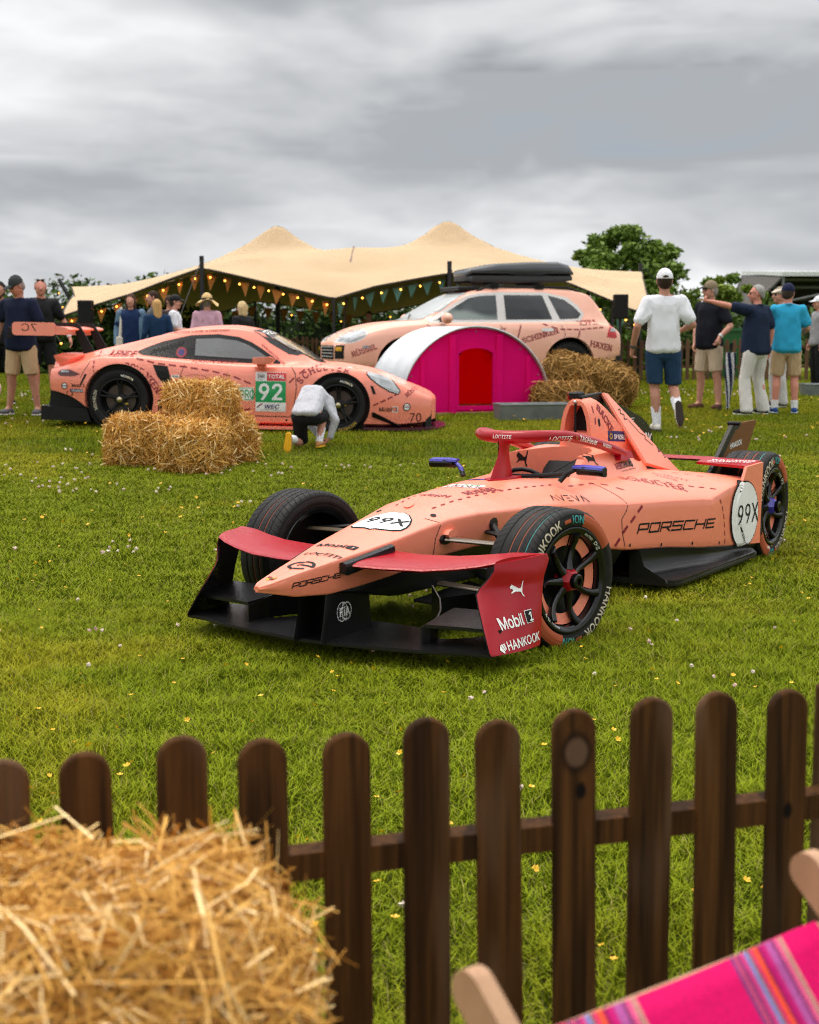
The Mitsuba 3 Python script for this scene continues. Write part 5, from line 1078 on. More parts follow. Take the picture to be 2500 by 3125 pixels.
for s in (1, -1):
    O = (0, 2.0 * s, 0); D = (0, -s, 0); q = lambda n, vf, m, off: sv(n, decal(vf, O, (-1, 0, 0), (0, 0, 1), D, SVB, off, .06, maxd=6, back=.2), m, False)
    allw = Polygon([(.50, 1.150), (.82, 1.333), (1.14, 1.52), (1.35, 1.562), (1.7, 1.58), (2.46, 1.58), (2.84, 1.505), (3.00, 1.38), (3.085, 1.268), (3.02, 1.18), (2.6, 1.165), (1.6, 1.155)])
    q('window_trim', flat(allw.buffer(.03)), M_CHROME, .004)
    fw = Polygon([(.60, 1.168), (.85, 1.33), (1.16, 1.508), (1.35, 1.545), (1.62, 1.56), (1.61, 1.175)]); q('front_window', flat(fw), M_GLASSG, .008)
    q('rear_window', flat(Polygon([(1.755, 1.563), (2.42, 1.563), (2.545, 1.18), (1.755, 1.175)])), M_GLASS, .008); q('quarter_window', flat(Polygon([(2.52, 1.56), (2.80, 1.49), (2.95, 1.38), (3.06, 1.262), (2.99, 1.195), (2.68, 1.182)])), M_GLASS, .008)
    q('front_quarter', flat(Polygon([(.50, 1.155), (.60, 1.168), (.70, 1.23), (.70, 1.17)])), M_INK, .010)
wsp = [(-.30, .62), (-.22, .3), (-.20, 0), (-.22, -.3), (-.30, -.62), (-.7, -.66), (-1.16, -.57), (-1.12, 0), (-1.16, .57), (-.7, .66)]
sv('windscreen', decal(flat(Polygon(wsp)), (0, 0, 2.4), (1, 0, 0), (0, 1, 0), (0, 0, -1), SVB, .006, .06, maxd=6, back=.2), mat('pale_glass', (.42, .45, .45), .06, coat=1.0), False)
sv('wiper', bar([-.27, .3, 1.19], [-.48, -.25, 1.27], .010), M_BLACK)
for s in (1, -1):
    hp_ = Point(0, 0).buffer(1, 20); hv = flat(affinity.rotate(affinity.scale(hp_, .19, .072), 24, origin=(0, 0)))
    sv('headlamp_surround', decal(flat(affinity.rotate(affinity.scale(hp_, .215, .09), 24, origin=(0, 0))), (.745, 2.0 * s, .925), (-1, 0, 0), (0, 0, 1), (0, -s, 0), SVB, .003, .05, maxd=6, back=.2), M_WHITE, False); sv('headlamp', decal(hv, (.745, 2.0 * s, .925), (-1, 0, 0), (0, 0, 1), (0, -s, 0), SVB, .008, .05, maxd=6, back=.2), M_LAMP, False)
    FD = (-1, 0, 0)
    sv('air_intake', decal(flat(sbox(-.14, -.11, .14, .10)), (3, s * .58, .68), (0, -1, 0), (0, 0, 1), FD, SVB, .004, .05, maxd=6, back=.2), M_INK, False); sv('fog_lamp', decal(flat(sbox(-.10, -.025, .10, .035)), (3, s * .58, .715), (0, -1, 0), (0, 0, 1), FD, SVB, .010, .05, maxd=6, back=.2), mat('fog_yellow', (.65, .33, .01), .3) if s > 0 else 'm_fog_yellow', False)
sv('grille', decal(flat(sbox(-.36, -.12, .36, .09)), (3, 0, .68), (0, -1, 0), (0, 0, 1), (-1, 0, 0), SVB, .004, .05, maxd=6, back=.2), M_INK, False)
for z in (.60, .65, .70, .75): sv('grille_bar', decal(flat(sbox(-.34, -.008, .34, .008)), (3, 0, z), (0, -1, 0), (0, 0, 1), (-1, 0, 0), SVB, .012, .05, maxd=6, back=.2), M_CHROME, False)
sd('side_lamp', flat(affinity.scale(Point(0, 0).buffer(1), .06, .024)), (.60, .755), M_LAMP)
lamp = [(3.47, .895), (3.50, 1.0), (3.58, 1.10), (3.66, 1.08), (3.70, .90), (3.66, .875)]
sd('tail_lamp', flat(Polygon(lamp)), (0, 0), M_TAIL)
sd('tail_lamp_lens', flat(Polygon([(3.53, .99), (3.57, 1.04), (3.66, 1.04), (3.67, .985)])), (0, 0), M_LAMP, off=.009)
sv('rear_bumper', hull([[x, y, z] for y in (-.72, .72) for x, z in ((-3.55, .46), (-3.78, .52), (-3.78, .60), (-3.5, .56))] + [[-3.28, s * .93, z] for s in (1, -1) for z in (.50, .555)]), M_BLACK)
for s in (1, -1):
    sv('mirror', xf(trimesh.creation.icosphere(subdivisions=3, radius=1), np.diag([.085, .13, .085]), (-.66, s * 1.05, 1.19)), M_SUVPINK, 60); sv('mirror_arm', hull([[x, s * y, z] for x in (-.60, -.70) for y, z in ((.86, 1.13), (.98, 1.14), (.86, 1.16), (.98, 1.18))]), M_BLACK)
    sv('roof_rail', tube([[-1.3, s * .56, 1.60], [-1.5, s * .57, 1.70], [-2.9, s * .56, 1.695], [-3.12, s * .55, 1.625]], .018, 8), M_BLACK, 40)
    sv('side_step', box(-2.25, -.55, s * .93 - .06, s * .93 + .06, .33, .38, .01), M_BLACK)
    for x in (0, -2.79): sv('wheel_arch_lining', xf(lathe([(.25, 0), (.45, 0), (.45, .40), (.435, .40), (.435, .02), (.25, .02)], 32), None, (x, .44 if s > 0 else -.84, .46)), M_BLACK, 40)
for x in (-1.62, -2.40): sv('roof_bar', hull([[x + a, y, z] for a in (-.03, .03) for y in (-.62, .62) for z in (1.715, 1.745)]), M_BLACK)
for x in (-1.62, -2.40):
    for s in (1, -1): sv('bar_foot', hull([[x + a, s * y, z] for a in (-.07, .07) for y in (.53, .60) for z in (1.665, 1.74)]), M_BLACK)
sv('light_bar', box(-1.42, -1.06, -.45, .45, 1.64, 1.705, .02), M_BLACK)
sd('door_handle', flat(affinity.scale(Point(0, 0).buffer(1), .11, .028)), (-2.40, 1.015), M_CHROME, off=.006); sd('door_handle', flat(affinity.scale(Point(0, 0).buffer(1), .11, .028)), (-1.46, 1.01), M_CHROME, off=.006)
for x, sgn in ((0, 1), (0, -1), (-2.79, 1), (-2.79, -1)):
    road_wheel(SV, 'wheel', (lambda m, x=x, s=sgn: sxf(xf(m, None, (x, s * .80, .415)))), .395, .27, .225, 6, None, sgn, tread=(sgn > 0 and x < -1))
for t, x, z, U, h, w in (('SCHINKEN', -1.965, .80, (-.967, 0, .255), .085, 1.05), ('RIPPLE', -2.96, 1.085, (-.995, 0, .07), .072, 1.05), ('HAXEN', -3.13, .755, (-.975, 0, -.19), .095, 1.0), ('RÜSSEL', .80, .60, (-.92, 0, .33), .075, 1.0), ('BRUST', -1.35, .92, (-.98, 0, .12), .08, 1.0)):
    n = np.linalg.norm(U); U = np.array(U) / n; sd('lettering', slab(t, h, w), (x, z), M_REDINK, U=tuple(U), V=(U[2], 0, -U[0]))
for pts, n in (([(-1.961, 0, 1.108), (-1.92, 0, .99), (-1.885, 0, .882)], 3), ([(-2.30, 0, 1.12), (-2.585, 0, 1.029)], 2), ([(-2.60, 0, 1.025), (-2.95, 0, 1.02), (-3.42, 0, 1.057)], 7), ([(-2.95, 0, 1.0), (-2.94, 0, .93), (-2.89, 0, .86)], 2), ([(-.36, 0, 1.12), (-.44, 0, 1.06)], 1)):
    dash2(lambda nm, ms, m: sv(nm, ms, m, False), pts, n, .085, .022, (0, -1, 0), M_REDINK, SVB)
for pts in ([(-1.60, 0, 1.13), (-1.66, 0, .95), (-1.66, 0, .55)], [(-2.62, 0, 1.13), (-2.70, 0, .95), (-2.66, 0, .85)], [(-.42, 0, 1.10), (-.46, 0, .95), (-.47, 0, .55)]): seam(lambda nm, ms, m: sv(nm, ms, m, False), pts, (0, -1, 0), M_INK, .010, SVB)
# roof box: a thing of its own, carried on the bars
RBX = thing('roof_box', 'long dark grey roof box on top of the pale pink off-road car', 'roof box')
M_RBOX = mat('roof_box_shell', (.045, .048, .055), .25, coat=.7); M_RBOXL = mat('roof_box_base', (.03, .031, .034), .5)
def rb(ws_): return loft(np.array([[[x + .14, y * w * .95, z0 + .055 + (z1 - z0) * q] for y, q in ((-1, 0), (-1.04, .3), (-1, .75), (-.86, .96), (-.5, 1), (.5, 1), (.86, .96), (1, .75), (1.04, .3), (1, 0))] for x, w, z0, z1 in ws_]))
part(RBX, 'base', sxf(rb([(-1.39, .30, 1.74, 1.81), (-1.45, .42, 1.715, 1.85), (-2.2, .45, 1.71, 1.86), (-3.0, .44, 1.73, 1.86), (-3.20, .40, 1.76, 1.85)])), M_RBOXL, 40)
part(RBX, 'lid', sxf(rb([(-1.385, .30, 1.815, 1.87), (-1.44, .43, 1.855, 1.93), (-1.9, .46, 1.866, 2.02), (-2.5, .46, 1.866, 2.055), (-2.95, .45, 1.866, 2.06), (-3.15, .42, 1.856, 2.01), (-3.23, .38, 1.85, 1.90)])), M_RBOX, 40)
part(RBX, 'trim', sxf(tube([[-1.28, .451, 1.915], [-1.86, .465, 1.915], [-2.11, .465, 1.90], [-2.41, .465, 1.90], [-2.61, .463, 1.92], [-3.01, .428, 1.925]], .012, 6)), M_BLACK, 40)
part(RBX, 'clamp', sxf(box(-1.7, -1.55, -.3, .3, 1.745, 1.78)), M_BLACK); part(RBX, 'clamp', sxf(box(-2.5, -2.35, -.3, .3, 1.745, 1.78)), M_BLACK)
# ------------------------------------------------------------------ people
_PM = {}
def cmat(c, rough=.85, sheen=.2):
    k = 'cloth_' + '_'.join(f'{int(round(x * 1000))}' for x in c)
    if k not in _PM: _PM[k] = mat(k, c, rough, spec=.15, sheen=sheen)
    return _PM[k]
def skin_m(t): 
    k = f'skin_{t}'
    if k not in _PM: _PM[k] = mat(k, {0: (.56, .27, .19), 1: (.46, .215, .145), 2: (.60, .25, .18)}[t], .5, spec=.35)
    return _PM[k]
M_EYE = mat('eye', (.03, .02, .018), .2); M_LIP = mat('lip', (.36, .12, .10), .5)
def sph(p, r, seg=10): return Manifold.sphere(r, seg).translate([float(c) for c in p])
def ell(p, r, seg=14): return Manifold.sphere(1.0, seg).scale([float(c) for c in r]).translate([float(c) for c in p])
def hul(*ss): return Manifold.batch_hull(list(ss))
def uni(ss): return Manifold.batch_boolean(list(ss), manifold3d.OpType.Add)
def soft(b, refine=.022, it=6, fold=0.0, seed=0, fs=9.0):
    m = tm(b.refine_to_length(refine)); m.merge_vertices()
    trimesh.smoothing.filter_taubin(m, lamb=.55, nu=.57, iterations=it)
    if fold: 
        v = np.asarray(m.vertices); n = np.asarray(m.vertex_normals); f = meshkit.fbm(v * [fs, fs, fs * .45] + seed * 7.7, 3, seed) - .5
        m.vertices = v + n * (f * 2 * fold)[:, None]
    return m
def person(label, x, y, face, H=1.78, skin=0, pose=None, top=None, bottom=None, shoes=None, hair=None, hat=None, girth=1.0, lean=0, look=0, nod=0, glasses=False, sole=None, sock=None, beard=None, extra=None, z=None, seed=1, hands=True, watch=None):
    """local frame: x ahead, y to the person's left, z up; metres for a figure of 1.78 m"""
    P = thing('person', label, 'person', None); s = H / 1.78; po = pose or {}
    zg = (float(ground_z(x, y)) if z is None else z) + .022
    Rf = rz(math.radians(face)) * s; T = (x, y, zg)
    A = lambda *c: np.array(c, float)
    La = math.radians(lean); piv = A(0, 0, .95)
    def up(p): return piv + ry(La) @ (A(*p) - piv)
    hip = {1: A(0, .095, .92), -1: A(0, -.095, .92)}
    J = {}
    for q, n in ((1, 'L'), (-1, 'R')):
        J[n + 'sh'] = up((-.01, q * .185, 1.445)); J[n + 'el'] = po.get(n + 'el', up((-.05, q * .255, 1.16))); J[n + 'wr'] = po.get(n + 'wr', up((.03, q * .27, .91)))
        J[n + 'hp'] = po.get(n + 'hp', hip[q]); J[n + 'kn'] = po.get(n + 'kn', A(.02, q * .105, .50)); J[n + 'an'] = po.get(n + 'an', A(-.02, q * .11, .085)); J[n + 'to'] = po.get(n + 'to', J[n + 'an'] + A(.17, q * .03, -.055))
    for k in J: J[k] = A(*J[k])
    pel = A(*po.get('pel', (0, 0, .95))); chest = A(*po.get('chest', up((0, 0, 1.33)))); nb = A(*po.get('nb', up((-.01, 0, 1.49)))); hc = A(*po.get('hc', up((.02, 0, 1.665))))
    for n, q in (('L', 1), ('R', -1)):
        if 'chest' in po: J[n + 'sh'] = A(*po[n + 'sh'])
    Hr = rz(math.radians(look)) @ ry(math.radians(nod) + La * .4)
    if 'Hr' in po: Hr = po['Hr']
    def hd(p): return hc + Hr @ A(*p)
    # --- body
    B = [hul(ell(hd((-.012, 0, .028)), (.098, .078, .095)), sph(hd((.045, 0, -.005)), .062)), hul(sph(hd((.02, 0, -.02)), .066), sph(hd((.058, 0, -.088)), .030), sph(hd((-.02, .035, -.06)), .035), sph(hd((-.02, -.035, -.06)), .035), sph(hd((.055, .03, -.03)), .032), sph(hd((.055, -.03, -.03)), .032)),
         hul(sph(hd((.088, 0, .012)), .010), sph(hd((.112, 0, -.024)), .0135), sph(hd((.09, .013, -.03)), .011), sph(hd((.09, -.013, -.03)), .011)), hul(sph(hd((.078, .028, .024)), .013), sph(hd((.078, -.028, .024)), .013)),
         hul(sph(hd((.083, .016, -.055)), .0095), sph(hd((.083, -.016, -.055)), .0095)), hul(sph(nb, .060), sph(hd((-.015, 0, -.075)), .054))]
    for q in (1, -1): B.append(hul(ell(hd((-.008, q * .080, .012)), (.018, .012, .030)), ell(hd((-.002, q * .078, -.022)), (.010, .009, .014))))
    B += [hul(sph(nb, .05), sph(J['Lsh'], .050), sph(J['Rsh'], .055), sph(chest, .075)), hul(sph(chest, .075), sph(pel, .085)), hul(sph(pel, .09), sph(J['Lhp'], .085), sph(J['Rhp'], .085))]
    for n, q in (('L', 1), ('R', -1)):
        sh, el, wr = J[n + 'sh'], J[n + 'el'], J[n + 'wr']; mid = el + (wr - el) * .3
        B += [hul(sph(sh, .052), sph(sh + (el - sh) * .45, .048), sph(el, .041)), hul(sph(el, .041), sph(mid, .043)), hul(sph(mid, .043), sph(wr, .028))]
        # hand
        f = (wr - el) / np.linalg.norm(wr - el); f = A(*po[n + 'hd']) / np.linalg.norm(po[n + 'hd']) if n + 'hd' in po else f
        sd_ = np.cross(f, A(0, q, 0) if abs(f[1]) < .8 else A(0, 0, 1)); sd_ /= np.linalg.norm(sd_); nn = np.cross(sd_, f); nn *= 1 if nn @ A(0, -q, 0) > 0 else -1
        sd_ = sd_ if (sd_ @ A(1, 0, .3)) > 0 else -sd_
        pk = wr + f * .085
        B.append(hul(sph(wr, .026), sph(pk + sd_ * .030, .0165), sph(pk - sd_ * .030, .0145)))
        if hands:
            curl = po.get(n + 'curl', .5)
            for i, (o, L) in enumerate(((.030, .078), (.011, .086), (-.010, .080), (-.029, .062))):
                if n + 'point' in po and i == 0: c_ = 0.05
                elif n + 'point' in po: c_ = 1.5
                else: c_ = curl * (1 + .15 * i)
                a = pk + sd_ * o; b = a + (f * math.cos(c_ * .6) + nn * math.sin(c_ * .6)) * L * .5; e = b + (f * math.cos(c_ * 1.5) + nn * math.sin(c_ * 1.5)) * L * .5
                B += [hul(sph(a, .0115, 8), sph(b, .0095, 8)), hul(sph(b, .0095, 8), sph(e, .0075, 8))]
            t0 = wr + f * .03 + sd_ * .022; t1 = t0 + (f * .75 + sd_ * .55 + nn * .35) * .042; t2 = t1 + (f * .9 + sd_ * .1 + nn * .4) * .032; B += [hul(sph(t0, .014, 8), sph(t1, .0115, 8)), hul(sph(t1, .0115, 8), sph(t2, .0095, 8))]
        hp, kn, an, to = J[n + 'hp'], J[n + 'kn'], J[n + 'an'], J[n + 'to']; sh_ = (an - kn); bk = np.cross(A(0, 1, 0), sh_ / np.linalg.norm(sh_)); bk = bk if bk[0] < 0 else -bk
        cf = kn + sh_ * .28 + bk * .022
        B += [hul(sph(hp, .088), sph(hp + (kn - hp) * .5, .075), sph(kn, .057)), hul(sph(kn, .055), sph(cf, .057)), hul(sph(cf, .057), sph(an, .038)), hul(sph(an, .038), sph(to, .028))]
    part(P, 'body', xf(soft(uni(B), .020, 5), Rf, T), skin_m(skin), True)
    if po.get('face', True):
        for q in (1, -1): part(P, 'eye', xf(xf(trimesh.creation.icosphere(subdivisions=1, radius=1), np.diag([.008, .013, .008]), (0, 0, 0)), Rf @ Hr, np.array(T) + Rf @ hd((.079, q * .031, .010))), M_EYE, True)
        part(P, 'mouth', xf(xf(trimesh.creation.icosphere(subdivisions=1, radius=1), np.diag([.007, .022, .006]), (0, 0, 0)), Rf @ Hr, np.array(T) + Rf @ hd((.088, 0, -.056))), M_LIP, True)
    # --- shirt
    if top:
        c, kind = top[0], top[1]; g = girth; hem = top[2] if len(top) > 2 else .88
        belly = max(0, g - 1.0)
        yb, xb = .075 * g, .0
        tor = [ell(chest + A(.0, q * .085, .02), (.122, .092, .15)) for q in (1, -1)] + [ell(nb + A(0, q * .035, -.01), (.070, .05, .045)) for q in (1, -1)] + [sph(J['Lsh'] + A(0, -.02, .0), .068), sph(J['Rsh'] + A(0, .02, .0), .068)]
        wa = pel + (chest - pel) * .30
        low_ = [ell(wa + A(.03 * belly * 4, q * yb, .0), (.118 * g, .090 * g, .12)) for q in (1, -1)] + [ell(pel + A(.0, q * .082 * g, -.05 + (hem - .88)), (.138 * (1 + belly * .6), .105, .07)) for q in (1, -1)]
        S = [hul(*tor), hul(*(tor[:2] + low_))]
        for n, q in (('L', 1), ('R', -1)):
            sh, el, wr = J[n + 'sh'], J[n + 'el'], J[n + 'wr']
            if kind == 'short': S.append(hul(sph(sh, .074), sph(sh + (el - sh) * .72, .068 if not top[3:] else top[3]), sph(chest + A(0, q * .08, .06), .07)))
            elif kind == 'long': S += [hul(sph(sh, .068), sph(el, .056), sph(chest + A(0, q * .08, .06), .07)), hul(sph(el, .056), sph(wr - (wr - el) * .06, .042))]
        sm_ = uni(S)
        if 'chest' not in po and lean < 25: sm_ = sm_.trim_by_plane([0, 0, 1], hem - .06)
        part(P, 'shirt', xf(soft(sm_, .020, 4, .017, seed, 13), Rf, T), cmat(c), True)
        if top[1] == 'short' and po.get('collar'):
            part(P, 'collar', xf(soft(hul(*[sph(nb + A(.055 * math.cos(a) - .005, .06 * math.sin(a), .015 + .012 * math.cos(a) * -1), .016) for a in np.linspace(0, 6.28, 10)]) - sph(nb + A(.01, 0, .03), .058), .015, 2), Rf, T), cmat(po['collar']), True)
    # --- shorts or trousers
    if bottom:
        c, kind = bottom[0], bottom[1]; g = 1 + (girth - 1) * .6
        S = [hul(*[ell(pel + A(0, q * .070 * g, -.02), (.108 * g, .080, .06)) for q in (1, -1)], *[sph(J[n + 'hp'] + A(-.005, 0, -.05), .098 * g) for n in 'LR'])]
        for n, q in (('L', 1), ('R', -1)):
            hp, kn, an = J[n + 'hp'], J[n + 'kn'], J[n + 'an']
            if kind == 'shorts':
                t = bottom[2] if len(bottom) > 2 else .88; e = hp + (kn - hp) * t; d_ = (kn - hp) / np.linalg.norm(kn - hp)
                L = hul(sph(hp + A(0, 0, -.04), .102 * g), sph(e + d_ * .06, .088)).trim_by_plane([float(v) for v in -d_], float(-d_ @ e)); S.append(L)
            else:
                e = an + A(0, 0, -.015); w0 = bottom[2] if len(bottom) > 2 else .070
                S += [hul(sph(hp + A(0, 0, -.04), .102 * g), sph(kn, .080)), hul(sph(kn, .080), sph(e, w0)).trim_by_plane([0, 0, 1], .045 if J[n + 'an'][2] < .15 else -5)]
        part(P, kind, xf(soft(uni(S), .020, 4, .014, seed + 3, 14), Rf, T), cmat(c), True)
    # --- feet
    for n, q in (('L', 1), ('R', -1)):
        an, to, kn = J[n + 'an'], J[n + 'to'], J[n + 'kn']; fd_ = (to - an); fl_ = A(fd_[0], fd_[1], 0); 
        ln = A(*po[n + 'sole']) if n + 'sole' in po else A(0, 0, -1)     # direction the sole faces
        f = to - an - ln * ((to - an) @ ln); f /= np.linalg.norm(f); w = np.cross(ln, f); heel = an - f * .055 + ln * .045; ball = an + f * .125 + ln * .045; tip = an + f * .185 + ln * .040
        if shoes:
            up_ = hul(sph(heel, .034), sph(ball + w * .018, .030), sph(ball - w * .018, .030), sph(tip, .026), sph(an + ln * .02, .044))
            part(P, 'shoe', xf(soft(up_, .018, 3), Rf, T), cmat(shoes, .6), True)
            sl = hul(*[sph(p + ln * .028, .012, 8) for p in (heel - f * .02, heel + w * .026, heel - w * .026, ball + w * .038, ball - w * .038, tip + f * .012 + w * .012, tip + f * .012 - w * .012)])
            part(P, 'sole', xf(tm(sl), Rf, T), cmat(sole or (.55, .55, .53), .7), 40)
        if sock:
            ls = po.get('sockl', .15); d_ = (kn - an) / np.linalg.norm(kn - an); part(P, 'sock', xf(soft(hul(sph(an + ln * .01, .046), sph(an + d_ * ls, .048 + ls * .06)).trim_by_plane([float(v) for v in -d_], float(-d_ @ (an + d_ * ls))), .02, 2), Rf, T), cmat(sock), True)
    # --- hair, hats, glasses
    def headpart(name, b, c, rough=.8, it=3, ref=.014): part(P, name, xf(soft(b, ref, it), Rf, T), cmat(c, rough), True)
    def hplane(b, n, off): n = Hr @ A(*n); return b.trim_by_plane([float(v) for v in n], float(n @ hc) + off)
    if hair:
        c, kind = hair
        cap_ = hul(ell(hd((-.018, 0, .034)), (.106, .088, .104)), ell(hd((-.04, 0, -.02)), (.075, .078, .07)))
        cap_ = hplane(cap_, (-.80, 0, .60), -.012 if kind != 'bald' else .03)
        if kind == 'long': cap_ = uni([cap_, hul(ell(hd((-.055, 0, .0)), (.06, .088, .08)), ell(hd((-.085, 0, -.20)), (.035, .075, .06)), ell(hd((-.08, 0, -.33)), (.025, .05, .04)))])
        if kind == 'bob': cap_ = uni([cap_, hul(ell(hd((-.04, .055, .0)), (.07, .045, .08)), ell(hd((-.035, .06, -.12)), (.05, .032, .04))), hul(ell(hd((-.04, -.055, .0)), (.07, .045, .08)), ell(hd((-.035, -.06, -.12)), (.05, .032, .04))), hul(ell(hd((-.06, 0, 0)), (.06, .085, .08)), ell(hd((-.07, 0, -.13)), (.04, .07, .04)))])
        part(P, 'hair', xf(soft(cap_, .013, 3, .005, seed + 9, 30), Rf, T), cmat(c, .7), True)
    if beard: headpart('beard', hul(sph(hd((.05, 0, -.092)), .034), sph(hd((.02, .055, -.05)), .028), sph(hd((.02, -.055, -.05)), .028), sph(hd((.075, 0, -.075)), .02)), beard)
    if hat:
        c, kind = hat[0], hat[1]
        if kind == 'cap':
            d_ = hplane(ell(hd((-.012, 0, .040)), (.115, .094, .112)), (.0, 0, 1), .030)
            headpart('cap', d_, c); br = hul(*[sph(hd((.085 + a, b, .040 + z_)), .006, 8) for a, b, z_ in ((0, .065, 0), (0, -.065, 0), (.085, .035, -.012), (.085, -.035, -.012), (.05, .058, -.006), (.05, -.058, -.006), (.03, 0, .012))])
            part(P, 'cap_brim', xf(tm(br), Rf, T), cmat(hat[2] if len(hat) > 2 else c), 40)
            if len(hat) > 3: headpart('cap_opening', ell(hd((-.112, 0, .052)), (.018, .036, .020)), hat[3])
        if kind == 'flat': headpart('flat_cap', hul(ell(hd((-.03, 0, .075)), (.10, .092, .045)), ell(hd((.085, 0, .045)), (.045, .065, .018)), ell(hd((-.085, 0, .05)), (.04, .07, .03))), c)
        if kind == 'straw':
            headpart('hat_crown', hplane(ell(hd((-.01, 0, .055)), (.110, .098, .115)), (0, 0, 1), .04), c)
            b = lathe([(.09, .04), (.165, .03), (.20, .035), (.20, .041), (.165, .037), (.09, .052)], 28); v = np.asarray(b.vertices); b.vertices = np.stack([v[:, 0], v[:, 2], v[:, 1] - .10 * np.abs(v[:, 2] / .2) ** 2 * 1.0 + .02 * np.sin(4 * np.arctan2(v[:, 2], v[:, 0]))], 1)
            part(P, 'hat_brim', xf(b, Rf @ Hr, np.array(T) + Rf @ hc), cmat(c), 50)
            rb_ = lathe([(.100, .045), (.112, .045), (.110, .075), (.100, .075)], 28); v = np.asarray(rb_.vertices); rb_.vertices = np.stack([v[:, 0] * 1.0 - .01, v[:, 2] * .9, v[:, 1]], 1); part(P, 'hat_band', xf(rb_, Rf @ Hr, np.array(T) + Rf @ hc), cmat((.02, .02, .02)), 50)
    if glasses:
        zz = .012 if glasses != 'up' else .105; xx = .088 if glasses != 'up' else .045
        gl_ = uni([hul(*[sph(hd((xx, q * .033 + b, zz + a)), .007, 8) for a, b in ((.014, -.018), (.014, .020), (-.014, -.012), (-.012, .016))]) for q in (1, -1)] + [hul(sph(hd((xx - .004, q * .052, zz + .012)), .004, 6), sph(hd((xx - .09, q * .084, zz + .012)), .004, 6)) for q in (1, -1)] + [hul(sph(hd((xx, .02, zz + .01)), .004, 6), sph(hd((xx, -.02, zz + .01)), .004, 6))])
        part(P, 'sunglasses', xf(tm(gl_), Rf, T), M_GLOSSB, 40)
    if watch: 
        n, c = watch; wr, el = J[n + 'wr'], J[n + 'el']; d_ = (wr - el) / np.linalg.norm(wr - el); part(P, 'watch', xf(tube([wr - d_ * .045, wr - d_ * .012], .036, 14), Rf, T), cmat(c, .4), 40)
    return P, Rf, np.array(T), J
BLK, NAVY, WHT = (.010, .010, .012), (.012, .018, .040), (.76, .77, .83)
K1, K2 = (.46, .33, .19), (.50, .39, .28)
# walking man with his back to us
wp = dict(Lel=(-.10, .30, 1.17), Lwr=(.04, .335, .93), Lcurl=.9, Rel=(-.06, -.315, 1.19), Rwr=(.17, -.22, 1.13), Lkn=(.04, .085, .50), Lan=(-.03, .055, .09), Rkn=(.07, -.13, .49), Ran=(-.25, -.145, .26), Rto=(-.36, -.165, .09), Rsole=(-.88, -.1, .30), sockl=.19)
person('man in white T-shirt and white cap walking away with one shoe sole lifted', 2.93, 16.3, 86, 1.84, 1, wp, (WHT, 'short', .90, .074), ((.020, .050, .105), 'shorts', .90), (.66, .62, .56), ((.035, .02, .012), 'short'), (WHT, 'cap', WHT, (.06, .035, .025)), 1.06, sole=(.035, .025, .022), sock=(.74, .74, .78), seed=2, watch=('L', (.10, .09, .08)))
# the group by the far fence
person('man in black T-shirt, olive cap and sunglasses leaning on a striped umbrella', 4.27, 20.1, 222, 1.80, 0, dict(Rel=(-.08, -.29, 1.17), Rwr=(.03, -.23, .93), Lel=(-.02, .33, 1.17), Lwr=(.15, .27, 1.02), Lhd=(.25, .05, -.95), Lcurl=1.2, Lkn=(.02, .14, .5), Lan=(-.01, .17, .085), Rkn=(.03, -.12, .5), Ran=(0, -.15, .085)), ((.009, .010, .016), 'short', .88), (K2, 'shorts', .90), (.10, .04, .025), ((.30, .27, .24), 'short'), ((.22, .17, .11), 'cap', (.03, .025, .02)), 1.16, glasses=True, look=-28, sock=None, seed=3, sole=(.05, .03, .02), watch=('L', (.6, .6, .6)))
pp_ = person('grey-haired man in navy polo shirt and white trousers pointing to the left', 4.70, 19.15, 128, 1.74, 2, dict(Lel=(.16, .40, 1.50), Lwr=(.30, .60, 1.56), Lpoint=1, Lhd=(.35, .50, .08), Rel=(-.05, -.27, 1.16), Rwr=(.0, -.28, .90), Lkn=(.06, .15, .50), Lan=(-.02, .19, .085), Rkn=(.05, -.13, .50), Ran=(-.03, -.17, .085), collar=(.013, .022, .05)), ((.013, .022, .050), 'short', .86, .076), ((.62, .60, .56), 'trousers', .088), BLK, ((.32, .31, .30), 'bald'), None, 1.22, glasses=True, look=42, sole=(.62, .62, .55), seed=4)
person('man in cream flat cap and pale trousers half hidden behind the turquoise shirt', 5.50, 21.0, 190, 1.76, 0, dict(), (BLK, 'short', .88), ((.55, .53, .52), 'trousers', .09), (.05, .03, .025), ((.3, .25, .2), 'short'), ((.62, .55, .44), 'flat'), 1.1, glasses=True, seed=5)
person('man in turquoise polo shirt, navy cap and khaki shorts seen from behind', 5.21, 19.5, 84, 1.76, 2, dict(Lel=(.10, .27, 1.22), Lwr=(.28, .14, 1.16), Rel=(.02, -.28, 1.19), Rwr=(.22, -.20, 1.10), Lkn=(.02, .12, .5), Lan=(-.01, .14, .085), Rkn=(.02, -.12, .5), Ran=(-.02, -.13, .085), sockl=.10, collar=(.04, .33, .52)), ((.030, .34, .56), 'short', .87, .080), (K1, 'shorts', .92), (.01, .05, .20), ((.05, .035, .028), 'short'), ((.010, .014, .045), 'cap'), 1.16, look=-25, sock=(.72, .72, .72), sole=(.4, .45, .5), seed=6)
person('person in white cap and grey top cut off by the right edge of the frame', 7.52, 26.0, 190, 1.70, 0, dict(), ((.30, .30, .32), 'long', .88), (BLK, 'trousers'), BLK, ((.28, .16, .07), 'long'), (WHT, 'cap'), 1.0, seed=7)
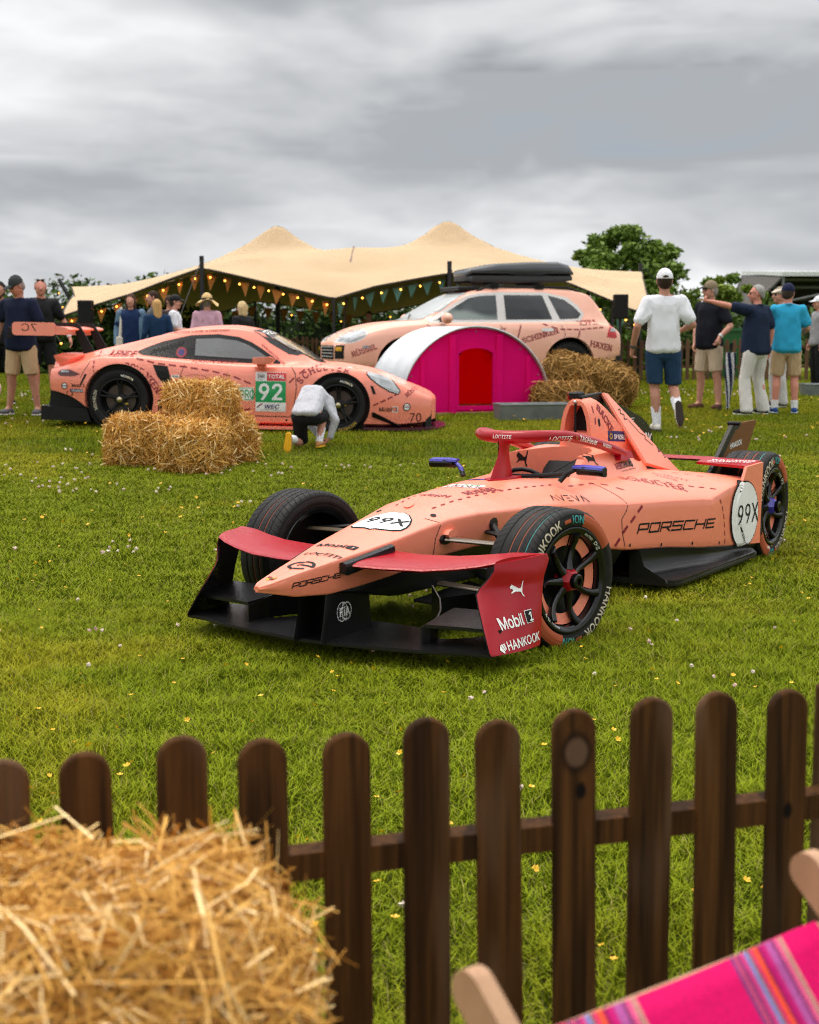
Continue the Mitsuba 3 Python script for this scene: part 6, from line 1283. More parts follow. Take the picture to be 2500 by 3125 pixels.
# men at the left edge
pa = person('man in navy polo with lime trim and dark cap looking down at the pink wing', -5.10, 18.55, 258, 1.80, 1, dict(Lel=(.02, .30, 1.17), Lwr=(.22, .10, 1.09), Lhd=(.4, -.9, -.15), Lcurl=.9, Rel=(-.06, -.31, 1.19), Rwr=(.0, -.36, .94), Lkn=(.02, .14, .50), Lan=(-.01, .20, .085), Rkn=(.03, -.13, .5), Ran=(.0, -.20, .085), collar=(.012, .015, .03)), ((.010, .015, .038), 'short', .86), (K1, 'shorts', .93), (.10, .10, .11), ((.25, .22, .20), 'short'), ((.035, .042, .045), 'cap'), 1.18, lean=5, look=-30, nod=22, glasses=True, seed=8, watch=('L', (.02, .02, .02)))
person('bald man in black T-shirt and black shorts with sunglasses on his head', -5.72, 22.0, 282, 1.86, 2, dict(Lel=(-.05, .32, 1.17), Lwr=(.04, .40, .93), Lkn=(.03, .13, .5), Lan=(.0, .14, .085)), (BLK, 'short', .88), (BLK, 'shorts', .92), BLK, ((.45, .42, .40), 'bald'), None, 1.14, glasses='up', look=5, seed=9, watch=('L', (.75, .75, .75)))
person('bearded young man in black standing at the left edge of the frame', -6.04, 20.9, 282, 1.79, 1, dict(), (BLK, 'short', .88), (BLK, 'shorts', .92), BLK, ((.015, .012, .010), 'short'), None, 1.05, beard=(.03, .02, .016), seed=10)
# visitors under the tent, seen over the GT car
DEN = (.13, .22, .32)
pw_ = person('woman in blue denim jacket and navy top facing the camera', -4.78, 24.3, 272, 1.69, 0, dict(), ((.012, .028, .085), 'short', .80), ((.03, .05, .10), 'trousers'), BLK, ((.06, .03, .02), 'bob'), None, 1.05, seed=11)
jk = [hul(ell((-.02, q * .15, 1.30), (.11, .075, .16)), ell((-.02, q * .15, .92), (.115, .08, .10))) for q in (1, -1)] + [hul(sph(pw_[3][n + 'sh'], .078), sph(pw_[3][n + 'el'], .066)) for n in 'LR'] + [hul(sph(pw_[3][n + 'el'], .066), sph(pw_[3][n + 'wr'], .05)) for n in 'LR'] + [hul(ell((-.07, 0, 1.34), (.06, .13, .14)), ell((-.07, 0, .95), (.06, .12, .08)))]
part(pw_[0], 'jacket', xf(soft(uni(jk), .024, 4, .010, 3), pw_[1], pw_[2]), cmat(DEN), True)
TB = thing('tote_bag', 'cream tote bag hanging from the shoulder of the woman in denim', 'bag'); part(TB, 'bag', xf(soft(hul(*[ell((.10 + a, -.20 + b, z_), (.02, .06, .03)) for a, b, z_ in ((0, 0, 1.0), (0, .02, .72), (.05, 0, .72), (.03, 0, 1.0))]), .03, 2), pw_[1], pw_[2]), cmat((.62, .56, .48)), True); part(TB, 'strap', xf(tube([[.10, -.19, 1.0], [.07, -.17, 1.3], [-.01, -.17, 1.54], [-.09, -.17, 1.3]], .028, 6), pw_[1], pw_[2]), cmat((.62, .56, .48)), 40)
person('dark-haired man in profile behind the blonde woman in navy', -4.55, 25.2, 200, 1.76, 0, dict(), ((.10, .10, .11), 'short'), (BLK, 'trousers'), BLK, ((.04, .022, .014), 'short'), None, 1.0, seed=12)
person('second dark-haired man standing behind the man in the black cap', -4.42, 26.1, 330, 1.70, 0, dict(), ((.05, .04, .04), 'short'), (BLK, 'trousers'), BLK, ((.05, .028, .018), 'short'), None, 1.0, seed=13)
person('woman with long blonde hair and navy jacket seen from behind', -4.26, 23.9, 110, 1.60, 0, dict(), ((.012, .035, .085), 'long', .86), (BLK, 'trousers'), BLK, ((.55, .33, .13), 'long'), None, 1.0, seed=14)
person('young man in white T-shirt and black cap facing right', -4.08, 24.6, 2, 1.68, 0, dict(Rel=(.05, -.24, 1.17), Rwr=(.28, -.20, 1.12), Lel=(.05, .24, 1.17), Lwr=(.28, .18, 1.14)), (WHT, 'short'), (BLK, 'trousers'), BLK, ((.04, .025, .018), 'short'), ((.010, .010, .012), 'cap'), 1.0, seed=15)
ps_ = person('person in wide straw hat and pink striped shirt seen from behind', -3.36, 23.5, 88, 1.68, 0, dict(), ((.56, .33, .42), 'long', .88), (K1, 'trousers'), BLK, ((.22, .20, .18), 'short'), ((.66, .47, .22), 'straw'), 1.18, seed=16)
part(ps_[0], 'bag_strap', xf(tube([[.0, .11, 1.52], [-.115, .06, 1.35], [-.12, -.06, 1.1], [-.10, -.14, .95]], .012, 6), ps_[1], ps_[2]), cmat((.22, .10, .05)), 40)
person('blonde person in black jacket turned away to the left', -2.95, 25.0, 140, 1.60, 0, dict(), (BLK, 'long', .88), (BLK, 'trousers'), BLK, ((.62, .46, .24), 'bob'), None, 1.05, seed=17)
person('visitor in navy top in the shade of the tent beyond the pale bonnet', -.86, 30.0, 260, 1.52, 0, dict(), ((.012, .018, .04), 'short'), (BLK, 'trousers'), BLK, ((.02, .015, .012), 'short'), None, 1.0, seed=18)
# child kneeling by the front wheel of the GT car
kx, ky = -1.05, 14.52
kp = dict(pel=(-.02, .02, .47), Lhp=(-.02, .11, .44), Rhp=(-.02, -.09, .44), chest=(.27, -.02, .63), nb=(.44, -.06, .60), Lsh=(.40, .12, .60), Rsh=(.36, -.22, .58), hc=(.54, -.12, .50), Hr=rz(-.4) @ ry(1.35), Lel=(.44, .10, .32), Lwr=(.40, -.06, .15), Lhd=(-.2, -.5, -.7), Rel=(.28, -.31, .34), Rwr=(.30, -.24, .12), Rhd=(.2, .5, -.6), Lkn=(.20, .13, .07), Lan=(-.30, .19, .14), Lto=(-.33, .20, .02), Lsole=(-.98, .05, .10), Rkn=(.24, -.16, .40), Ran=(.08, -.13, .085), Rto=(.26, -.15, .03), sockl=.19, face=False)
person('child in grey sweatshirt and black shorts kneeling by the GT car front wheel', kx, ky, 84, 1.42, 0, kp, ((.50, .51, .56), 'long', .93), ((.012, .012, .014), 'shorts', 1.0), (.45, .22, .08), ((.26, .15, .07), 'short'), None, 1.05, sole=(.80, .42, .02), sock=(.76, .76, .80), seed=19)
# held things
def closed_umbrella(lab, a, b, c1, c2, w=.055):
    k = thing('umbrella', lab, 'umbrella'); a, b = np.array(a, float), np.array(b, float); d = b - a
    part(k, 'shaft', bar(a - d * .10, b, .010, 8), M_BLACK, 40); part(k, 'handle', bar(a - d * .14, a - d * .02, .022, 10), M_BLACK, 40)
    for i in range(8):
        t0 = i * math.pi / 4; pts = [a + d * t + np.array([math.cos(t0 + 2.2 * t), math.sin(t0 + 2.2 * t), 0]) * w * (.45 + .55 * math.sin(math.pi * min(1, t * 1.1 + .12))) * (1 - t * .55) for t in np.linspace(.02, .95, 10)]
        part(k, 'panel', tube(pts, np.linspace(.030, .012, 10), 8), cmat(c1 if i % 2 else c2), 50)
g2 = lambda x, y: float(ground_z(x, y))
closed_umbrella('closed navy and white striped umbrella under the hand of the man in black', (4.53, 19.88, g2(4.5, 19.9) + .86), (4.50, 19.86, g2(4.5, 19.9) + .02), (.012, .02, .06), (.62, .63, .66), .06)
closed_umbrella('closed dark green umbrella seen between the legs of the pointing man', (4.93, 20.7, g2(4.9, 20.7) + .80), (4.93, 20.7, g2(4.9, 20.7) + .05), (.010, .035, .028), (.008, .028, .024), .05)
k = thing('phone', 'black phone in the hand of the man in the navy polo', 'phone'); w_ = pa[1] @ (pa[3]['Lwr'] + np.array([.085, -.09, -.02])) + pa[2]; part(k, 'case', xf(box(-.038, .038, -.006, .006, -.07, .07, .004), rz(.3) @ ry(.25), w_), M_BLACK, False)
part(k, 'screen', xf(box(-.034, .034, .0062, .0075, -.064, .064), rz(.3) @ ry(.25), w_), M_GLOSSB, False)
# ------------------------------------------------------------------ stretch tent
from scipy.interpolate import RBFInterpolator
from scipy.spatial import Delaunay
def canvas_fn(p, n, uv): return MIX((.43, .315, .19), (.50, .37, .23), FBM(p.x * 1.2, p.y * .6, p.z * 2, 3))
M_CANVAS = mat('canvas', mikit.proc(canvas_fn), .8, spec=.1, sheen=.2); M_POLE = mat('pole_black', (.014, .014, .016), .5)
TENT = thing('stretch_tent', 'large beige stretch tent with two peaks standing behind the cars', 'tent')
edge = [(-8.69, 36.45, 2.56), (-7.6, 32.2, 2.2), (-6.93, 28.27, 1.73), (-5.4, 27.75, 2.17), (-4.0, 27.38, 2.64), (-2.77, 27.34, 2.36), (-1.46, 27.30, 2.05), (-.66, 27.34, 2.29), (.77, 27.36, 2.54), (3.05, 27.85, 2.40), (4.17, 27.79, 1.94), (4.44, 27.78, 1.81), (4.85, 28.82, 2.06), (5.2, 31.5, 2.5), (5.8, 35.48, 2.90), (4.57, 40.48, 2.59), (1.32, 40.45, 2.35), (-1.51, 40.38, 1.80), (-4.37, 40.44, 2.27), (-6.32, 40.36, 1.66)]
inn = [(px + rr * math.cos(a), 34.12 + rr * math.sin(a), pz - dz) for px, pz in ((-3.17, 4.10), (.92, 4.22)) for rr, dz in ((.27, .26), (.55, .50), (1.1, .80)) for a in np.arange(0, 6.2, .7854)] + [(-3.17, 34.12, 4.10), (.92, 34.13, 4.22), (-1.29, 33.02, 3.36), (-6.71, 34.43, 2.58), (4.78, 33.45, 2.66), (3.19, 34.51, 3.12), (-4.83, 33.47, 2.98), (-3.4, 30.6, 3.02), (1.1, 30.6, 2.98), (-1.3, 30.2, 2.62), (3.6, 30.5, 2.42), (-2.6, 37.5, 2.9), (1.2, 37.5, 2.95)]
ctl = np.array(edge + inn); rbf = RBFInterpolator(ctl[:, :2], ctl[:, 2], kernel='linear', smoothing=0.0)
pg = Polygon([p[:2] for p in edge]); gxx, gyy = np.meshgrid(np.arange(-9, 6.2, .12), np.arange(27, 41, .14)); gp2 = np.stack([gxx.ravel(), gyy.ravel()], 1)
gp2 = gp2[shapely.contains_xy(pg.buffer(-.06), gp2)]; bd = np.array([pg.exterior.interpolate(t).coords[0] for t in np.linspace(0, pg.length, 260)[:-1]])
p2_ = np.vstack([gp2, bd]); tri = Delaunay(p2_).simplices; tri = tri[shapely.contains_xy(pg, p2_[tri].mean(1))]
tz = rbf(p2_) + .02 * (meshkit.fbm(np.column_stack([p2_ * .7, np.zeros(len(p2_))]), 3, 3) - .5)
CANV = M(np.column_stack([p2_, tz]), tri)
lap = trimesh.smoothing.laplacian_calculation(CANV); inner_ = np.arange(len(p2_)) < len(gp2)
for _ in range(2): tz = np.where(inner_, lap @ tz, tz)
CANV = M(np.column_stack([p2_, tz]), tri); CANV.fix_normals()
if CANV.face_normals[:, 2].mean() < 0: CANV.invert()
low = CANV.copy(); low.vertices = np.asarray(low.vertices) - [0, 0, .012]; low.invert()
part(TENT, 'canopy', CANV, M_CANVAS, True)
eb = np.column_stack([bd, rbf(bd) - .012]); part(TENT, 'hem', tube(eb, .022, 6, closed=True), mat('hem', (.05, .04, .03), .8), 40)
for x, y, zt, r_ in ((-4.0, 27.38, 2.86, .045), (-1.46, 27.28, 2.07, .03), (.77, 27.36, 2.76, .045), (4.0, 27.9, 2.0, .035), (-3.17, 34.1, 3.80, .06), (.92, 34.1, 3.92, .06), (-1.3, 40.3, 1.8, .04), (-4.4, 40.4, 2.3, .04), (1.3, 40.4, 2.3, .04), (3.9, 31.0, 2.4, .04), (5.75, 35.4, 3.1, .05)):
    part(TENT, 'pole', bar([x, y, float(ground_z(x, y)) - .1], [x, y, zt], r_, 10), M_POLE, 40)
part(TENT, 'pole', bar([-8.55, 36.4, 1.9], [-9.0, 36.46, 2.75], .05, 8), M_POLE, 40); part(TENT, 'pole', bar([-8.55, 36.4, 1.9], [-7.9, 36.3, .2], .05, 8), M_POLE, 40)
part(TENT, 'strap', tube([[-1.29, 33.0, 3.36], [-1.29, 31.2, 2.95], [-1.30, 29.5, 2.2], [-1.33, 26.1, .3]], .022, 6), mat('strap', (.22, .15, .13), .8), 40)
for a, b in (((-9.0, 36.46, 2.7), (-10.6, 35, .3)), ((-9.0, 36.46, 2.7), (-8.69, 36.45, 2.56)), ((-4.0, 27.38, 2.8), (-4.6, 24.9, .3)), ((.77, 27.36, 2.7), (1.6, 24.9, .35)), ((5.75, 35.4, 3.05), (8.4, 34.0, .3))): part(TENT, 'guy_rope', bar(a, b, .008, 5), M_POLE, 40)
# strings of bulbs and pennants
M_CORD = mat('cord', (.05, .045, .04), .8); M_PEN = mat('pennant_orange', (.55, .235, .055), .8); M_PENT = mat('pennant_teal', (.10, .26, .22), .8)
scene['m_bulb'] = {'type': 'diffuse', 'reflectance': rgb((.8, .6, .3))}
bulb_mesh = trimesh.creation.icosphere(subdivisions=1, radius=.019)
def festoon(pts, n, lab_l, bulbs=True):
    P = np.array(pts, float); s = np.r_[0, np.cumsum(np.linalg.norm(np.diff(P, axis=0), axis=1))]
    at = lambda t: np.array([np.interp(t * s[-1], s, P[:, k]) for k in range(3)])
    k = thing('festoon_lights', lab_l, 'string lights')
    cord = [at(t) - [0, 0, .02 + .05 * abs(math.sin(t * n * math.pi))] for t in np.linspace(0, 1, n * 6)]
    part(k, 'cord', tube(cord, .007, 5), M_CORD, 40)
    for i in range(n):
        c = at((i + .5) / n) - [0, 0, .10]
        part(k, 'bulb', xf(bulb_mesh, None, c), 'm_bulb', True, emitter={'type': 'area', 'radiance': {'type': 'rgb', 'value': [2.0, .75, .10]}, 'sampling_weight': .002})
def bunting(pts, n, lab, mats, size=.24, skip=()):
    P = np.array(pts, float); s = np.r_[0, np.cumsum(np.linalg.norm(np.diff(P, axis=0), axis=1))]
    at = lambda t: np.array([np.interp(t * s[-1], s, P[:, k]) for k in range(3)])
    k = thing('bunting', lab, 'bunting'); r = np.random.default_rng(n)
    part(k, 'cord', tube([at(t) for t in np.linspace(0, 1, 40)], .006, 5), M_CORD, 40)
    for i in range(n):
        t = (i + .5) / n; c = at(t); d = at(min(t + .01, 1)) - at(max(t - .01, 0)); d /= np.linalg.norm(d); a = r.normal(0, .45); w = size * (.85 + .2 * r.random())
        u = d * math.cos(a) + np.array([d[1], -d[0], 0]) * math.sin(a); v = np.array([r.normal(0, .08), r.normal(0, .15), -1]) * w * 1.25
        q = [c - u * w / 2, c + u * w / 2, c + v]; nn = np.cross(q[1] - q[0], q[2] - q[0]); nn = nn / np.linalg.norm(nn) * .002
        part(k, 'pennant', M([q[0] + nn, q[1] + nn, q[2] + nn, q[0] - nn, q[1] - nn, q[2] - nn], [[0, 1, 2], [3, 5, 4], [0, 3, 4], [0, 4, 1], [1, 4, 5], [1, 5, 2], [2, 5, 3], [2, 3, 0]]), mats[i % len(mats)], False)
off = lambda L, dy, dz: [(x, y + dy, z + dz) for x, y, z in L]
eL = edge[2:5]; eM = edge[4:7]; eR = edge[6:9]; eX = edge[8:12]
festoon(off(eL, .15, -.05), 9, 'string of glowing warm bulbs along the left front edge of the tent'); festoon(off(eM, .15, -.05), 9, 'string of glowing warm bulbs along the middle front edge of the tent'); festoon(off(eR, .15, -.05), 6, 'string of glowing warm bulbs along the tent edge above the pale car bonnet'); festoon(off([(3.05, 27.85, 2.3), (4.17, 27.79, 1.9), (4.6, 28.2, 1.7)], .15, -.1), 6, 'string of small bulbs hanging at the right front corner of the tent')
festoon([(-9.0, 36.3, 2.65), (-8.3, 34, 2.0), (-7.9, 31, 1.5), (-6.9, 28.3, 1.2)], 6, 'bulbs hanging from the tilted pole at the left end of the tent'); festoon([(-6.2, 30, 1.9), (-5.6, 29, 1.45), (-5.0, 28.5, 1.2)], 4, 'short string of bulbs beside the left loudspeaker'); festoon([(-4.4, 40.2, 2.1), (-1.6, 40.2, 1.75), (1.2, 40.2, 2.2)], 8, 'string of dim bulbs along the rear edge inside the tent')
bunting(off(eL, .22, -.09), 9, 'orange pennants along the left front edge of the tent', [M_PEN]); bunting(off(eM, .22, -.09), 8, 'orange pennants along the middle front edge of the tent', [M_PEN]); bunting(off(eR, .22, -.09), 8, 'teal pennants along the tent edge above the pale car bonnet', [M_PENT]); bunting(off([(1.5, 27.5, 2.45), (3.05, 27.85, 2.28), (4.4, 27.9, 1.7)], .22, -.09), 7, 'teal pennants hanging behind the roof box at the right of the tent', [M_PENT])
bunting([(-6.0, 40.0, 1.75), (-4.4, 40.0, 2.1), (-1.5, 40.0, 1.85)], 10, 'orange pennants across the rear opening of the tent', [M_PEN], .28); bunting([(-1.4, 38.5, 1.75), (.6, 38.5, 1.6), (2.6, 38.5, 1.95)], 10, 'orange pennants seen beyond the pale car windscreen', [M_PEN], .28)
def speaker(x, y, z0, lab):
    k = thing('loudspeaker', lab, 'loudspeaker'); part(k, 'cabinet', box(x - .13, x + .13, y - .14, y + .14, z0, z0 + .46, .015), M_BLACK, False); part(k, 'grille', box(x - .115, x + .115, y - .15, y - .14, z0 + .02, z0 + .44), M_INK, False); g_ = float(ground_z(x, y)); part(k, 'stand', bar([x, y, g_ - .05], [x, y, z0], .03, 8), M_POLE, 40)
speaker(-6.17, 27.0, 1.55, 'black loudspeaker on a stand under the left end of the tent'); speaker(4.02, 27.0, 1.66, 'black loudspeaker on a stand under the right corner of the tent')

# ------------------------------------------------------------------ picket fences
def wood_fn(p, n, uv):
    a = uv.x * 40
    g = FBM(p.x * 120 + a, p.y * 120, p.z * 2.6 + a, 4); k = FBM(p.x * 12 + a, p.y * 12, p.z * 2.6 + a * 3, 3); st = SS(.55, .68, FBM(p.x * 30 + a * 2, p.y * 20, p.z * 1.3 + a, 3))
    c = MIX((.020, .0080, .0022), (.115, .048, .0135), SS(.15, .85, g) * .8 + .2 * uv.x)
    c = MIX(c, (.135, .078, .044), SS(.52, .75, k) * .6)
    c = MIX(c, (.009, .0045, .0025), st * .6)
    kx, kz = (uv.y - .5 + .55 * (mikit.cell_rand(a * 7.3) - .5)) * .075, p.z - (.46 + .30 * mikit.cell_rand(a * 3.1))
    w = .35 * FBM(p.x * 90, p.y * 90, p.z * 90, 2)
    d = dr.sqrt(dr.square(kx) + dr.square(kz * .62)) * (.8 + w)
    c = MIX(c, (.006, .0035, .003), (1 - SS(.005, .012, d)) * dr.select(mikit.cell_rand(a * 5.7) > .55, 1.0, 0.0))
    q = dr.select(uv.x > .985, 1.0, 0.0); e = dr.sqrt(dr.square((uv.y - .52) * .075) + dr.square((p.z - .742) * .80)) + .004 * (w - .17)
    c = MIX(c, (.008, .0045, .003), (1 - SS(.020, .036, e)) * q * .8)
    return MIX(c, (.135, .078, .046), (1 - SS(.015, .024, e)) * q * (.7 + .3 * g))
M_WOOD = mat('stained_wood', mikit.proc(wood_fn), .7, spec=.12, bump=(mikit.proc(lambda p, n, uv: FBM(p.x * 70 + uv.x * 40, p.y * 70, p.z * 3, 3), 1e-3), .0012))
M_WOODF = mat('far_wood', mikit.proc(lambda p, n, uv: MIX((.085, .045, .024), (.165, .09, .05), N_(p.x * 7, p.y * 7, p.z * 2) * .6 + .4 * mikit.cell_rand(p.x * 7))), .8, spec=.2)
def picket_shape(w, h, t, b=.004):
    a = np.linspace(0, math.pi, 13); top = [(w / 2 * math.cos(q), h - w * .47 + w * .47 * math.sin(q)) for q in a]
    pl_ = Polygon([(-w / 2, 0)] + [(w / 2, 0)] + top)
    core, mid = extr(pl_.buffer(-b), t), extr(pl_, t - 2 * b)
    mid.apply_translation([0, 0, b]); m = tm(man(core).__add__(man(mid))) if False else hull(np.vstack([core.vertices, mid.vertices]))
    v = np.asarray(m.vertices); m.vertices = np.stack([v[:, 0], -v[:, 2], v[:, 1]], 1); m.invert()
    if m.volume < 0: m.invert()
    return m
NF = thing('picket_fence', 'dark brown round-topped wooden picket fence across the near foreground', 'fence')
fA, fB = np.array([-.476, 2.022]), np.array([.662, 2.384]); fu = (fB - fA) / np.linalg.norm(fB - fA); fn = np.array([fu[1], -fu[0]])
r = np.random.default_rng(4); an = math.atan2(fu[1], fu[0])
CX = {0: 28, 1: 188, 2: 370, 3: 547, 4: 720, 5: 885, 6: 1050, 7: 1205, 8: 1360, 9: 1509, 10: 1661}
for i in range(-3, 13):
    c = fA + fu * .1325 * (i - 1); m = picket_shape(.077, .812 + .006 * r.normal() + (.004 if i > 6 else 0), .018)
    v = np.asarray(m.vertices); u = r.random(); u = .99 if i == 7 else u * .97
    uv = np.stack([np.full(len(v), u), v[:, 0] / .077 + .5], 1)
    part(NF, 'picket', xf(m, rz(an) @ rx(math.radians(-1.2)) @ ry(r.normal(0, .006)), (c[0], c[1], 0)), M_WOOD, False, uv=uv)
def rail(z0, z1, t0, t1):
    L0 = fA - fu * .55; L1 = fA + fu * 1.75; q = lambda P, d, z: [P[0] - fn[0] * d, P[1] - fn[1] * d, z]
    m = hull([q(P, d, z + dz) for P, zz in ((L0, 0), (L1, 0)) for d in (t0, t1) for z, dz in ((z0, .003 if d == t0 else .0), (z1, -.003 if d == t0 else 0))])
    part(NF, 'rail', m, M_WOOD, False, uv=np.tile([[.3, .1]], (len(m.vertices), 1)))
rail(.572, .622, .001, .040); rail(.17, .22, .001, .040)
c = fA + fu * 1.335; m = box(-.036, .036, -.036, .036, -.1, .80, .004); part(NF, 'post', xf(m, rz(an), (c[0] - fn[0] * .045, c[1] - fn[1] * .045, 0)), M_WOOD, False, uv=np.tile([[.2, .2]], (len(m.vertices), 1)))
far = hull(picket_shape(.082, .93, .018).vertices)
def far_fence(lab, A, B):
    A, B = np.array(A, float), np.array(B, float); L = np.linalg.norm(B - A); n = int(L / .145); k = thing('picket_fence', lab, 'fence'); an = math.atan2(*(B - A)[::-1])
    r = np.random.default_rng(n)
    base = mikit.ply(far, M_WOODF, smooth=False)
    for i in range(n):
        c = A + (B - A) * (i + .5) / n; key = numbered(k + '__picket'); scene[key] = {**base, 'to_world': T4().translate([c[0], c[1], float(ground_z(*c)) - .02 + r.normal(0, .012)]).rotate([0, 0, 1], math.degrees(an)).rotate([0, 1, 0], r.normal(0, .9))}
    for z in (.30, .74):
        m = [[*(P + np.array([d * -math.sin(an), d * math.cos(an)])), float(ground_z(*P)) + z + dz] for P in (A, B) for d in (.01, .05) for dz in (0, .06)]; part(k, 'rail', hull(m), M_WOODF, False)
far_fence('brown picket fence behind the standing men on the right', (4.0, 31.0), (10.4, 31.0)); far_fence('brown picket fence beyond the tent, in front of the long hedge', (-9.5, 41.4), (3.95, 41.4))

# ------------------------------------------------------------------ straw bales
def straw_fn(p, n, uv): return MIX(MIX((.42, .20, .035), (.80, .46, .11), uv.x), (.95, .72, .36), SS(.72, .95, uv.x))
M_STRAW = mat('straw', mikit.proc(straw_fn), .6, spec=.12); M_STRAWC = mat('straw_core', mikit.proc(lambda p, n, uv: MIX((.12, .06, .015), (.34, .19, .05), FBM(p.x * 30, p.y * 30, p.z * 30, 3))), .9)
def hay_fn(p, n, uv): return MIX((.20, .105, .025), (.50, .29, .085), uv.x)
M_HAYD = mat('dull_straw', mikit.proc(hay_fn), .7, spec=.2)
def bale(lab, size, loc, R, n, length, wid, seed, m=M_STRAW, slump=.02, fuzz=.5, group=None):
    r = np.random.default_rng(seed); k = thing('straw_bale', lab, 'straw bale', group)
    b = box(-size[0] / 2, size[0] / 2, -size[1] / 2, size[1] / 2, 0, size[2], min(size) * .14); v, f = trimesh.remesh.subdivide_to_size(b.vertices, b.faces, min(size) * .16, 12)
    b = M(v, f); b.merge_vertices(); vn = np.asarray(b.vertex_normals)
    b.vertices = np.asarray(b.vertices) + vn * ((meshkit.fbm(np.asarray(b.vertices) * 9 + seed, 3, seed) - .5) * slump * 3)[:, None]
    part(k, 'core', xf(b, R, loc), M_STRAWC, True)
    bb = b; pts, fi = trimesh.sample.sample_surface(bb, n, seed=seed); nn = bb.face_normals[fi]
    t = r.normal(size=(n, 3)); t -= nn * (t * nn).sum(1, keepdims=True); t /= np.linalg.norm(t, axis=1, keepdims=True)
    L = length * (.35 + r.random((n, 1))); tilt = np.clip(r.normal(.0, .22, (n, 1)), -.25, 1) + (r.random((n, 1)) < .09) * r.random((n, 1)) * fuzz
    d = t + nn * np.abs(tilt); d /= np.linalg.norm(d, axis=1, keepdims=True); s = np.cross(d, nn + .5 * r.normal(size=(n, 3))); s /= np.linalg.norm(s, axis=1, keepdims=True)
    w = wid * (.5 + r.random((n, 1))) / 2; bend = r.normal(0, .10, (n, 3)) * L
    p0 = pts + nn * (r.random((n, 1)) * slump * 1.5 - slump * .35) - d * L * .5; p1 = p0 + d * L * .5 + bend; p2 = p0 + d * L
    up = np.cross(s, d) * w * .5
    V = np.stack([p0 - s * w, p0 + s * w, p1 - s * w + up, p1 + s * w + up, p2 - s * w * .8, p2 + s * w * .8], 1).reshape(-1, 3); F = (np.array([[0, 1, 3], [0, 3, 2], [2, 3, 5], [2, 5, 4]])[None] + (np.arange(n) * 6)[:, None, None]).reshape(-1, 3)
    keep = (V[:, 2].reshape(-1, 6).min(1) > -.03); F = F.reshape(n, 4, 3)[keep].reshape(-1, 3)
    part(k, 'straw', xf(M(V, F), R, loc), m, False, uv=np.stack([np.repeat(r.random(n), 6), np.zeros(n * 6)], 1), kind='stuff')
    return k
bale('golden straw bale in the bottom left foreground in front of the picket fence', (.86, .46, .70), (-.59, 1.62, .02), rz(.12), 32000, .14, .0034, 31, slump=.030, fuzz=1.1)
GB = 'straw bales stacked in front of the GT race car'
zb = lambda x, y: float(ground_z(x, y)) + .0
bale('low straw bale at the left of the stack in front of the pink GT car', (.88, .46, .42), (-2.34, 13.15, zb(-2.4, 13.1)), rz(.06), 10400, .22, .0075, 32, slump=.03)
bale('straw bale lying end-on at the front of the stack, below the upright one', (.46, .85, .40), (-1.94, 12.95, zb(-1.8, 12.9)), rz(-.12), 9600, .22, .0075, 33, slump=.035)
bale('upper straw bale on top of the stack in front of the pink GT car', (.56, .46, .40), (-1.98, 13.35, zb(-1.8, 13.3) + .33), rz(-.08), 9600, .22, .0075, 34, slump=.03)
bale('darker straw bale at the right rear of the stack', (.38, .7, .40), (-1.76, 13.55, zb(-1.5, 13.5)), rz(.25), 7600, .22, .0075, 35, m=M_STRAW, slump=.035)
bale('rounded brown straw heap leaning between the magenta shelter and the pale off-road car', (1.15, .8, .62), (2.46, 20.05, zb(2.4, 20.1)), rz(-.15) @ ry(.26), 5200, .22, .012, 36, m=M_HAYD, slump=.07)
bale('low brown straw bale beside the right wall of the magenta shelter', (.72, .6, .34), (2.10, 19.2, zb(2.1, 19.2)), rz(-.1), 3400, .22, .012, 37, m=M_HAYD, slump=.05)

# ------------------------------------------------------------------ pig shelter and troughs
def mag_fn(p, n, uv): return MIX((.86, .008, .215), (.95, .012, .27), FBM(p.x * 3, p.y * 3, p.z * 3, 3))
M_MAG = 'm_magenta_paint'; scene[M_MAG] = {'type': 'principledthin', 'base_color': mikit.proc(mag_fn), 'roughness': .45, 'diff_trans': .75, 'eta': 1.4}; M_REDIN = mat('red_lining', (.86, .012, .02), .5); M_FLOORW = mat('pale_board', (.35, .22, .10), .8)
M_ZINC = mat('galvanised_sheet', mikit.proc(lambda p, n, uv: MIX((.46, .48, .50), (.72, .74, .76), FBM(p.x * 5, p.y * 5, p.z * 2, 4))), .36, metal=.75)
M_ZINCD = mat('dull_zinc', mikit.proc(lambda p, n, uv: MIX((.13, .15, .16), (.26, .28, .28), FBM(p.x * 8, p.y * 8, p.z * 8, 4))), .5, metal=.5)
AK = thing('pig_shelter', 'magenta pig shelter with a corrugated metal arch roof and red doorway', 'animal shelter')
aR = np.array([[.928, -.372, 0], [.372, .928, 0], [0, 0, 1.0]]); aT = np.array([.886, 18.97, float(ground_z(.886, 18.97)) + .01])
def ak(n, m, mt, sm=30, **k): return part(AK, n, xf(m, aR, aT), mt, sm, **k)
Rr = 1.085; Hs = .075
def arcp(r, z0=Hs, n=40, a0=0, a1=math.pi): return [(r * math.cos(a), z0 + r * .985 * math.sin(a)) for a in np.linspace(a0, a1, n)]
facep = Polygon([(Rr, 0)] + arcp(Rr) + [(-Rr, 0)])
door = Polygon([(-.255, .10), (.255, .10), (.255, .80), (.18, .845), (.09, .868), (0, .875), (-.09, .868), (-.18, .845), (-.255, .80)])
def slabxz(poly, y, t): return plate_xz(poly, y, t)
ak('front_wall', slabxz(facep.difference(door), 0, .03), M_MAG, False)
ak('door_frame', slabxz(door.buffer(.055, join_style='mitre').intersection(facep).difference(door), -.018, .03), M_MAG, False)
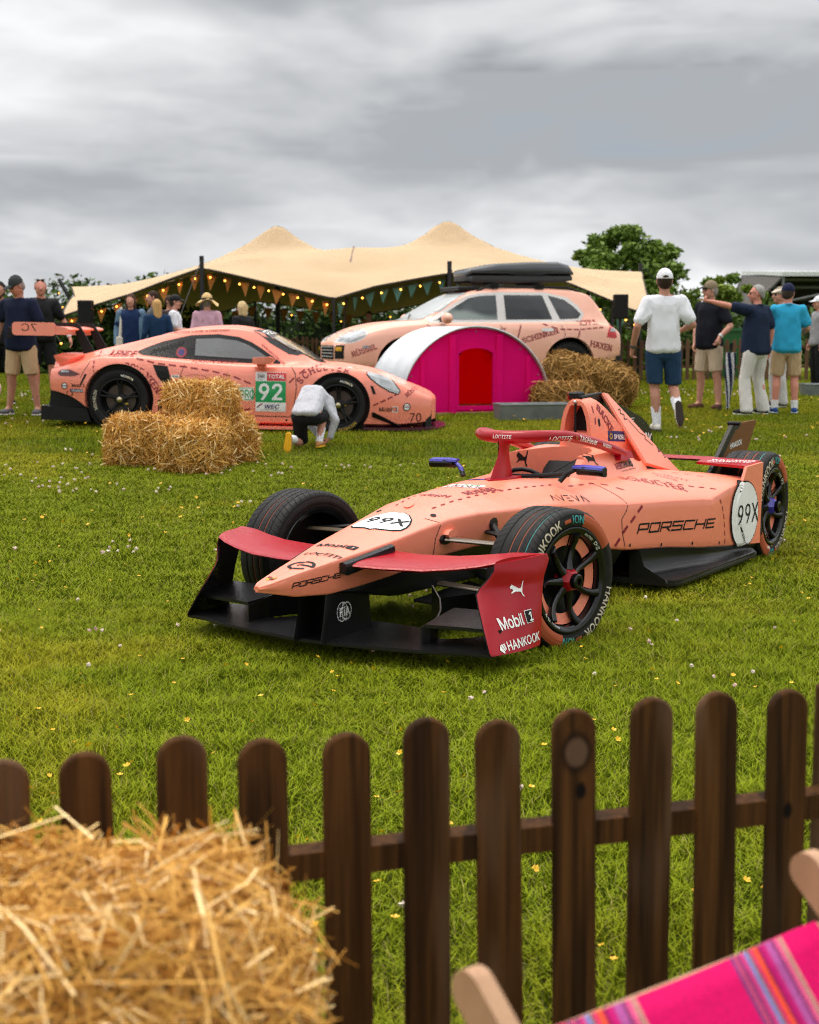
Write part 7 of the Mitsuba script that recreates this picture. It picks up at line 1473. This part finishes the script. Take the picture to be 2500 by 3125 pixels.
for x in (-.345, .345): ak('wall_rib', box(x - .05, x + .05, -.05, -.015, 0, Hs + math.sqrt(Rr ** 2 - (abs(x) + .05) ** 2) * .985 - .02, .01), M_MAG, 20)
for x in (-.78, .78): ak('wall_rib', box(x - .035, x + .035, -.045, -.015, 0, Hs + math.sqrt(Rr ** 2 - (abs(x) + .035) ** 2) * .985 - .03, .01), M_MAG, 20)
scene['m_red_back'] = {'type': 'principledthin', 'base_color': rgb((.95, .012, .02)), 'roughness': .5, 'diff_trans': 1.1, 'eta': 1.4}
ak('back_wall', slabxz(facep, 1.22, .012), 'm_red_back', False)
sec = [[[r, 0, z] for r, z in [(Rr - .02, 0)] + arcp(Rr - .02) + [(-Rr + .02, 0)]], [[r, 1.20, z] for r, z in [(Rr - .02, 0)] + arcp(Rr - .02) + [(-Rr + .02, 0)]]]
ak('inner_lining', loft(np.array(sec), closed=False, caps=False), M_REDIN, 40)
rows = []
for y in np.linspace(-.06, 1.28, 150):
    d = .010 * math.sin(2 * math.pi * y / .072); rows.append([[r, y, z] for r, z in [(Rr + .018 + d, 0)] + arcp(Rr + .018 + d) + [(-Rr - .018 - d, 0)]])
ak('roof_sheet', loft(np.array(rows), closed=False, caps=False), M_ZINC, True)
ak('roof_edge', tube([[r, -.062, z] for r, z in [(Rr + .02, 0)] + arcp(Rr + .02) + [(-Rr - .02, 0)]], .014, 6), M_ZINC, 40)
ak('floor_board', box(-1.0, 1.0, .02, 1.2, .03, .06), M_FLOORW, False); ak('sill_beam', box(-1.08, 1.08, -.03, .06, -.03, .02), M_FLOORW, False)
for a in np.radians([25, 50, 70, 90, 110, 130, 155]): ak('bolt', xf(trimesh.creation.icosphere(subdivisions=1, radius=.012), None, ((Rr - .05) * math.cos(a), -.018, Hs + (Rr - .05) * .985 * math.sin(a))), M_ZINCD)
ak('interior_hook', xf(trimesh.creation.icosphere(subdivisions=2, radius=.055), np.diag([1.5, .6, 1]), (.20, 1.1, .80)), M_BLACK)
def trough(lab, loc, ang, L, W, H):
    k = thing('feed_trough', lab, 'trough')
    o = man(hull([[x, y, z] for x in (-L / 2, L / 2) for y in (-W / 2, W / 2) for z in (H,)] + [[x * .98, y * .86, 0] for x in (-L / 2, L / 2) for y in (-W / 2, W / 2)])) - man(hull([[x, y, H + .01] for x in (-L / 2 + .012, L / 2 - .012) for y in (-W / 2 + .012, W / 2 - .012)] + [[x * .97, y * .82, .02] for x in (-L / 2, L / 2) for y in (-W / 2, W / 2)]))
    part(k, 'basin', xf(tm(o), rz(ang), loc), M_ZINCD, False)
    part(k, 'rim', xf(tube([[-L / 2, -W / 2, H], [L / 2, -W / 2, H], [L / 2, W / 2, H], [-L / 2, W / 2, H]], .013, 6, closed=True), rz(ang), loc), M_ZINCD, 30)
    for x in (-L * .25, L * .25): part(k, 'cross_bar', xf(box(x - .02, x + .02, -W / 2, W / 2, H - .002, H + .006), rz(ang), loc), M_ZINCD, False)
trough('galvanised feed trough lying in front of the right half of the magenta shelter', (1.60, 18.15, zb(1.6, 18.1) + .01), .20, .98, .36, .20)
trough('galvanised feed trough on the grass at the right edge beyond the man in turquoise', (7.28, 24.3, zb(7.2, 24.3) + .01), .05, 1.0, .36, .20)

# ------------------------------------------------------------------ deckchair
def fabric_fn(p, n, uv):
    s = uv.x; c = mi.Color3f(.60, .0015, .11)
    def band(c, a, b, col): return MIX(c, col, SS(a - .0025, a + .0025, s) * (1 - SS(b - .0025, b + .0025, s)))
    for o, w in ((.125, .175), (.595, .195)):
        for a, b, col in ((0, .09, (.55, .26, .22)), (.035, .07, (.30, .16, .13)), (.09, .16, (.65, .08, .22)), (.16, .22, (.16, .035, .13)), (.22, .34, (.36, .08, .28)), (.34, .44, (.42, .006, .13)), (.44, .50, (.22, .004, .06)), (.50, .59, (.72, .075, .025)), (.59, .64, (.55, .01, .14)), (.64, .68, (.16, .11, .05)), (.68, .76, (.17, .19, .42)), (.76, .84, (.50, .03, .16)), (.84, .89, (.10, .03, .12)), (.89, .95, (.50, .06, .14)), (.95, 1.0, (.07, .035, .16))): c = band(c, o + a * w, o + b * w, col)
    return c * (.88 + .24 * N_(uv.x * 220, uv.y * 260))
M_FAB = mat('deckchair_fabric', mikit.proc(fabric_fn), .8, spec=.15, sheen=.3); M_ASH = mat('pale_ash_wood', mikit.proc(lambda p, n, uv: MIX((.36, .19, .10), (.55, .34, .20), FBM(p.x * 60, p.y * 20, p.z * 12, 3))), .5)
DK = thing('deckchair', 'deckchair with magenta fabric and bright woven stripes at the bottom right', 'deckchair')
L_, R_ = np.array([.078, 1.414, .680]), np.array([.526, 1.747, .680]); du = (R_ - L_) / np.linalg.norm(R_ - L_); df = np.array([.597, -.803, 0])
rows, uvr = [], []
for t in np.linspace(-.02, 1, 40):
    q = max(t, 0); p = df * (.80 * q) + np.array([0, 0, -.50 * q - .16 * math.sin(math.pi * min(q * .8, 1))]) + (df * -.03 + np.array([0, 0, -.03]) if t < 0 else 0)
    for s in np.linspace(0, 1, 60): rows.append(R_ + (L_ - R_) * s + p + np.array([0, 0, -.006 * math.sin(s * math.pi)])); uvr.append([s, q])
fi = np.array([[i * 60 + j, i * 60 + j + 1, (i + 1) * 60 + j + 1, (i + 1) * 60 + j] for i in range(39) for j in range(59)]); fm = M(np.array(rows), np.vstack([fi[:, [0, 1, 2]], fi[:, [0, 2, 3]]]))
part(DK, 'sling', fm, M_FAB, True, uv=np.array(uvr))
part(DK, 'top_rail', bar(L_ - du * .03 - df * .010 + [0, 0, -.034], R_ + du * .05 - df * .010 + [0, 0, -.034], .013, 10), M_ASH, 40)
rd_ = df * .80 + np.array([0, 0, -.66]); rd_ /= np.linalg.norm(rd_); rn_ = np.cross(du, rd_)
def side_rail(c):
    pl_ = LineString([(-.045, 0), (1.02, 0)]).buffer(.026, quad_segs=8).difference(LineString([(.012, .0), (.03, .0)]).buffer(.008))
    m = extr(pl_, .024); v = np.asarray(m.vertices); m.vertices = c + v[:, :1] * rd_ + v[:, 1:2] * rn_ + (v[:, 2:] - .012) * du
    if m.volume < 0: m.invert()
    return m
part(DK, 'side_rail', side_rail(L_ + du * .018 + [0, 0, .012]), M_ASH, 30); part(DK, 'side_rail', side_rail(R_ + du * .040 + [0, 0, .012]), M_ASH, 30)
for c in (L_ - du * .06, R_ + du * .06): part(DK, 'rear_leg', bar(c + rd_ * .45, c - df * .10 + np.array([0, 0, -.66]), .016, 8), M_ASH, 40)
part(DK, 'foot_bar', bar(L_ + rd_ * 1.0, R_ + rd_ * 1.0, .014, 8), M_ASH, 40)
# a lone cream cushion at the left edge
k = thing('cushion', 'cream round cushion on a dark base at the far left edge', 'cushion'); part(k, 'pad', xf(trimesh.creation.icosphere(subdivisions=3, radius=1), np.diag([.30, .30, .20]), (-5.30, 17.2, zb(-5, 17.2) + .42)), mat('cream_fabric', (.62, .56, .42), .8), True); part(k, 'base', xf(lathe([(.01, 0), (.20, 0), (.16, .25), (.01, .25)], 20), rx(math.pi / 2), (-5.30, 17.2, zb(-5, 17.2))), M_BLACK, 30)
